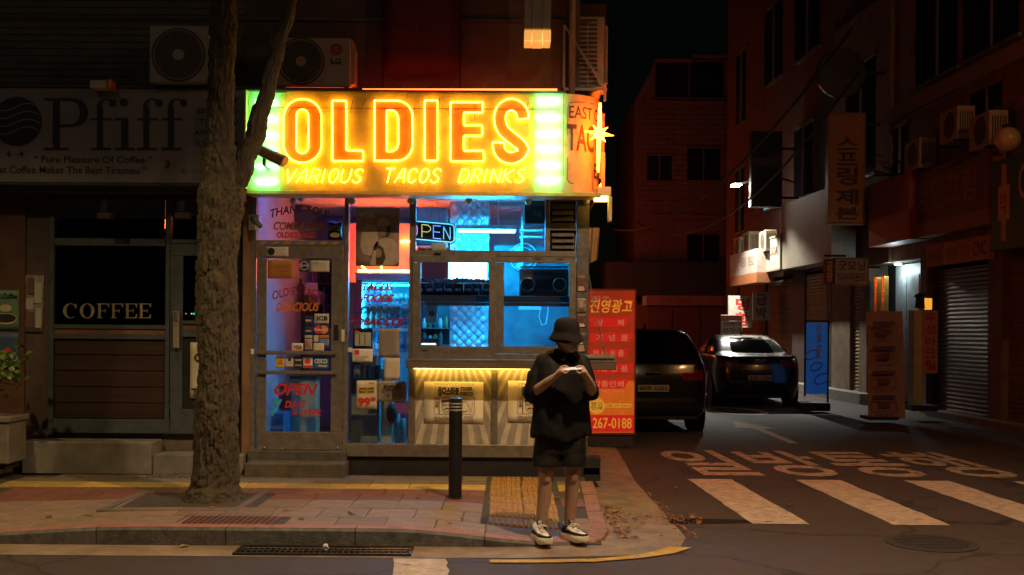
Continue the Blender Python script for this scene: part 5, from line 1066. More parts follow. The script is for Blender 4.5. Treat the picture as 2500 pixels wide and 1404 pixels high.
for i in range(15):
    for k in range(2): part("vent_slot", m_acd, acr, (1412 + k * 24, 46 + i * 11, 1434 + k * 24, 53 + i * 11, 11.497, .006), bev=.002)
br = thing("wall_bracket", "angled steel bracket carrying the corner air conditioner", "bracket", P(1430, 216, 11.45)); m_br = M("bracket_steel", (.30, .27, .2), .5, .3, nz=.3)
part("bracket_arm", m_br, br, (1376, 214, 1482, 221, 11.42, .03), (1376, 214, 1482, 221, 12.2, .03)); a, b = P(1378, 62, 11.42), P(1478, 218, 11.42); MB().tube([a, b], .016, 4).build("bracket_stay", m_br, br); part("bracket_upright", m_br, br, (1374, 60, 1380, 214, 11.44, .03)); part("bracket_end", m_br, br, (1474, 221, 1480, 246, 11.42, .03))
# wall lanterns, posters, step, planter
for px, lab in ((254, "black wall spotlight over the coffee shop window"), (443, "black wall spotlight over the coffee shop door")):
    t = thing("wall_spotlight", lab, "lamp", P(px, 530, 11.2)); MB().cyl(P(px, 492, 11.25), P(px, 517, 11.25), .046, 16).build("lamp_body", m_dk, t, 40); part("lamp_base", M("spot_brown", (.05, .035, .03), .6), t, (px - 18, 518, px + 18, 534, 11.2, .1), bev=.006); MB().tube([P(px, 492, 11.25), P(px, 476, 11.3), P(px, 470, CD)], .01, 6).build("lamp_arm", m_dk, t)
cp = sheet("coffee_poster", "green poster with a coffee cup on the brown pier", "poster", -60, 708, 46, 806, CD - .03, M("poster_green", (.10, .20, .12), .6, nz=.15)); ptext("i.Coffee", "print", m_si, cp, 2, 716, 42, 729, CD - .034, bold=.03); pfill("print", M("cup_cream", (.5, .42, .28), .5), cp, [ell(14, 752, 15, 9)], CD - .03, .005); pfill("print", m_si, cp, [ell(14, 776, 24, 14)], CD - .03, .006); pfill("print", M("cup_cream"), cp, [ell(14, 779, 28, 13), ell(14, 776, 27, 12)], CD - .03, .007)
cp2 = sheet("blue_poster", "dark blue poster below the coffee cup poster", "poster", -60, 812, 46, 900, CD - .03, M("poster_blue", (.03, .08, .14), .6, nz=.2)); pfill("print", red, cp2, [ell(18, 856, 8, 7)], CD - .03, .005); pfill("print", gry, cp2, [ell(28, 874, 16, 10), ell(28, 873, 14, 8)], CD - .03, .006)
gp_ = sheet("photo_collage", "grey photo collage poster tilted beside the window", "poster", 60, 672, 106, 812, CD - .005, M("collage_grey", (.22, .20, .19), .7, nz=.6, ns=14), tilt=.02)
for x0, y0, x1, y1, c in ((66, 678, 82, 718, pdk), (84, 690, 102, 740, gry), (64, 728, 82, 756, gry), (64, 762, 84, 800, pdk), (88, 752, 102, 800, gry)): pfill("print", c, gp_, [bar(x0, y0, x1, y1)], CD - .009, .005)
bk = thing("concrete_step", "long grey concrete step block in front of the coffee shop", "step", P(210, 1158, 11.15)); X0, X1, Z0, Z1 = rect(52, 1079, 368, 1156, 11.15); MB().box(X0, X1, -.2, .16, .148, Z1, .012).build("block", M("step_grey", (.20, .19, .165), .85, nz=.4, ns=5, bump=.3), bk)
bk2 = thing("door_ramp", "low metal studded door step behind the tree trunk", "step", P(440, 1160, 11.1)); X0, X1, Z0, Z1 = rect(368, 1112, 590, 1150, 11.15); MB().box(X0, X1, -.15, .16, .148, Z1, .008).build("block", M("step_grey"), bk2)
for i in range(8):
    for j in range(4): c = Vector((P(366 + i * 15.5, 1152, 11.0).x, -.40 + j * .06, .158)); MB().lathe([(.020, -.006), (.018, .004), (.001, .006)], c, 8).build("stud", M("stud_steel", (.6, .58, .5), .25, .9, nz=0), bk2)
pt = thing("potted_plant", "leafy potted shrub at the left edge in front of the pier", "plant", P(5, 1145, 10.9))
part("pot", M("pot_grey", (.20, .18, .14), .7, nz=.35), pt, (-60, 1030, 20, 1134, 10.7, .4), bev=.012); part("pot_rim", M("pot_grey"), pt, (-64, 1018, 24, 1032, 10.68, .44), bev=.008); part("pot_foot", m_plinth, pt, (-54, 1134, 14, 1146, 10.75, .3)); part("soil", M("pit_soil"), pt, (-58, 1017, 18, 1020, 10.72, .36))
MB().tube([P(-20, 1020, 10.9), P(-12, 960, 10.85), P(-5, 900, 10.8)], .012, 6).build("stem", M("stem_brown", (.06, .04, .02), .8), pt)
m_lf = [M("shrub_leaf_%d" % i, c, .45, nz=.3, ns=20) for i, c in enumerate(((.11, .19, .03), (.16, .25, .04), (.08, .14, .03)))]
lme = []
for m_ in m_lf:
    mb = MB(); n = 6; L_ = [Vector((.075 * i / n, .03 * math.sin(math.pi * min(1, i / n * .95 + .02)), .012 * math.sin(math.pi * i / n))) for i in range(n + 1)]; mb.loft([L_, [Vector((p.x, 0, p.z * .3)) for p in L_], [Vector((p.x, -p.y, p.z)) for p in L_]], False, False, False); me = bpy.data.meshes.new("leaf"); me.from_pydata(mb.v, [], mb.f); me.shade_smooth(); me.materials.append(m_); lme.append(me)
R2 = random.Random(3)
for i in range(130):
    c = P(R2.gauss(8, 26), R2.gauss(905, 26), 10.8 + R2.uniform(-.2, .2)); o = link("leaf", lme[i % 3], None, pt); o.location = c - ORG[pt.name]; o.rotation_euler = (R2.uniform(-1, 1), R2.uniform(-1.2, .6), R2.uniform(0, 6.28)); s = R2.uniform(.7, 1.25); o.scale = (s, s, s)
# ------------------------------------------------------------------ the tree
TDp = 9.70
tree = thing("street_tree", "rough barked forked street tree in front of the two shops", "tree", P(525, 1218, TDp))
m_bark = M("bark", (.085, .068, .042), .9, nz=.55, ns=16, bump=.6, bs=60, stretch=(1, 1, .35))
def trunk(prof, name, n=120, step=.0085, seed=0, amp=1.0):
    prof = [(P(x, y, TDp), w * TDp / F) for x, y, w in prof]; rings = []; L_ = prof[0][0].z; 
    zs = []; z = prof[0][0].z; top = prof[-1][0].z
    while z < top: zs.append(z); z += step
    for z in zs:
        k = 0
        while k < len(prof) - 2 and prof[k + 1][0].z < z: k += 1
        (a, ra), (b, rb) = prof[k], prof[k + 1]; t = (z - a.z) / (b.z - a.z); ts = t * t * (3 - 2 * t); cx_ = a.x + (b.x - a.x) * ts; cy_ = a.y + (b.y - a.y) * ts; r = ra + (rb - ra) * ts; ring = []
        for j in range(n):
            an = 2 * math.pi * j / n; u = Vector((math.cos(an) * 1.0, math.sin(an) * 1.0, 0))
            q = Vector((u.x * 5.5 + seed, u.y * 5.5, z * 4.2)); rd = abs(noise.noise(q)) ; rd2 = abs(noise.noise(Vector((u.x * 12 + 4, u.y * 12 + seed, z * 11)))); big = noise.noise(Vector((u.x * 1.5, u.y * 1.5 + seed, z * 1.3)))
            knob = .020 * max(0, noise.noise(Vector((u.x * 2.2 + 9, u.y * 2.2, z * 2.4 + seed))) - .25)
            vd = noise.voronoi(Vector((u.x * r / .030 + rd * 1.2, u.y * r / .030 + seed, z / .13 + rd2)))[0]; ck = min(1.0, (vd[1] - vd[0]) * 2.0)
            rr = r * (1 + .07 * big) + amp * (.024 * (ck - .6) + .040 * (min(rd, .28) - .13) + .012 * (rd2 - .13) + knob); ring.append(Vector((cx_ + u.x * rr, cy_ + u.y * rr, z)))
        rings.append(ring)
    return MB().loft(rings).build(name, m_bark, tree, True)
trunk([(525, 1222, 74), (524, 1205, 66), (527, 1180, 56), (529, 1130, 51), (529, 1000, 50), (532, 880, 45), (530, 760, 47), (529, 650, 46), (535, 560, 49), (541, 480, 54), (540, 430, 48), (537, 330, 31), (540, 200, 29), (545, 60, 30), (546, -60, 29), (540, -260, 26), (535, -460, 20)], "trunk")
trunk([(560, 520, 20), (572, 470, 24), (596, 410, 24), (628, 310, 23), (655, 210, 19), (678, 120, 16), (704, 30, 15), (740, -90, 13), (790, -240, 10), (830, -380, 7)], "limb", 64, .011, 5, .6)
R3 = random.Random(11); mb = MB()
for i in range(2600):
    while True:
        p = Vector((R3.uniform(-1, 1), R3.uniform(-1, 1), R3.uniform(-1, 1)))
        if .25 < p.length < 1 and noise.noise(p * 2.6) > -.12: break
    c = Vector((-2.5, -1.5, 8.6)) + Vector((p.x * 2.4, p.y * 2.0, p.z * 1.7)); a = Vector((R3.gauss(0, 1), R3.gauss(0, 1), R3.gauss(0, .5))).normalized(); b = a.orthogonal().normalized(); s = R3.uniform(.05, .1)
    mb.quad(c + a * s, c + b * s * .5, c - a * s, c - b * s * .5)
cr = mb.build("crown", m_lf[0], tree, fix=False); cr["kind"] = "stuff"
# ------------------------------------------------------------------ the person looking at a phone
def limb(mb, pts, rs, n=14):
    pts = [Vector(p) for p in pts]; P_, R_ = [], []
    for i in range(len(pts) - 1):                              # spline-ish resampling
        for k in range(5):
            t = k / 5; P_.append(pts[i].lerp(pts[i + 1], t)); R_.append(rs[i] + (rs[i + 1] - rs[i]) * t)
    P_.append(pts[-1]); R_.append(rs[-1])
    a = (P_[0] - P_[1]).normalized(); b = (P_[-1] - P_[-2]).normalized()
    for f, g in ((.5, .86), (.86, .5), (.97, .2)): P_.insert(0, pts[0] + a * rs[0] * f); R_.insert(0, rs[0] * g); P_.append(pts[-1] + b * rs[-1] * f); R_.append(rs[-1] * g)
    return mb.tube(P_, R_, n)
def ovals(mb, rows, ang, n=28):                                # stacked ellipses (z, cx, cy, rx, ry)
    u = Vector((math.cos(ang), math.sin(ang), 0)); w = Vector((-math.sin(ang), math.cos(ang), 0))
    return mb.loft([[Vector((cx_, cy_, z)) + u * rx * math.cos(2 * math.pi * j / n) + w * ry * math.sin(2 * math.pi * j / n) for j in range(n)] for z, cx_, cy_, rx, ry in rows])
TSC = bpy.data.scenes.new("remesh_bench")
def fuse(mb, name, mat, parent, voxel, smooth=2, wr=0.0, wscale=(9, 9, 5), seed=0):
    tmp = mb.build("tmp", None, None); COL.objects.unlink(tmp); TSC.collection.objects.link(tmp); md = tmp.modifiers.new("r", 'REMESH'); md.mode = 'VOXEL'; md.voxel_size = voxel
    
    with bpy.context.temp_override(scene=TSC, view_layer=TSC.view_layers[0]): dg = bpy.context.evaluated_depsgraph_get(); me = bpy.data.meshes.new_from_object(tmp.evaluated_get(dg))
    me.name = name; old = tmp.data; bpy.data.objects.remove(tmp); bpy.data.meshes.remove(old)
    bm = bmesh.new(); bm.from_mesh(me)
    for _ in range(smooth): bmesh.ops.smooth_vert(bm, verts=bm.verts[:], factor=.5, use_axis_x=True, use_axis_y=True, use_axis_z=True)
    bm.normal_update(); o0 = ORG[parent.name]
    if wr:
        ds = []
        for v in bm.verts:
            q = Vector((v.co.x * wscale[0], v.co.y * wscale[1], v.co.z * wscale[2])) + Vector((seed, 0, 0)); w = noise.noise(q + Vector((0, 0, v.co.x * 6))); w2 = noise.noise(q * 2.3)
            ds.append((1 - abs(w) * 2.2) * wr + w2 * wr * .5)
        for v, d in zip(bm.verts, ds): v.co += v.normal * d
    for v in bm.verts: v.co -= o0
    bm.to_mesh(me); bm.free(); me.materials.clear(); me.shade_smooth(); return link(name, me, mat, parent)
m_skin = M("skin", (.47, .29, .20), .5, nz=.15, ns=14, bump=.05)
m_cloth = M("cloth_black", (.0042, .0038, .004), .7, nz=.3, ns=20, bump=.15, bs=160, spec=.3); m_cloth2 = M("shorts_black", (.0055, .005, .0055), .55, nz=.3, ns=20, bump=.15, bs=120)
m_hat = M("hat_black", (.007, .0045, .0045), .95, nz=.3, ns=30, bump=.3, bs=200); m_hair = M("hair_black", (.012, .009, .008), .5, nz=.3, ns=60)
GZ = .045
per = thing("person", "person in black bucket hat, shirt and shorts with white sneakers looking at a phone", "person", (.385, -3.02, GZ))
FA = math.radians(30); fw = Vector((math.sin(FA), -math.cos(FA), 0)); sd_ = Vector((math.cos(FA), math.sin(FA), 0))
mb = MB()
# legs
limb(mb, [(.300, -2.92, .98), (.290, -2.955, .76), (.278, -2.985, .56), (.262, -2.965, .36), (.236, -2.955, .13)], [.09, .082, .060, .054, .036]); limb(mb, [(.278, -3.01, .56), (.278, -3.012, .53)], [.045, .04]); limb(mb, [(.266, -2.94, .42), (.250, -2.935, .30)], [.045, .036])
limb(mb, [(.47, -2.91, .98), (.480, -2.93, .76), (.487, -2.955, .565), (.480, -2.925, .37), (.462, -2.905, .13)], [.09, .082, .060, .054, .036]); limb(mb, [(.49, -2.98, .565), (.49, -2.98, .535)], [.045, .04]); limb(mb, [(.478, -2.90, .43), (.468, -2.895, .31)], [.045, .036])
limb(mb, [(.236, -2.955, .13), (.262, -3.06, .085), (.28, -3.12, .08)], [.035, .035, .025]); limb(mb, [(.462, -2.905, .13), (.52, -2.99, .085), (.545, -3.03, .08)], [.035, .035, .025])
# torso, neck, head (bowed)
ovals(mb, [(.88, .385, -2.915, .16, .11), (1.05, .385, -2.92, .155, .105), (1.25, .392, -2.92, .175, .11), (1.36, .395, -2.925, .16, .10), (1.42, .397, -2.925, .10, .08), (1.49, .399, -2.93, .06, .06)], FA)
limb(mb, [(.402, -2.93, 1.47), (.418, -2.975, 1.58)], [.056, .054])
hc = Vector((.428, -3.012, 1.655)); mb.sphere(hc, .1, 24, 16, (.80, .93, 1.08)); mb.sphere(hc + fw * .045 + Vector((0, 0, -.06)), .072, 20, 12, (.82, .85, .9)); mb.sphere(hc + fw * .075 + Vector((0, 0, -.105)), .032, 14, 10, (1.1, .9, .8))
limb(mb, [hc + fw * .098 + Vector((0, 0, -.01)), hc + fw * .118 + Vector((0, 0, -.048))], [.009, .015], 10)
limb(mb, [hc + fw * .100 + Vector((0, 0, -.078)) - sd_ * .018, hc + fw * .104 + Vector((0, 0, -.076)), hc + fw * .100 + Vector((0, 0, -.078)) + sd_ * .018], [.006, .008, .006], 8)
for s in (-1, 1): limb(mb, [hc + sd_ * s * .080 + Vector((0, 0, .0)), hc + sd_ * s * .086 - fw * .008 + Vector((0, 0, -.045))], [.014, .010], 8); mb.sphere(hc + fw * .085 + sd_ * s * .032 + Vector((0, 0, .004)), .014, 10, 8)
# arms
limb(mb, [(.252, -2.955, 1.36), (.190, -2.98, 1.285), (.165, -3.005, 1.195)], [.040, .042, .040]); limb(mb, [(.165, -3.005, 1.195), (.215, -3.085, 1.245), (.285, -3.155, 1.305), (.345, -3.195, 1.352)], [.041, .042, .034, .026])
limb(mb, [(.558, -2.89, 1.36), (.606, -2.925, 1.29), (.628, -2.985, 1.215)], [.040, .042, .040]); limb(mb, [(.628, -2.985, 1.215), (.615, -3.07, 1.265), (.592, -3.14, 1.315), (.572, -3.185, 1.350)], [.041, .041, .033, .026])
# hands round the phone: palm, four curled fingers, thumb on top
PHc = Vector((.462, -3.225, 1.405))
for s, wr in ((-1, Vector((.345, -3.195, 1.352))), (1, Vector((.572, -3.185, 1.350)))):
    ex = PHc.x + s * .074
    limb(mb, [wr, Vector((ex + s * .018, -3.205, 1.378)), Vector((ex + s * .004, -3.215, 1.392))], [.025, .029, .024], 12); limb(mb, [wr + Vector((0, -.012, 0)), Vector((ex + s * .012, -3.24, 1.382))], [.020, .022], 10); limb(mb, [wr + Vector((0, .012, 0)), Vector((ex + s * .012, -3.19, 1.384))], [.018, .020], 10)
    for i in range(4):
        y = -3.262 + .0215 * i; ln_f = (.88, 1.0, .96, .78)[3 - i]; k = Vector((ex + s * .004, y, 1.384)); limb(mb, [k, k + Vector((-s * .022 * ln_f, -.001, -.012)), k + Vector((-s * .046 * ln_f, -.002, -.008)), k + Vector((-s * .060 * ln_f, -.002, .004))], [.0105, .0098, .0088, .0078], 10)
    limb(mb, [Vector((ex + s * .024, -3.200, 1.385)), Vector((ex + s * .008, -3.206, 1.418)), Vector((ex - s * .018, -3.218, 1.426)), Vector((ex - s * .040, -3.226, 1.421))], [.0155, .0125, .0105, .0085], 10)
fuse(mb, "body", m_skin, per, .0052, 2)
# shirt
mb = MB()
ovals(mb, [(.862, .396, -2.93, .262, .160), (.93, .396, -2.93, .258, .160), (1.05, .392, -2.935, .242, .155), (1.20, .393, -2.94, .234, .15), (1.36, .395, -2.93, .228, .142), (1.445, .397, -2.92, .210, .122), (1.495, .400, -2.915, .172, .100), (1.528, .404, -2.915, .125, .082), (1.552, .408, -2.918, .082, .068)], FA)
limb(mb, [(.252, -2.955, 1.445), (.205, -2.98, 1.335), (.172, -3.0, 1.205)], [.066, .074, .080], 16); limb(mb, [(.552, -2.875, 1.445), (.592, -2.91, 1.335), (.620, -2.955, 1.215)], [.066, .070, .070], 16)
shirt = fuse(mb, "shirt", m_cloth, per, .0095, 2, .011, (7, 7, 4))
for v in shirt.data.vertices:                                  # curved shirt tail
    k = max(0, min(1, (.97 - GZ - v.co.z) / .1)); a = math.atan2(v.co.y, v.co.x) - FA; v.co.z += k * (.022 * math.cos(2 * a) - .01)
mb = MB()
for s in (-1, 1):                                              # collar leaves
    a = hc - fw * .035 + Vector((0, 0, -.118)); mb.add([a + sd_ * s * .075 - fw * .02 + Vector((0, 0, .02)), a + sd_ * s * .03 + fw * .085 + Vector((0, 0, -.015)), a + sd_ * s * .065 + fw * .10 + Vector((0, 0, -.075)), a + sd_ * s * .115 + fw * .01 + Vector((0, 0, -.03)), a + sd_ * s * .07 - fw * .02 + Vector((0, 0, .012)), a + sd_ * s * .028 + fw * .079 + Vector((0, 0, -.022)), a + sd_ * s * .06 + fw * .092 + Vector((0, 0, -.08)), a + sd_ * s * .11 + fw * .005 + Vector((0, 0, -.038))], [(0, 1, 2, 3), (7, 6, 5, 4), (0, 4, 5, 1), (1, 5, 6, 2), (2, 6, 7, 3), (3, 7, 4, 0)])
mb.build("collar", m_cloth, per)
c_ = Vector((.403, -3.085, 1.42)); MB().box(.397, .413, -3.095, -3.091, 1.395, 1.425).build("pocket_tag", M("tag_cream", (.5, .42, .3), .7), per)
# shorts
mb = MB()
ovals(mb, [(.74, .388, -2.93, .20, .135), (.85, .388, -2.925, .205, .135), (.97, .388, -2.92, .185, .12)], FA)
limb(mb, [(.315, -2.94, .86), (.296, -2.965, .74)], [.12, .118]); limb(mb, [(.465, -2.92, .86), (.476, -2.935, .74)], [.12, .116])
ovals(mb, [(.635, .288, -2.972, .122, .112), (.70, .292, -2.965, .120, .112), (.80, .30, -2.955, .118, .11)], FA); ovals(mb, [(.635, .480, -2.945, .110, .112), (.70, .478, -2.940, .112, .112), (.80, .47, -2.93, .115, .11)], FA)
fuse(mb, "shorts", m_cloth2, per, .0095, 2, .006, (7, 7, 3.2), 9)
# hat and hair, glasses
mb = MB(); tilt = Matrix.Translation(hc + Vector((0, 0, .016))) @ Matrix.Rotation(FA, 4, 'Z') @ Matrix.Rotation(math.radians(9), 4, 'X') @ Matrix.Rotation(math.radians(-5), 4, 'Y')
prof = [(.138, -.044), (.146, -.040), (.144, -.033), (.124, .000), (.110, .020), (.108, .045), (.104, .078), (.093, .103), (.074, .119), (.04, .127), (.002, .128)]
rings = []
for r, h in prof:
    rings.append([tilt @ Vector((r * .93 * math.cos(a), r * 1.04 * math.sin(a), h + .012 * math.sin(2 * a + .5) * (r > .11) + .004 * math.sin(5 * a) * (r > .08))) for a in [2 * math.pi * j / 40 for j in range(40)]])
mb.loft(rings, False, True); rin = [[tilt @ Vector((r * .93 * math.cos(a), r * 1.04 * math.sin(a), h)) for a in [2 * math.pi * j / 40 for j in range(40)]] for r, h in ((.137, -.046), (.104, .012))]; mb.loft(rin, False, True); mb.build("bucket_hat", m_hat, per, True)
mb = MB(); mb.sphere(hc - fw * .022 + Vector((0, 0, .008)), .104, 20, 14, (.86, .86, 1.0)); limb(mb, [hc - fw * .075 + sd_ * .03 + Vector((0, 0, -.03)), hc - fw * .07 + sd_ * .03 + Vector((0, 0, -.10))], [.04, .028]); limb(mb, [hc + sd_ * .07 - fw * .02, hc + sd_ * .072 - fw * .01 + Vector((0, 0, -.06))], [.026, .014])
fuse(mb, "hair", m_hair, per, .007, 1, .004, (60, 60, 10))
gls = MB()
for s in (-1, 1): gls.tube([hc + fw * .112 + sd_ * s * .033 + sd_ * .024 * math.cos(a) + Vector((0, 0, .002 + .020 * math.sin(a))) for a in [2 * math.pi * j / 18 for j in range(18)]], .0018, 5, True); gls.tube([hc + fw * .108 + sd_ * s * .057 + Vector((0, 0, .006)), hc + sd_ * s * .086 + Vector((0, 0, .004))], .0018, 5)
gls.build("glasses", M("rail_chrome"), per)
# sneakers
m_sole = M("sneaker_sole", (.82, .79, .66), .55, nz=.12, ns=20); m_upper = M("sneaker_white", (.86, .85, .80), .5, nz=.12, ns=20); m_bandk = M("sneaker_black", (.015, .013, .014), .45, nz=.2)
def sneaker(heel, toe, ankle):
    h, t = Vector((*heel, GZ)), Vector((*toe, GZ)); f = (t - h).normalized(); L_ = (t - h).length; s = Vector((f.y, -f.x, 0)) * -1; st = [0, .03, .1, .2, .35, .5, .65, .78, .88, .95, 1.0]; hw = [.016, .030, .041, .045, .043, .045, .053, .055, .049, .036, .016]
    sh_ = link("sneaker", bpy.data.meshes.new("sneaker"), None, per)
    def outline(z, k, toe_up=0): 
        c = [h + f * L_ * a + s * w * k + Vector((0, 0, z + toe_up * max(0, a - .75) ** 2)) for a, w in zip(st, hw)]; d = [h + f * L_ * a - s * w * k + Vector((0, 0, z + toe_up * max(0, a - .75) ** 2)) for a, w in zip(st, hw)]; return c + d[::-1]
    MB().loft([outline(.0, .92, .25), outline(.008, 1.04, .2), outline(.03, 1.10, .1), outline(.05, 1.06), outline(.056, .98)]).build("sole", m_sole, sh_, 35)
    # dark band, higher at the heel with a wavy top
    def ring2(k, zf): return [h + f * L_ * (.02 + a * .95) + s * w * k * sg + Vector((0, 0, zf(a))) for sg, seq in ((1, list(zip(st, hw))), (-1, list(zip(st, hw))[::-1])) for a, w in seq]
    MB().loft([ring2(1.0, lambda a: .05), ring2(1.0, lambda a: .068 + .022 * (1 - a) ** 1.5 + .006 * math.sin(a * 16)), ring2(.9, lambda a: .072 + .022 * (1 - a) ** 1.5)]).build("black_band", m_bandk, sh_, 40)
    # upper: arched cross sections
    ht = lambda a: .135 if a < .28 else .135 - (a - .28) / .3 * .048 if a < .58 else .087 - (a - .58) ** 1.3 * .075
    rings = []
    for a, w in zip(st, hw):
        zt = max(.075, ht(a)) ; ring = []
        for j in range(13):
            q = math.pi * j / 12; ring.append(h + f * L_ * (.03 + a * .92) + s * w * .95 * math.cos(q) + Vector((0, 0, .056 + (zt - .056) * math.sin(q) ** .75)))
        rings.append(ring)
    MB().loft(rings, True, True, False).build("upper", m_upper, sh_, True)
    an = Vector((*ankle, 0)); MB().lathe([(.041, .115), (.050, .12), (.051, .150), (.046, .160), (.038, .150)], an, 20).build("ankle_collar", m_bandk, sh_, True)
    tg = h + f * L_ * .40 + Vector((0, 0, .12)); up_ = (Vector((0, 0, 1)) - f * .5).normalized(); MB().add([tg + s * .024, tg - s * .024, tg - s * .026 + up_ * .055, tg + s * .026 + up_ * .055, tg + s * .024 + f * .008, tg - s * .024 + f * .008, tg - s * .026 + up_ * .055 + f * .008, tg + s * .026 + up_ * .055 + f * .008], [(0, 1, 2, 3), (7, 6, 5, 4), (0, 4, 5, 1), (1, 5, 6, 2), (2, 6, 7, 3), (3, 7, 4, 0)]).build("tongue", m_bandk, sh_)
    MB().add([tg + s * .014 + up_ * .022 + f * .011, tg - s * .014 + up_ * .022 + f * .011, tg - s * .014 + up_ * .047 + f * .011, tg + s * .014 + up_ * .047 + f * .011], [(0, 1, 2, 3)]).build("tongue_label", M("label_grey", (.4, .4, .45), .5), sh_)
    for k in range(5):
        a = .44 + k * .075; z = ht(a) + .006; MB().tube([h + f * L_ * (.03 + a * .92) + s * .024 + Vector((0, 0, z - .006)), h + f * L_ * (.03 + (a + .02) * .92) + Vector((0, 0, z + .003)), h + f * L_ * (.03 + a * .92) - s * .024 + Vector((0, 0, z - .006))], .0042, 5).build("lace", m_upper, sh_, True)
        if k < 4: MB().add([h + f * L_ * (.03 + (a + .030) * .92) + s * .018 + Vector((0, 0, ht(a + .03) + .002)), h + f * L_ * (.03 + (a + .030) * .92) - s * .018 + Vector((0, 0, ht(a + .03) + .002)), h + f * L_ * (.03 + (a + .055) * .92) - s * .018 + Vector((0, 0, ht(a + .055) + .002)), h + f * L_ * (.03 + (a + .055) * .92) + s * .018 + Vector((0, 0, ht(a + .055) + .002))], [(0, 1, 2, 3)]).build("lace_gap", m_bandk, sh_)
    b = h + f * L_ * .50 + Vector((0, 0, .135))
    for sg in (-1, 1): MB().tube([b + (s * sg * .022 * (1 - math.cos(q)) + f * .018 * math.sin(q) + Vector((0, 0, -.014 * (1 - math.cos(q)) / 2))) for q in [2 * math.pi * i / 12 for i in range(12)]], .0032, 5, True).build("lace_bow", m_upper, sh_, True)
    MB().tube([h + f * L_ * .18 + s * .047 + Vector((0, 0, .118)), h + f * L_ * .30 + s * .047 + Vector((0, 0, .098)), h + f * L_ * .45 + s * .047 + Vector((0, 0, .088)), h + f * L_ * .6 + s * .051 + Vector((0, 0, .074))], .0028, 5).build("seam", m_bandk, sh_, True); MB().tube([h + f * L_ * .18 - s * .047 + Vector((0, 0, .118)), h + f * L_ * .30 - s * .047 + Vector((0, 0, .098)), h + f * L_ * .45 - s * .047 + Vector((0, 0, .088)), h + f * L_ * .6 - s * .051 + Vector((0, 0, .074))], .0028, 5).build("seam", m_bandk, sh_, True)
sneaker((.192, -2.90), (.292, -3.185), (.236, -2.955)); sneaker((.418, -2.855), (.590, -3.090), (.462, -2.905))
bpy.data.scenes.remove(TSC)
# phone
ph = thing("phone", "pale edged phone held in both hands", "phone", tuple(PHc)); T = Matrix.Translation(PHc) @ Matrix.Rotation(math.radians(-4), 4, 'Y') @ Matrix.Rotation(math.radians(12), 4, 'X')
def tb(x0, x1, y0, y1, z0, z1, bev, nm, mt):
    m_ = MB().box(x0, x1, y0, y1, z0, z1, bev); m_.v = [T @ v for v in m_.v]; return m_.build(nm, mt, ph)
tb(-.074, .074, -.036, .036, -.0042, .0042, .002, "phone_case", M("phone_silver", (.6, .6, .6), .3, .5)); tb(-.070, .070, -.033, .033, .0044, .0052, 0, "phone_screen", E("phone_glow", (.8, .85, 1), .06))
# bollard
bo = thing("bollard", "black round bollard with three pale bands near the kerb", "bollard", P(1111, 1216, 9.83)); c = P(1111, 1216, 9.83); c.z = .15; bh = P(1111, 972, 9.83).z - .15
MB().lathe([(.075, 0), (.062, .006), (.062, bh - .02), (.058, bh - .004), (.052, bh), (.001, bh + .004)], c, 28).build("post", M("bollard_black", (.012, .012, .013), .4, nz=.3, ns=12), bo, 40)
for z0, wd in ((bh - .055, 0), (bh - .085, 1), (bh - .115, 0)): MB().lathe([(.0632, z0), (.0634, z0 + .002), (.0634, z0 + .012), (.0632, z0 + .014)], c, 28).build("reflective_band", M("band_silver", (.5, .5, .45), .35, .4), bo, True)
# ------------------------------------------------------------------ side street: cars
m_car = M("car_paint_black", (.006, .006, .007), .22, nz=.0, spec=.5, coat=.7); m_tyre = M("tyre", (.012, .012, .012), .85, nz=.2); m_rim = M("rim_grey", (.25, .25, .25), .3, .8); m_cgls = M("car_glass", (.004, .005, .006), .06, nz=0, spec=.6)
m_tail = M("tail_lens", (.16, .006, .006), .15, nz=0, coat=.5); m_cdk = M("car_trim", (.006, .006, .006), .7)
def cloop(z, yr, yf, hw, rc):
    pts = []
    for i in range(9): t = -1 + 2 * i / 8; pts.append((t * (hw - rc), yr + .05 * (t * t) * (1 if yr < 3 else 0)))
    for i in range(1, 6): a = -math.pi / 2 + math.pi / 2 * i / 6; pts.append((hw - rc + rc * math.cos(a), yr + .05 + rc + rc * math.sin(a)))
    for i in range(13): t = i / 12; pts.append((hw + .03 * math.sin(math.pi * t) - .0, yr + .05 + rc + (yf - yr - .05 - 2 * rc) * t))
    for i in range(1, 6): a = math.pi / 2 * i / 6; pts.append((hw - rc + rc * math.cos(a), yf - rc + rc * math.sin(a)))
    for i in range(9): t = 1 - 2 * i / 8; pts.append((t * (hw - rc), yf + .08 * (1 - t * t)))
    for i in range(1, 6): a = math.pi / 2 + math.pi / 2 * i / 6; pts.append((-hw + rc + rc * math.cos(a), yf - rc + rc * math.sin(a)))
    for i in range(13): t = 1 - i / 12; pts.append((-hw - .03 * math.sin(math.pi * t), yr + .05 + rc + (yf - yr - .05 - 2 * rc) * t))
    for i in range(1, 6): a = math.pi + math.pi / 2 * i / 6; pts.append((-hw + rc + rc * math.cos(a), yr + .05 + rc + rc * math.sin(a)))
    return [Vector((x, y, z)) for x, y in pts]
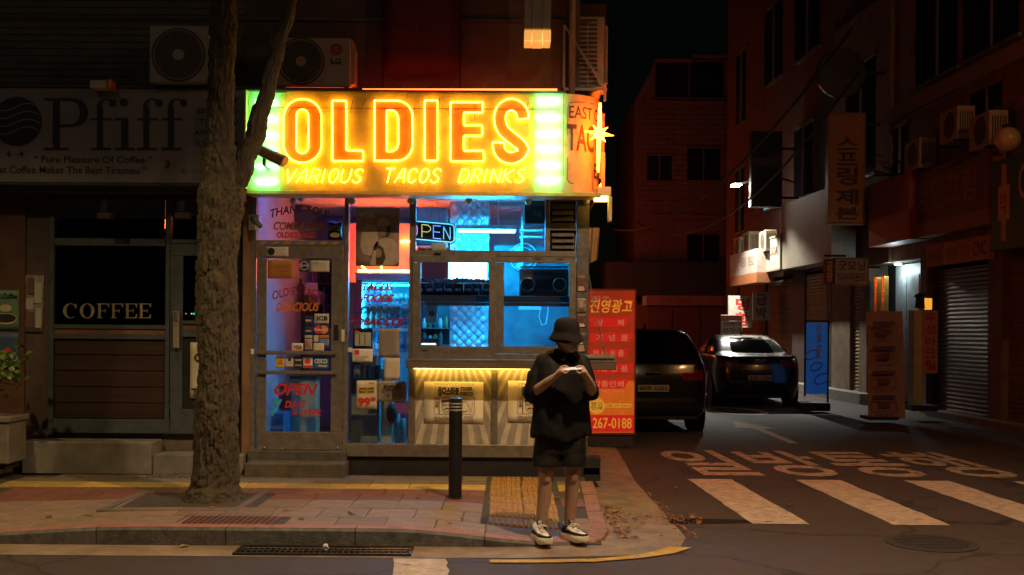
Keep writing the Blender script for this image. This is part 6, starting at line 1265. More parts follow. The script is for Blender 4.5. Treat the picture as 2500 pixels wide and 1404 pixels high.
def car(name, label, cx_, cy_, yaw, sl, zs, rw, plate, tails, pz, extra):
    t = thing(name, label, "car", (cx_, cy_, 0)); t.rotation_euler = (0, 0, yaw); loc = Vector((cx_, cy_, 0))
    fine = []
    for a, b in zip(sl, sl[1:]):
        for k in range(3): fine.append([p + (q - p) * k / 3 for p, q in zip(a, b)])
    fine.append(list(sl[-1])); loops = [cloop(z * zs, yr, yf, hw, min(rc, hw * .6)) for z, yr, yf, hw, rc in fine]
    def bld(mb, nm, mt, par, sm=True): mb.v = [v + loc for v in mb.v]; return mb.build(nm, mt, par, sm)
    body = bld(MB().loft(loops), "body", m_car, t, 50); n = len(loops[0])
    def patch(idx, z0, z1, off, nm, mt, par=t):
        def at(z): 
            for a, b in zip(sl, sl[1:]):
                if a[0] <= z <= b[0]: k = (z - a[0]) / (b[0] - a[0]); return cloop(z * zs, *[p + (q - p) * k for p, q in zip(a[1:4], b[1:4])], min(a[4], a[3] * .6))
            return cloop(sl[-1][0] * zs, *sl[-1][1:])
        rows = []
        for k in range(7):
            z = z0 + (z1 - z0) * k / 6; lp = at(z); cc = Vector((0, (lp[0].y + lp[40].y) / 2, lp[0].z)); rows.append([lp[i % n] + (lp[i % n] - cc).normalized() * off + Vector((0, 0, off * .3)) for i in idx])
        return bld(MB().loft(rows, False, False, False), nm, mt, par)
    patch(range(1, 8), rw[0], rw[1], .008, "rear_window", m_cgls)
    for sgn, base in ((1, 14), (-1, 46)):
        patch(range(base + (2 if sgn > 0 else 6), base + (7 if sgn > 0 else 11)), rw[0], rw[1] - .04, .006, "side_window", m_cgls)
    for s in (0, 1): 
        idx = list(range(7, 12)) if s == 0 else [n - 4, n - 3, n - 2, n - 1, 0, 1]; patch(idx, tails[0], tails[1], .008, "tail_lamp", m_tail)
    hwm = max(s_[3] for s_ in sl); y0, y1 = sl[2][1] + .85, sl[2][2] - .88
    for yy in (y0, y1):
        for s in (-1, 1):
            c = loc + Vector((s * (hwm - .11), yy, .335)); w = MB().lathe([(.2, -.115), (.315, -.11), (.335, -.08), (.335, .08), (.315, .11), (.2, .115)], c, 28, 'X').build("wheel", m_tyre, t, 40)
            MB().lathe([(.02, .118 * s), (.10, .115 * s), (.2, .105 * s), (.205, .09 * s)], c, 20, 'X').build("rim", m_rim, w, 40); MB().lathe([(.38, .045 * s), (.395, .052 * s), (.395, .02 * s)], loc + Vector((s * (hwm - .03), yy, .36)), 28, 'X').build("wheel_arch", m_cdk, t, 40)
    pl = MB().box(-.26, .26, sl[2][1] - .03, sl[2][1] + .0, pz, pz + .115, .004); pl = bld(pl, "number_plate", M("plate_pale", (.38, .34, .22) if extra else (.13, .12, .1), .5), t, False)
    text(plate, "plate_number", M("plate_ink", (.02, .02, .02), .6), pl, loc + Vector((-.235, sl[2][1] - .031, pz + .02)), (.47, 0, 0), (0, 0, .078), .002, bold=.02)
    mb = MB().box(-hwm * .8, hwm * .8, sl[1][1] + .02, sl[1][1] + .12, .24, .30, .01); bld(mb, "rear_diffuser", m_cdk, t, False)
    for s in (-1, 1): mb = MB(); mb.sphere((s * (hwm + .10), sl[2][2] * .62, 1.02 * zs), .11, 12, 8, (1.0, .6, .65)); bld(mb, "door_mirror", m_car, t)
    mb = MB(); mb.loft([[Vector((-.02, y_, z_)), Vector((.02, y_, z_)), Vector((.0, y_ + .02, z_ + .0))] for y_, z_ in ((sl[-1][1] + .05, sl[-1][0] * zs - .02), (sl[-1][1] + .12, sl[-1][0] * zs + .075))]); bld(mb, "roof_antenna", m_cdk, t, False)
    mb = MB().box(-.12, .12, sl[2][1] - .02, sl[2][1] + .02, rw[0] * zs - .16, rw[0] * zs - .13, .006); bld(mb, "boot_trim", m_rim, t, False)
    return t
suv = [(.24, .14, 4.5, .84, .2), (.36, .03, 4.62, .91, .25), (.56, .0, 4.68, .93, .28), (.76, .02, 4.66, .94, .28), (.95, .05, 4.5, .935, .26), (1.06, .08, 4.2, .92, .24), (1.12, .10, 3.5, .90, .2), (1.32, .22, 2.95, .83, .18), (1.50, .36, 2.5, .74, .16), (1.60, .46, 2.2, .68, .16), (1.66, .62, 2.0, .6, .2), (1.69, .9, 1.8, .46, .2)]
sv = car("parked_car", "black parked SUV with pale number plate behind the red signboard", 2.32, 17.45 - D0, math.radians(1.5), suv, 1.03, (1.13, 1.56), "46루 6265", (.86, 1.02), .70, True)
sed = [(.20, .15, 4.75, .85, .2), (.32, .05, 4.85, .91, .3), (.50, .0, 4.9, .94, .32), (.75, .02, 4.9, .95, .32), (.90, .05, 4.8, .94, .3), (1.00, .10, 4.5, .92, .28), (1.06, .20, 4.0, .90, .25), (1.08, .45, 3.75, .885, .25), (1.11, .72, 3.5, .86, .2), (1.25, 1.05, 3.1, .80, .18), (1.38, 1.42, 2.75, .72, .18), (1.46, 1.8, 2.45, .64, .2), (1.49, 2.05, 2.2, .5, .1)]
sdn = car("parked_car", "black parked sedan gleaming under the white alley lamp", 5.50, 23.6 - D0, math.radians(-1.0), sed, 1.09, (1.11, 1.43), "45보 1064", (.84, .98), .62, False)

# ------------------------------------------------------------------ right hand row of shops
AX, SL = 9.85, .05
def fd_(x, off=0.0): return (AX - off) / ((x - 1250.0) / F + SL)
def fpt(d, z, off=0.0): return Vector((AX - off - SL * d, d - D0, z))
def fbox(xl, xr, z0, z1, off, thick, mb=None):                  # a slab along the shop row between two photo columns
    mb = mb or MB(); dl, dr = fd_(xl, off), fd_(xr, off); vs = [fpt(d, z, o) for d in (dl, dr) for o in (off, off - thick) for z in (z0, z1)]
    return mb.add(vs, [(0, 1, 3, 2), (4, 6, 7, 5), (0, 4, 5, 1), (2, 3, 7, 6), (0, 2, 6, 4), (1, 5, 7, 3)])
def fpart(nm, mt, par, xl, xr, z0, z1, off, thick): return fbox(xl, xr, z0, z1, off, thick).build(nm, mt, par)
def ftext(s, nm, mt, par, xl, xr, z0, z1, off, **k):
    a, b = fpt(fd_(xl, off), z0, off), fpt(fd_(xr, off), z0, off); return text(s, nm, mt, par, a, b - a, (0, 0, z1 - z0), .006, **k)
m_bA = M("row_wall_tan", (.20, .14, .09), .8, nz=.4, ns=3, bump=.3, bs=30); m_bB = M("row_wall_brick", (.14, .075, .055), .8, nz=.4, ns=5, bump=.4, bs=30); m_far = M("far_brick", (.20, .10, .07), .8, nz=.35, ns=4, bump=.3)
m_wdark = M("window_dark", (.015, .015, .018), .12, nz=0)
bA = thing("row_building", "tan two storey building with shop signs at the right edge", "building", fpt(22, 0)); fpart("wall", m_bA, bA, 2030, 3400, 3.3, 9.6, 0, 7); 
for xl, xr in ((2030, 2075), (2098, 2116), (2246, 2262), (2412, 2445), (2560, 2620)): fpart("pier", m_bA, bA, xl, xr, 0, 3.32, .04, .5)
fpart("cornice", M("cornice_tan", (.26, .18, .11), .7, nz=.3), bA, 2162, 3400, 6.45, 6.75, .22, .3); fpart("wall_band", m_bA, bA, 2150, 2168, 3.3, 9.6, .10, .15)
for xl, xr, z0, z1 in ((2172, 2212, 5.2, 6.3), (2230, 2330, 7.0, 9.0), (2345, 2480, 7.0, 9.0), (2365, 2440, 5.3, 6.3), (2060, 2130, 5.5, 8.3)):
    w = fpart("window", m_wdark, bA, xl, xr, z0, z1, .02, .1); fpart("window_frame", M("frame_grey", (.2, .19, .17), .5, .3), w, xl, xr, z1, z1 + .07, .05, .1); fpart("window_frame", M("frame_grey"), w, xl, xr, z0 - .07, z0, .06, .12); fpart("mullion", M("frame_grey"), w, (xl + xr) / 2 - 2, (xl + xr) / 2 + 2, z0, z1, .04, .05)
def shutter(par, xl, xr, z0, z1, off, mt, n=34):
    dl, dr = fd_(xl, off), fd_(xr, off); A, B = [], []
    for i in range(n * 4 + 1): z = z0 + (z1 - z0) * i / (n * 4); o = off + .012 * math.sin(i * math.pi / 2) * (1 if i % 4 else 1); A.append(fpt(dl, z, o)); B.append(fpt(dr, z, o))
    return MB().loft([A, B], False, False, False).build("roller_shutter", mt, par)
m_shO = M("shutter_ochre", (.30, .19, .08), .45, .3, nz=.35, ns=4); m_shD = M("shutter_dark", (.13, .10, .08), .35, .5, nz=.35, ns=4)
shutter(bA, 2262, 2412, .12, 3.0, -.10, m_shD); shutter(bA, 2445, 2560, .12, 3.0, -.10, m_shO)
fpart("door_recess", M("recess_dark", (.05, .05, .05), .7), bA, 2116, 2246, .1, 3.3, -.55, .1); ld = fpart("steel_door", M("door_pale_blue", (.36, .40, .40), .5, nz=.35, ns=6), bA, 2186, 2246, .15, 3.25, -.30, .06); fpart("door_panel", M("door_pale_blue"), ld, 2192, 2212, .3, 3.0, -.285, .02); fpart("door_panel", M("door_pale_blue"), ld, 2216, 2242, .3, 3.0, -.285, .02)
fpart("plinth", M("row_plinth", (.22, .19, .15), .8, nz=.4), bA, 2262, 2900, 0, .13, .28, .5); fpart("gold_post", M("post_gold", (.5, .28, .06), .25, .7), bA, 2134, 2140, .1, 3.0, .06, .1); fpart("gold_post", M("post_gold"), bA, 2152, 2158, .1, 3.0, .06, .1)
bB = thing("row_building", "tall dark brick building halfway down the side street", "building", fpt(34, 0)); fpart("wall", m_bB, bB, 1772, 2029, 3.4, 15.5, -.05, 7)
for xl, xr in ((1772, 1800), (1852, 1868), (1934, 1964), (2018, 2029)): fpart("pier", M("row_pier_dark", (.05, .035, .03), .7), bB, xl, xr, 0, 3.42, .02, .5)
shutter(bB, 1964, 2018, .25, 3.3, -.02, m_shO); shutter(bB, 1868, 1934, .25, 3.3, -.06, M("shutter_tan", (.26, .15, .08), .5, .2, nz=.3)); shutter(bB, 1800, 1852, .1, 3.3, -.06, M("shutter_tan")); shutter(bB, 2029.5, 2098, .25, 3.3, -.04, m_shO)
fpart("shop_step", m_conc, bB, 1868, 2100, 0, .25, .4, .8)
for xl, xr, z0, z1 in ((1792, 1812, 5.2, 7.4), (1792, 1814, 9.0, 11.5), (1862, 1895, 5.6, 7.2), (1935, 1975, 5.6, 7.6), (1862, 1900, 9.6, 12.0), (1935, 1990, 9.6, 12.4)):
    w = fpart("window", m_wdark if z0 != 5.6 or xl != 1862 else E("window_teal", (.10, .32, .36), .22), bB, xl, xr, z0, z1, 0.0, .1); fpart("window_frame", M("frame_grey"), w, xl, xr, z1, z1 + .08, .05, .1); fpart("window_frame", M("frame_grey"), w, xl, xr, z0 - .08, z0, .06, .12); fpart("mullion", M("frame_grey"), w, (xl + xr) / 2 - 1.2, (xl + xr) / 2 + 1.2, z0, z1, .03, .05)
mb = MB()
for i in range(40): fbox(1778, 1860, 3.6 + i * .22, 3.6 + i * .22 + .19, -.03, .03, mb)
mb.build("wall_cladding", M("clad_brick", (.15, .075, .055), .75, nz=.4, ns=5), bB)["kind"] = "stuff"
# far building across the end of the street, facing the viewer
fb = thing("far_building", "reddish brick building with a few dark windows closing the side street", "building", P(1660, 880, 46)); fz = P(1660, 130, 46).z
MB().prism([(P(x_, y_, 46).x, P(x_, y_, 46).z) for x_, y_ in ((1548, 900), (1785, 900), (1785, 128), (1600, 152), (1548, 250))], 46 - D0, 54 - D0).build("wall", m_far, fb); X0, X1, Z0, Z1 = rect(1600, 150, 1768, 240, 46)
for r in ((1600, 150, 1766, 238), (1678, 362, 1758, 440), (1678, 572, 1756, 638), (1580, 380, 1640, 440)):
    w = part("window", m_wdark, fb, (*r, 45.97, .1)); part("window_frame", M("frame_rust", (.16, .08, .05), .6), w, (r[0] - 3, r[1] - 4, r[2] + 3, r[1], 45.9, .15), (r[0] - 3, r[3], r[2] + 3, r[3] + 4, 45.88, .17)); part("mullion", M("frame_rust"), w, ((r[0] + r[2]) / 2 - 1.5, r[1], (r[0] + r[2]) / 2 + 1.5, r[3], 45.92, .06))
mb = MB()
for i in range(52): z = .3 + i * .22; mb.box(P(1562, 700, 46).x, P(1784, 700, 46).x, 45.975 - D0, 46 - D0, z, z + .185)
bc = mb.build("brick_courses", m_far, fb); bc["kind"] = "stuff"
part("roof_edge", M("roof_edge_rust", (.22, .10, .06), .6), fb, (1600, 144, 1690, 151, 45.8, 1.0), (1690, 134, 1790, 141, 45.8, 1.0)); part("ledge", M("roof_edge_rust"), fb, (1590, 246, 1770, 254, 45.85, .2), (1590, 524, 1770, 532, 45.85, .2))
sf = thing("far_shop", "low shop front with a long red fascia at the street's end", "shop", P(1660, 870, 44)); part("wall", M("far_shop_wall", (.17, .05, .035), .7, nz=.3), sf, (1500, 745, 1800, 872, 44.0, 1.0)); part("fascia", M("far_fascia", (.30, .12, .07), .6), sf, (1578, 722, 1800, 746, 43.8, .3)); part("fascia_end", M("fascia_white", (.5, .45, .4), .6), sf, (1570, 722, 1579, 746, 43.78, .3)); part("roof", M("roof_dark", (.03, .03, .03), .8), sf, (1480, 640, 1800, 722, 43.9, 3)); ptext("인쇄 기념품", "lettering", M("fascia_ink", (.12, .04, .03), .6), sf, 1612, 728, 1690, 741, 43.79)
for i in range(3): part("shop_bay", M("bay_red", (.13, .03, .022), .6), sf, (1582 + i * 68, 752, 1640 + i * 68, 868, 43.95, .06))
sf["label"] = "low shop front with a long red fascia at the street's end"
lbq = thing("left_building", "dark building on the left of the side street behind the red signboard", "building", (1.2, 12, 0)); MB().box(-6, 1.0, 4.2, 34, 0, 6.2).build("wall", M("left_wall", (.10, .06, .045), .8, nz=.4, bump=.3), lbq); MB().box(-6, 1.35, 4.3, 34, 6.2, 6.5).build("eave", M("roof_dark"), lbq)
for i in range(4): MB().box(1.0, 1.05, 6 + i * 5.5, 8.6 + i * 5.5, 3.3, 4.9).build("window", m_wdark, lbq)
for k in (0, 1): MB().cyl((1.1 + .0 * k, 5.0 + 9 * k, 0), (1.1, 5.0 + 9 * k, 6.2), .05, 10).build("drain_pipe", M("pvc_grey"), lbq, True)

# signs of the row
def fsign(nm, label, mt, xl, xr, z0, z1, off, thick, words=(), edge=None):
    t = thing(nm, label, "sign", fpt((fd_(xl, off) + fd_(xr, off)) / 2, z0, off)); fpart("board", mt, t, xl, xr, z0, z1, off, thick)
    if edge: fpart("edge_trim", edge, t, xl, xr, z0 - .05, z0, off + .02, thick); fpart("edge_trim", edge, t, xl, xr, z1, z1 + .05, off + .02, thick)
    for s, a, b, c_, d_, m_ in words: ftext(s, "lettering", m_, t, a, b, c_, d_, off, bold=.02)
    return t
m_pg = M("sign_pharmacy_green", (.03, .10, .065), .5, nz=.2); m_tr = M("sign_trim", (.25, .2, .15), .5)
ph_ = fsign("shop_sign", "dark green pharmacy sign with a cross at the right edge", m_pg, 2418, 2640, 3.15, 4.72, .45, .4, [("약", 2439, 2456, 3.75, 4.15, M("sign_red", (.4, .03, .03), .5)), ("O", 2484, 2512, 3.95, 4.55, M("sign_cream", (.5, .38, .2), .5))])
mC = M("sign_cross", (.5, .32, .18), .5); fpart("cross", mC, ph_, 2442, 2453, 3.30, 4.62, .453, .01); fpart("cross", mC, ph_, 2434, 2461, 3.66, 4.26, .456, .01)
fsign("shop_sign", "brown shop sign with raised letters over the dark shutter", M("sign_brown", (.17, .075, .035), .6, nz=.3), 2220, 2412, 3.95, 5.0, .40, .3, [("명인그림", 2236, 2380, 4.15, 4.8, M("sign_brown_ink", (.30, .16, .11), .6))], None)
fsign("shop_sign", "mustard strip below the brown shop sign", M("sign_mustard", (.30, .16, .05), .6, nz=.3), 2220, 2412, 3.66, 3.945, .41, .3)
fsign("shop_sign", "plain red box sign over the pale steel door", M("sign_redbox", (.34, .07, .04), .5, nz=.25), 2119, 2217, 3.64, 5.05, .55, .5)
fsign("shop_sign", "cream CNC sign board over the dark shutter", M("sign_cream_board", (.50, .26, .12), .6, nz=.25), 2300, 2414, 3.06, 3.5, .20, .1, [("CNC", 2374, 2408, 3.14, 3.42, m_cb), ("레이저 가공", 2306, 2366, 3.14, 3.40, M("sign_brown_ink"))])
fsign("shop_sign", "rust red part sign left of the CNC board", M("sign_rust", (.42, .12, .06), .6, nz=.25), 2260, 2298, 3.06, 3.5, .20, .1, [("아크릴", 2265, 2294, 3.14, 3.40, M("sign_rust_ink", (.2, .04, .03), .6))])
fsign("shop_sign", "large white shop sign catching the alley lamp's light", M("sign_white", (.32, .28, .21), .6, nz=.2), 1906, 2028, 3.46, 5.28, .75, .6, [("금박", 1944, 1990, 4.1, 4.5, M("sign_faint", (.36, .28, .22), .6))])
fsign("shop_sign", "white and orange shop sign farthest down the row", M("sign_white_b", (.50, .42, .34), .6, nz=.2), 1781, 1846, 3.45, 4.15, 1.1, .5, [("명함", 1806, 1842, 3.7, 4.0, M("sign_faint"))])
fsign("shop_sign", "orange strip under the farthest white sign", M("sign_orange_strip", (.45, .16, .06), .6), 1781, 1846, 3.15, 3.445, 1.11, .5)
fsign("shop_sign", "grey framed SOA sign beside the large white sign", M("sign_grey", (.36, .33, .27), .6, nz=.2), 1866, 1903, 3.5, 4.4, .8, .3, [("SOA", 1880, 1898, 3.9, 4.15, m_cb)], m_tr)
def bsign(nm, label, mt, x0, y0, x1, y1, d, dep=.12, words=(), frame=None, cat="sign"):   # board facing the viewer
    t = thing(nm, label, cat, P((x0 + x1) / 2, y1, d)); part("board", mt, t, (x0, y0, x1, y1, d, dep), bev=.008)
    for s, a, b, c_, e, m_, bo_ in words: ptext(s, "lettering", m_, t, a, b, c_, e, d - .002, bold=bo_)
    if frame: part("frame", frame, t, (x0 - 3, y0 - 3, x0, y1 + 3, d - .01, dep + .02), (x1, y0 - 3, x1 + 3, y1 + 3, d - .01, dep + .02), (x0 - 3, y0 - 3, x1 + 3, y0, d - .011, dep + .02), (x0 - 3, y1, x1 + 3, y1 + 3, d - .011, dep + .02))
    return t
ikd = M("sign_ink_dark", (.05, .025, .02), .6, nz=0); m_osg = M("sign_orange_v", (.40, .15, .05), .55, nz=.25)
vs = bsign("projecting_sign", "orange vertical sign reading spring binding high on the row", m_osg, 2025, 278, 2110, 545, 24.6, .2, [("스", 2044, 336, 2094, 366, ikd, .02), ("프", 2044, 372, 2094, 404, ikd, .02), ("링", 2044, 408, 2094, 452, ikd, .02), ("제", 2040, 462, 2096, 500, ikd, .03), ("본", 2040, 506, 2096, 536, ikd, .03)], M("frame_orange", (.30, .12, .05), .5))
part("sign_arm", m_cdk, vs, (2110, 300, 2150, 306, 24.6, .05), (2110, 510, 2150, 516, 24.6, .05))
rs = thing("round_sign", "round black sign with linked rings high on the row", "sign", P(2053, 240, 24.2)); c = P(2053, 180, 24.2); MB().lathe([(.001, -.08), (.54, -.08), (.56, -.06), (.56, .06), (.54, .08), (.001, .08)], c, 44, 'Y').build("disc", M("round_black", (.012, .012, .014), .35), rs, 40); 
for dx, dy in ((-16, -26), (-2, -34), (8, -16)): MB().tube([P(2053 + dx, 180 + dy, 24.1) + Vector((.14 * math.cos(a), 0, .14 * math.sin(a))) for a in [2 * math.pi * i / 26 for i in range(26)]], .008, 5, True).build("ring_emblem", M("ring_dim", (.10, .09, .08), .5), rs, True)
ptext("골드커플링", "lettering", M("ring_dim"), rs, 2010, 192, 2092, 207, 24.11); part("sign_arm", m_cdk, rs, (2112, 174, 2160, 182, 24.2, .05))
gm = bsign("projecting_sign", "pale sign with blue and yellow Korean letters over the blue banner", M("sign_pale", (.42, .38, .26), .6, nz=.2), 2039, 632, 2118, 694, 22.0, .1, [("굿모닝", 2047, 637, 2112, 660, M("ink_blue", (.05, .05, .16), .6), .02), ("다이아몬드", 2046, 666, 2114, 688, M("ink_blue"), .02)], M("frame_grey")); part("side_panel", M("sign_maroon", (.22, .03, .03), .6), gm, (2013, 632, 2038, 694, 21.99, .1)); ptext("공\n장", "lettering", wht, gm, 2018, 640, 2033, 688, 21.985); part("sign_arm", m_cdk, gm, (2013, 622, 2066, 627, 22.0, .04), (2112, 650, 2150, 655, 22.05, .04))
dkp = bsign("projecting_sign", "big dark blank sign panel above the white shop signs", M("panel_slate", (.06, .055, .05), .6, nz=.3), 1834, 320, 1910, 505, 30.5, .3); part("sign_arm", m_cdk, dkp, (1910, 360, 1950, 366, 30.6, .05), (1910, 480, 1950, 486, 30.6, .05))
bsign("projecting_sign", "white sign with red letters behind the sedan", M("sign_white_c", (.60, .55, .45), .6), 1778, 722, 1836, 800, 33.5, .12, [("명", 1796, 728, 1830, 758, red, .04), ("함", 1796, 762, 1830, 796, red, .04)]); bsign("projecting_sign", "white sign with brown letters beside the red lettered one", M("sign_white_d", (.42, .34, .28), .6), 1838, 712, 1884, 782, 33.0, .12, [("금", 1846, 718, 1872, 745, M("sign_rust_ink"), .03), ("박", 1846, 750, 1872, 778, M("sign_rust_ink"), .03)]); bsign("standing_sign", "small white and orange sign just over the sedan's roof", M("sign_white_c"), 1760, 784, 1812, 880, 31.0, .06, [("성진레이저", 1764, 786, 1808, 796, ikd, .01), ("상자내", 1764, 800, 1808, 812, ikd, .01)])
bsign("standing_sign", "orange header strip of the small sign over the sedan", M("sign_orange_strip"), 1760, 769, 1812, 783.5, 30.99, .06)
# freestanding banners on the street
bb_ = thing("standing_banner", "blue standing banner advertising silver rings", "banner stand", P(1994, 1000, 22.6)); part("banner_sheet", M("banner_blue_glow", (.03, .22, .75), .5, nz=.15, em=(.03, .22, .9), es=.03), bb_, (1968, 788, 2020, 962, 22.5, .01)); part("banner_frame", m_cdk, bb_, (1964, 782, 1968, 968, 22.49, .03), (2020, 782, 2024, 1000, 22.49, .03), (1964, 782, 2024, 786, 22.49, .03)); part("banner_foot", m_plinth, bb_, (1956, 984, 2028, 1004, 22.3, .5), bev=.02)  # faint glow put into the sheet's colour to lift it from the dark
t_ = ptext("SILVER RING", "lettering", M("print_olive", (.35, .34, .08), .6), bb_, 1926, 826, 2010, 838, 22.495, bold=.03); t_.data.transform(Matrix.Translation(P(1999, 835, 22.495) - ORG[bb_.name]) @ Matrix.Rotation(math.radians(90), 4, 'Y') @ Matrix.Translation(-(P(1968, 832, 22.495) - ORG[bb_.name])))
for px, py, r in ((1978, 866, .13), (1988, 895, .12), (2002, 925, .15)): c = P(px + 4, py, 22.47); MB().tube([c + Vector((r * math.cos(a), 0, r * .7 * math.sin(a) + r * .3 * math.cos(a))) for a in [2 * math.pi * i / 24 for i in range(24)]], .014, 6, True).build("ring_print", M("ring_silver", (.35, .42, .5), .4), bb_, True)
pk = thing("standing_banner", "pale pink standing banner with four printed panels", "banner stand", P(2158, 1025, 20.0)); X0, X1, Z0, Z1 = rect(2113, 760, 2202, 1020, 20.0); mb = MB(); mb.add([(X0, 20 - D0, Z1), (X1, 20 - D0, Z1), (X1, 19.8 - D0, Z0), (X0, 19.8 - D0, Z0), (X0, 20.02 - D0, Z1), (X1, 20.02 - D0, Z1), (X1, 19.82 - D0, Z0), (X0, 19.82 - D0, Z0)], [(0, 1, 2, 3), (7, 6, 5, 4), (0, 4, 5, 1), (1, 5, 6, 2), (2, 6, 7, 3), (3, 7, 4, 0)]); mb.build("banner_sheet", M("banner_pink", (.36, .22, .17), .7, nz=.2), pk)
for i in range(4):
    y = 785 + i * 60; pfill("print", M("print_mauve", (.12, .07, .08), .6), pk, [rrect(2130, y, 2186, y + 9, 4, 4)], 19.8, .004); pfill("print", M("print_rose", (.25, .13, .11), .6), pk, [bar(2126, y + 14, 2190, y + 40), bar(2128, y + 16, 2188, y + 38)], 19.8, .004); pfill("print", M("print_mauve"), pk, [bar(2144, y + 17, 2172, y + 33)], 19.8, .006); ptext("각종 인쇄", "print", M("print_mauve"), pk, 2136, y + 44, 2180, y + 51, 19.795)
part("banner_pole", m_cdk, pk, (2156, 760, 2160, 1022, 20.05, .03)); part("banner_foot", m_plinth, pk, (2120, 1018, 2196, 1026, 19.75, .5), bev=.01)
ys_ = thing("standing_sign", "yellow edged upright sign with red Korean letters", "sign", P(2260, 1005, 20.6)); part("board", M("sign_pink_v", (.46, .20, .14), .6, nz=.2), ys_, (2252, 758, 2290, 912, 20.5, .1), bev=.006); part("side_board", M("sign_yellow_v", (.55, .42, .16), .6, nz=.25), ys_, (2231, 758, 2251, 990, 20.52, .3)); part("foot", m_plinth, ys_, (2228, 990, 2290, 1004, 20.5, .4))
for i, s in enumerate("우성아크릴"): ptext(s, "lettering", M("sign_red"), ys_, 2258, 764 + i * 29, 2285, 788 + i * 29, 20.498, bold=.03)
# lantern lamp beside the upright sign
ll = thing("hanging_lantern", "small lantern glowing amber above the upright sign", "lantern", P(2258, 752, 20.9)); MB().lathe([(.02, .30), (.10, .26), (.12, .22), (.08, .20), (.09, .02), (.11, 0), (.001, -.01)], P(2246, 752, 20.9), 12).build("lantern_body", m_cdk, ll, 40); part("lantern_glass", E("lantern_amber", (1.0, .42, .03), .22), ll, (2262, 728, 2276, 756, 20.9, .12), bev=.01)
wl_ = bpy.data.lights.new("added_door_light", 'POINT'); wl_.energy = 6; wl_.color = (.62, .80, .85); wl_.shadow_soft_size = .08; wo = bpy.data.objects.new("added_door_light", wl_); COL.objects.link(wo)
dl_ = thing("added_door_lamp", "added small lamp standing in for the light on the pale steel door", "lamp", fpt(24.2, 3.24, -.12)); MB().lathe([(.001, 0), (.08, .002), (.085, .03), (.001, .035)], fpt(24.2, 3.24, -.12), 16).build("lamp_globe", E("added_door_glow", (.62, .80, .85), 2), dl_, True); wo.parent = dl_; wo.location = (-.1, 0, -.12)  # added lamp, stands in for the pale light on the door
# standing red signboard at the shop's side
rsb = thing("red_signboard", "tall lit red and orange signboard with Korean lettering beside the shop", "sign", P(1490, 1092, 15.5)); RD = 15.4
part("board", M("board_red", (.55, .10, .035), .5, nz=.25, ns=3, em=(1.0, .08, .03), es=.022), rsb, (1425, 709, 1549, 1057, RD, .06), bev=.006); part("frame", M("board_frame", (.3, .08, .04), .4, .4), rsb, (1549, 706, 1552, 1060, RD - .01, .08), (1425, 1057, 1552, 1061, RD - .01, .08), (1425, 705, 1552, 709, RD - .01, .08)); part("stand", m_plinth, rsb, (1430, 1061, 1545, 1092, RD + .02, .4)); part("castor", m_tyre, rsb, (1440, 1088, 1452, 1097, RD + .0, .08), (1524, 1088, 1536, 1097, RD + .0, .08))
bye = M("board_yellow", (.85, .55, .06), .5, em=(1, .5, .05), es=.07, nz=.15); bwh = M("board_pale", (.8, .55, .40), .5, em=(1, .5, .3), es=.03, nz=.15); brd = M("board_band", (.70, .03, .02), .5, em=(1, .03, .02), es=.06, nz=.15); bor = M("board_lower", (.75, .22, .03), .5, em=(1, .22, .02), es=.06, nz=.2)
pfill("lower_field", bor, rsb, [bar(1426, 930, 1548.5, 1056.5)], RD, .004)
ptext("진영광고", "lettering", bye, rsb, 1440, 731, 1544, 764, RD - .004, bold=.02, shear=.2); ptext("SINCE 1984", "lettering", bwh, rsb, 1443, 722, 1486, 731, RD - .004)
for i, (y, s, xe) in enumerate(((776, "상      패", 1536), (813, "기  념  품", 1548), (851, "판 촉 용 품", 1536), (888, "각종 용 품", 1548), (926, "각종인쇄", 1536))):
    pfill("band", brd, rsb, [[(1440, y), (xe, y), (xe - 12, y + 23), (1440, y + 23)]], RD, .008); ptext(s, "lettering", bwh, rsb, 1455 if i < 2 else 1448, y + 4, 1533 if i % 2 else 1523, y + 19, RD - .010, bold=.01)
ptext("(책자 / 카렌다 / 카다로그)", "lettering", bwh, rsb, 1446, 952, 1522, 958, RD - .010); pfill("disc", bye, rsb, [ell(1457, 991, 19.5, 20)], RD, .010); pfill("strip", bye, rsb, [rrect(1474, 986, 1542, 995, 3, 3)], RD, .011); ptext("기념품 / 상패 / 각종 인쇄", "lettering", ikd, rsb, 1478, 988, 1540, 993, RD - .013); ptext("광고\n인쇄", "lettering", ikd, rsb, 1443, 982, 1471, 1000, RD - .012)
pfill("band", brd, rsb, [bar(1426, 1013, 1548.5, 1054)], RD, .009); ptext("267-0188", "lettering", bye, rsb, 1447, 1020, 1542, 1046, RD - .011, bold=.012); 
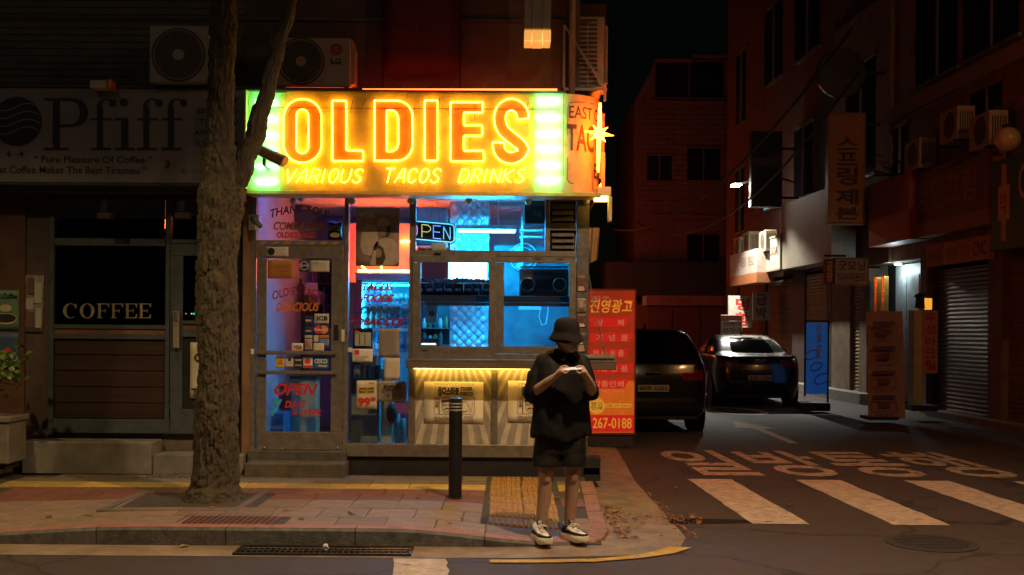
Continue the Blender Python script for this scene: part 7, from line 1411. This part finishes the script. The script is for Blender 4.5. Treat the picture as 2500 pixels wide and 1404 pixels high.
# globe lamp, air conditioners, cables on the row
gl_ = thing("globe_lamp", "unlit round globe lamp on an arm at the right edge", "lamp", P(2460, 372, 18.0)); MB().sphere(P(2460, 340, 18.0), .21, 24, 16).build("globe", M("globe_opal", (.52, .38, .22), .25, nz=.1), gl_, True); MB().tube([P(2460, 308, 18.0), P(2475, 296, 18.3), fpt(19.5, P(2480, 296, 18.3).z, 0)], .025, 8).build("lamp_arm", m_cdk, gl_, True); MB().lathe([(.09, .19), (.09, .24), (.04, .26)], P(2460, 340, 18.0), 14).build("lamp_cap", m_cdk, gl_)
def fac(label, xl, z0, off):
    t = thing("air_conditioner", label, "air conditioner", fpt(fd_(xl, off), z0, off), "outdoor air conditioner units"); dl = fd_(xl, off); A = fpt(dl, z0, off); X, Y, Z = A
    MB().box(X, X + .34, Y - .82, Y, z0, z0 + .62, .012).build("casing", M("ac_tan", (.36, .27, .17), .5, nz=.25), t); c = Vector((X, Y - .46, z0 + .31)); MB().lathe([(.25, -.006), (.24, -.010), (.23, -.004), (.06, -.004), (.055, -.012), (.001, -.012)], c, 28, 'X').build("fan_grille", m_acd, t, 40); MB().box(X - .05, X + .4, Y - .8, Y - .76, z0 - .05, z0 - .005).build("bracket", m_cdk, t); MB().box(X - .05, X + .4, Y - .06, Y - .02, z0 - .05, z0 - .005).build("bracket", m_cdk, t)
    for k in range(6): MB().box(X + .05 + k * .045, X + .075 + k * .045, Y - .824, Y - .819, z0 + .1, z0 + .52).build("side_vent", m_acd, t)
    return t
fac("air conditioner unit at the left of the row's upper wall group", 2204, 5.05, .5); fac("large air conditioner unit in the middle of the row's upper wall group", 2290, 5.35, .5); fac("air conditioner unit nearest the globe lamp", 2362, 5.0, .55)
for px, lab in ((1851, "white air conditioner unit lit by the alley lamp"), (1812, "small air conditioner unit left of the lit one")): 
    t = fac(lab, px, P(px, 618, fd_(px, .9)).z, .9)
fac("tan air conditioner unit farthest down on the row", 1790, P(1790, 630, fd_(1790, 1.0)).z, 1.0)
for i, (a, b, sg, lab) in enumerate(((P(1500, 560, 40), P(2080, 70, 21), 1.2, "overhead cable dipping across the far brick building"), (P(1560, 545, 42), P(2100, 170, 22), 1.6, "thick cable bundle running to the row's upper wall"), (P(0, -20, 12), P(130, 100, 11.6), .05, "cable slanting down at the top left wall"), (P(340, -10, 11.6), P(255, 170, 11.6), .03, "thin cable on the wall above the coffee sign"))):
    cb = MB().tube([a.lerp(b, t / 24) - Vector((0, 0, sg * 4 * t / 24 * (1 - t / 24))) for t in range(25)], .03 if i < 2 else .012, 5).build("overhead_cable", m_cdk); tag(cb, lab, "cable", "overhead cables")
for i in range(3):
    a, b = fpt(19.5 + i * .9, 5.0 + .12 * (i % 3), .45), fpt(24.5 + i * 1.6, 5.6 + .5 * (i % 4), .2); cb = MB().tube([a.lerp(b, t / 20) + Vector((-.05 * math.sin(t * .5 + i), 0, -(.35 + .12 * i) * 4 * t / 20 * (1 - t / 20))) for t in range(21)], .016, 5).build("overhead_cable", m_cdk); tag(cb, ("upper", "middle", "lowest")[i] + " black cable of the tangle sagging below the row's air conditioners", "cable", "overhead cables")
# white alley lamp on a bracket
al = thing("alley_lamp", "bright white lamp on a long arm over the side street", "street lamp", P(1797, 452, 31.0)); c = P(1797, 452, 31.0)
MB().box(c.x - .13, c.x + .13, c.y - .22, c.y + .22, c.z + .02, c.z + .10, .02).build("lamp_head", m_cdk, al); MB().box(c.x - .12, c.x + .12, c.y - .20, c.y + .20, c.z - .03, c.z + .017, .01).build("lamp_lens", E("alley_white", (1.0, .96, .82), 30), al); MB().tube([c + Vector((.1, 0, .06)), c + Vector((1.2, .1, .25)), fpt(c.y + D0 + .2, c.z + .1, -.05)], .03, 8).build("lamp_arm", m_cdk, al, True)
l = bpy.data.lights.new("alley_lamp_light", 'SPOT'); l.energy = 680; l.color = (1.0, .97, .86); l.spot_size = math.radians(126); l.spot_blend = .35; l.shadow_soft_size = .12; lo_ = bpy.data.objects.new("alley_lamp_light", l); COL.objects.link(lo_); lo_.parent = al; lo_.location = (0, 0, -.06); lo_.rotation_euler = (math.radians(-6), math.radians(14), 0)
# hanging cloth banner on the corner post of the taco shop
hb_ = thing("corner_banner", "tan cloth hanging from the taco shop's right corner post", "banner", P(1450, 640, 11.3)); mb = MB(); rows = []
for j in range(9): v = j / 8; rows.append([P(1438 + (26 - 2 * v) * u * (1 - .15 * v), 556 + v * (78 + 10 * (1 - u)), 11.34 + .03 * math.sin(u * 9 + v * 2)) for u in [i / 8 for i in range(9)]])
mb.loft(rows, False, False, False); mb.loft([[p + Vector((0, .006, 0)) for p in r] for r in rows], False, False, False); mb.build("cloth", M("cloth_tan", (.30, .17, .08), .8, nz=.3), hb_, True, fix=False)

# added unseen red tubes on the left building, reddening far walls and cars
rn = thing("wall_neon", "added unseen red neon tubes reddening the far walls and cars", "neon sign", (1.1, 29, 3.4)); MB().box(1.0, 1.06, 26.5, 31.5, 3.2, 4.4).build("backing", m_cdk, rn)
for k in range(4): MB().cyl((1.12, 26.7, 3.4 + .27 * k), (1.12, 31.3, 3.4 + .27 * k), .03, 8).build("neon_tube", E("added_street_red", (1.0, .14, .02), 9), rn, True)
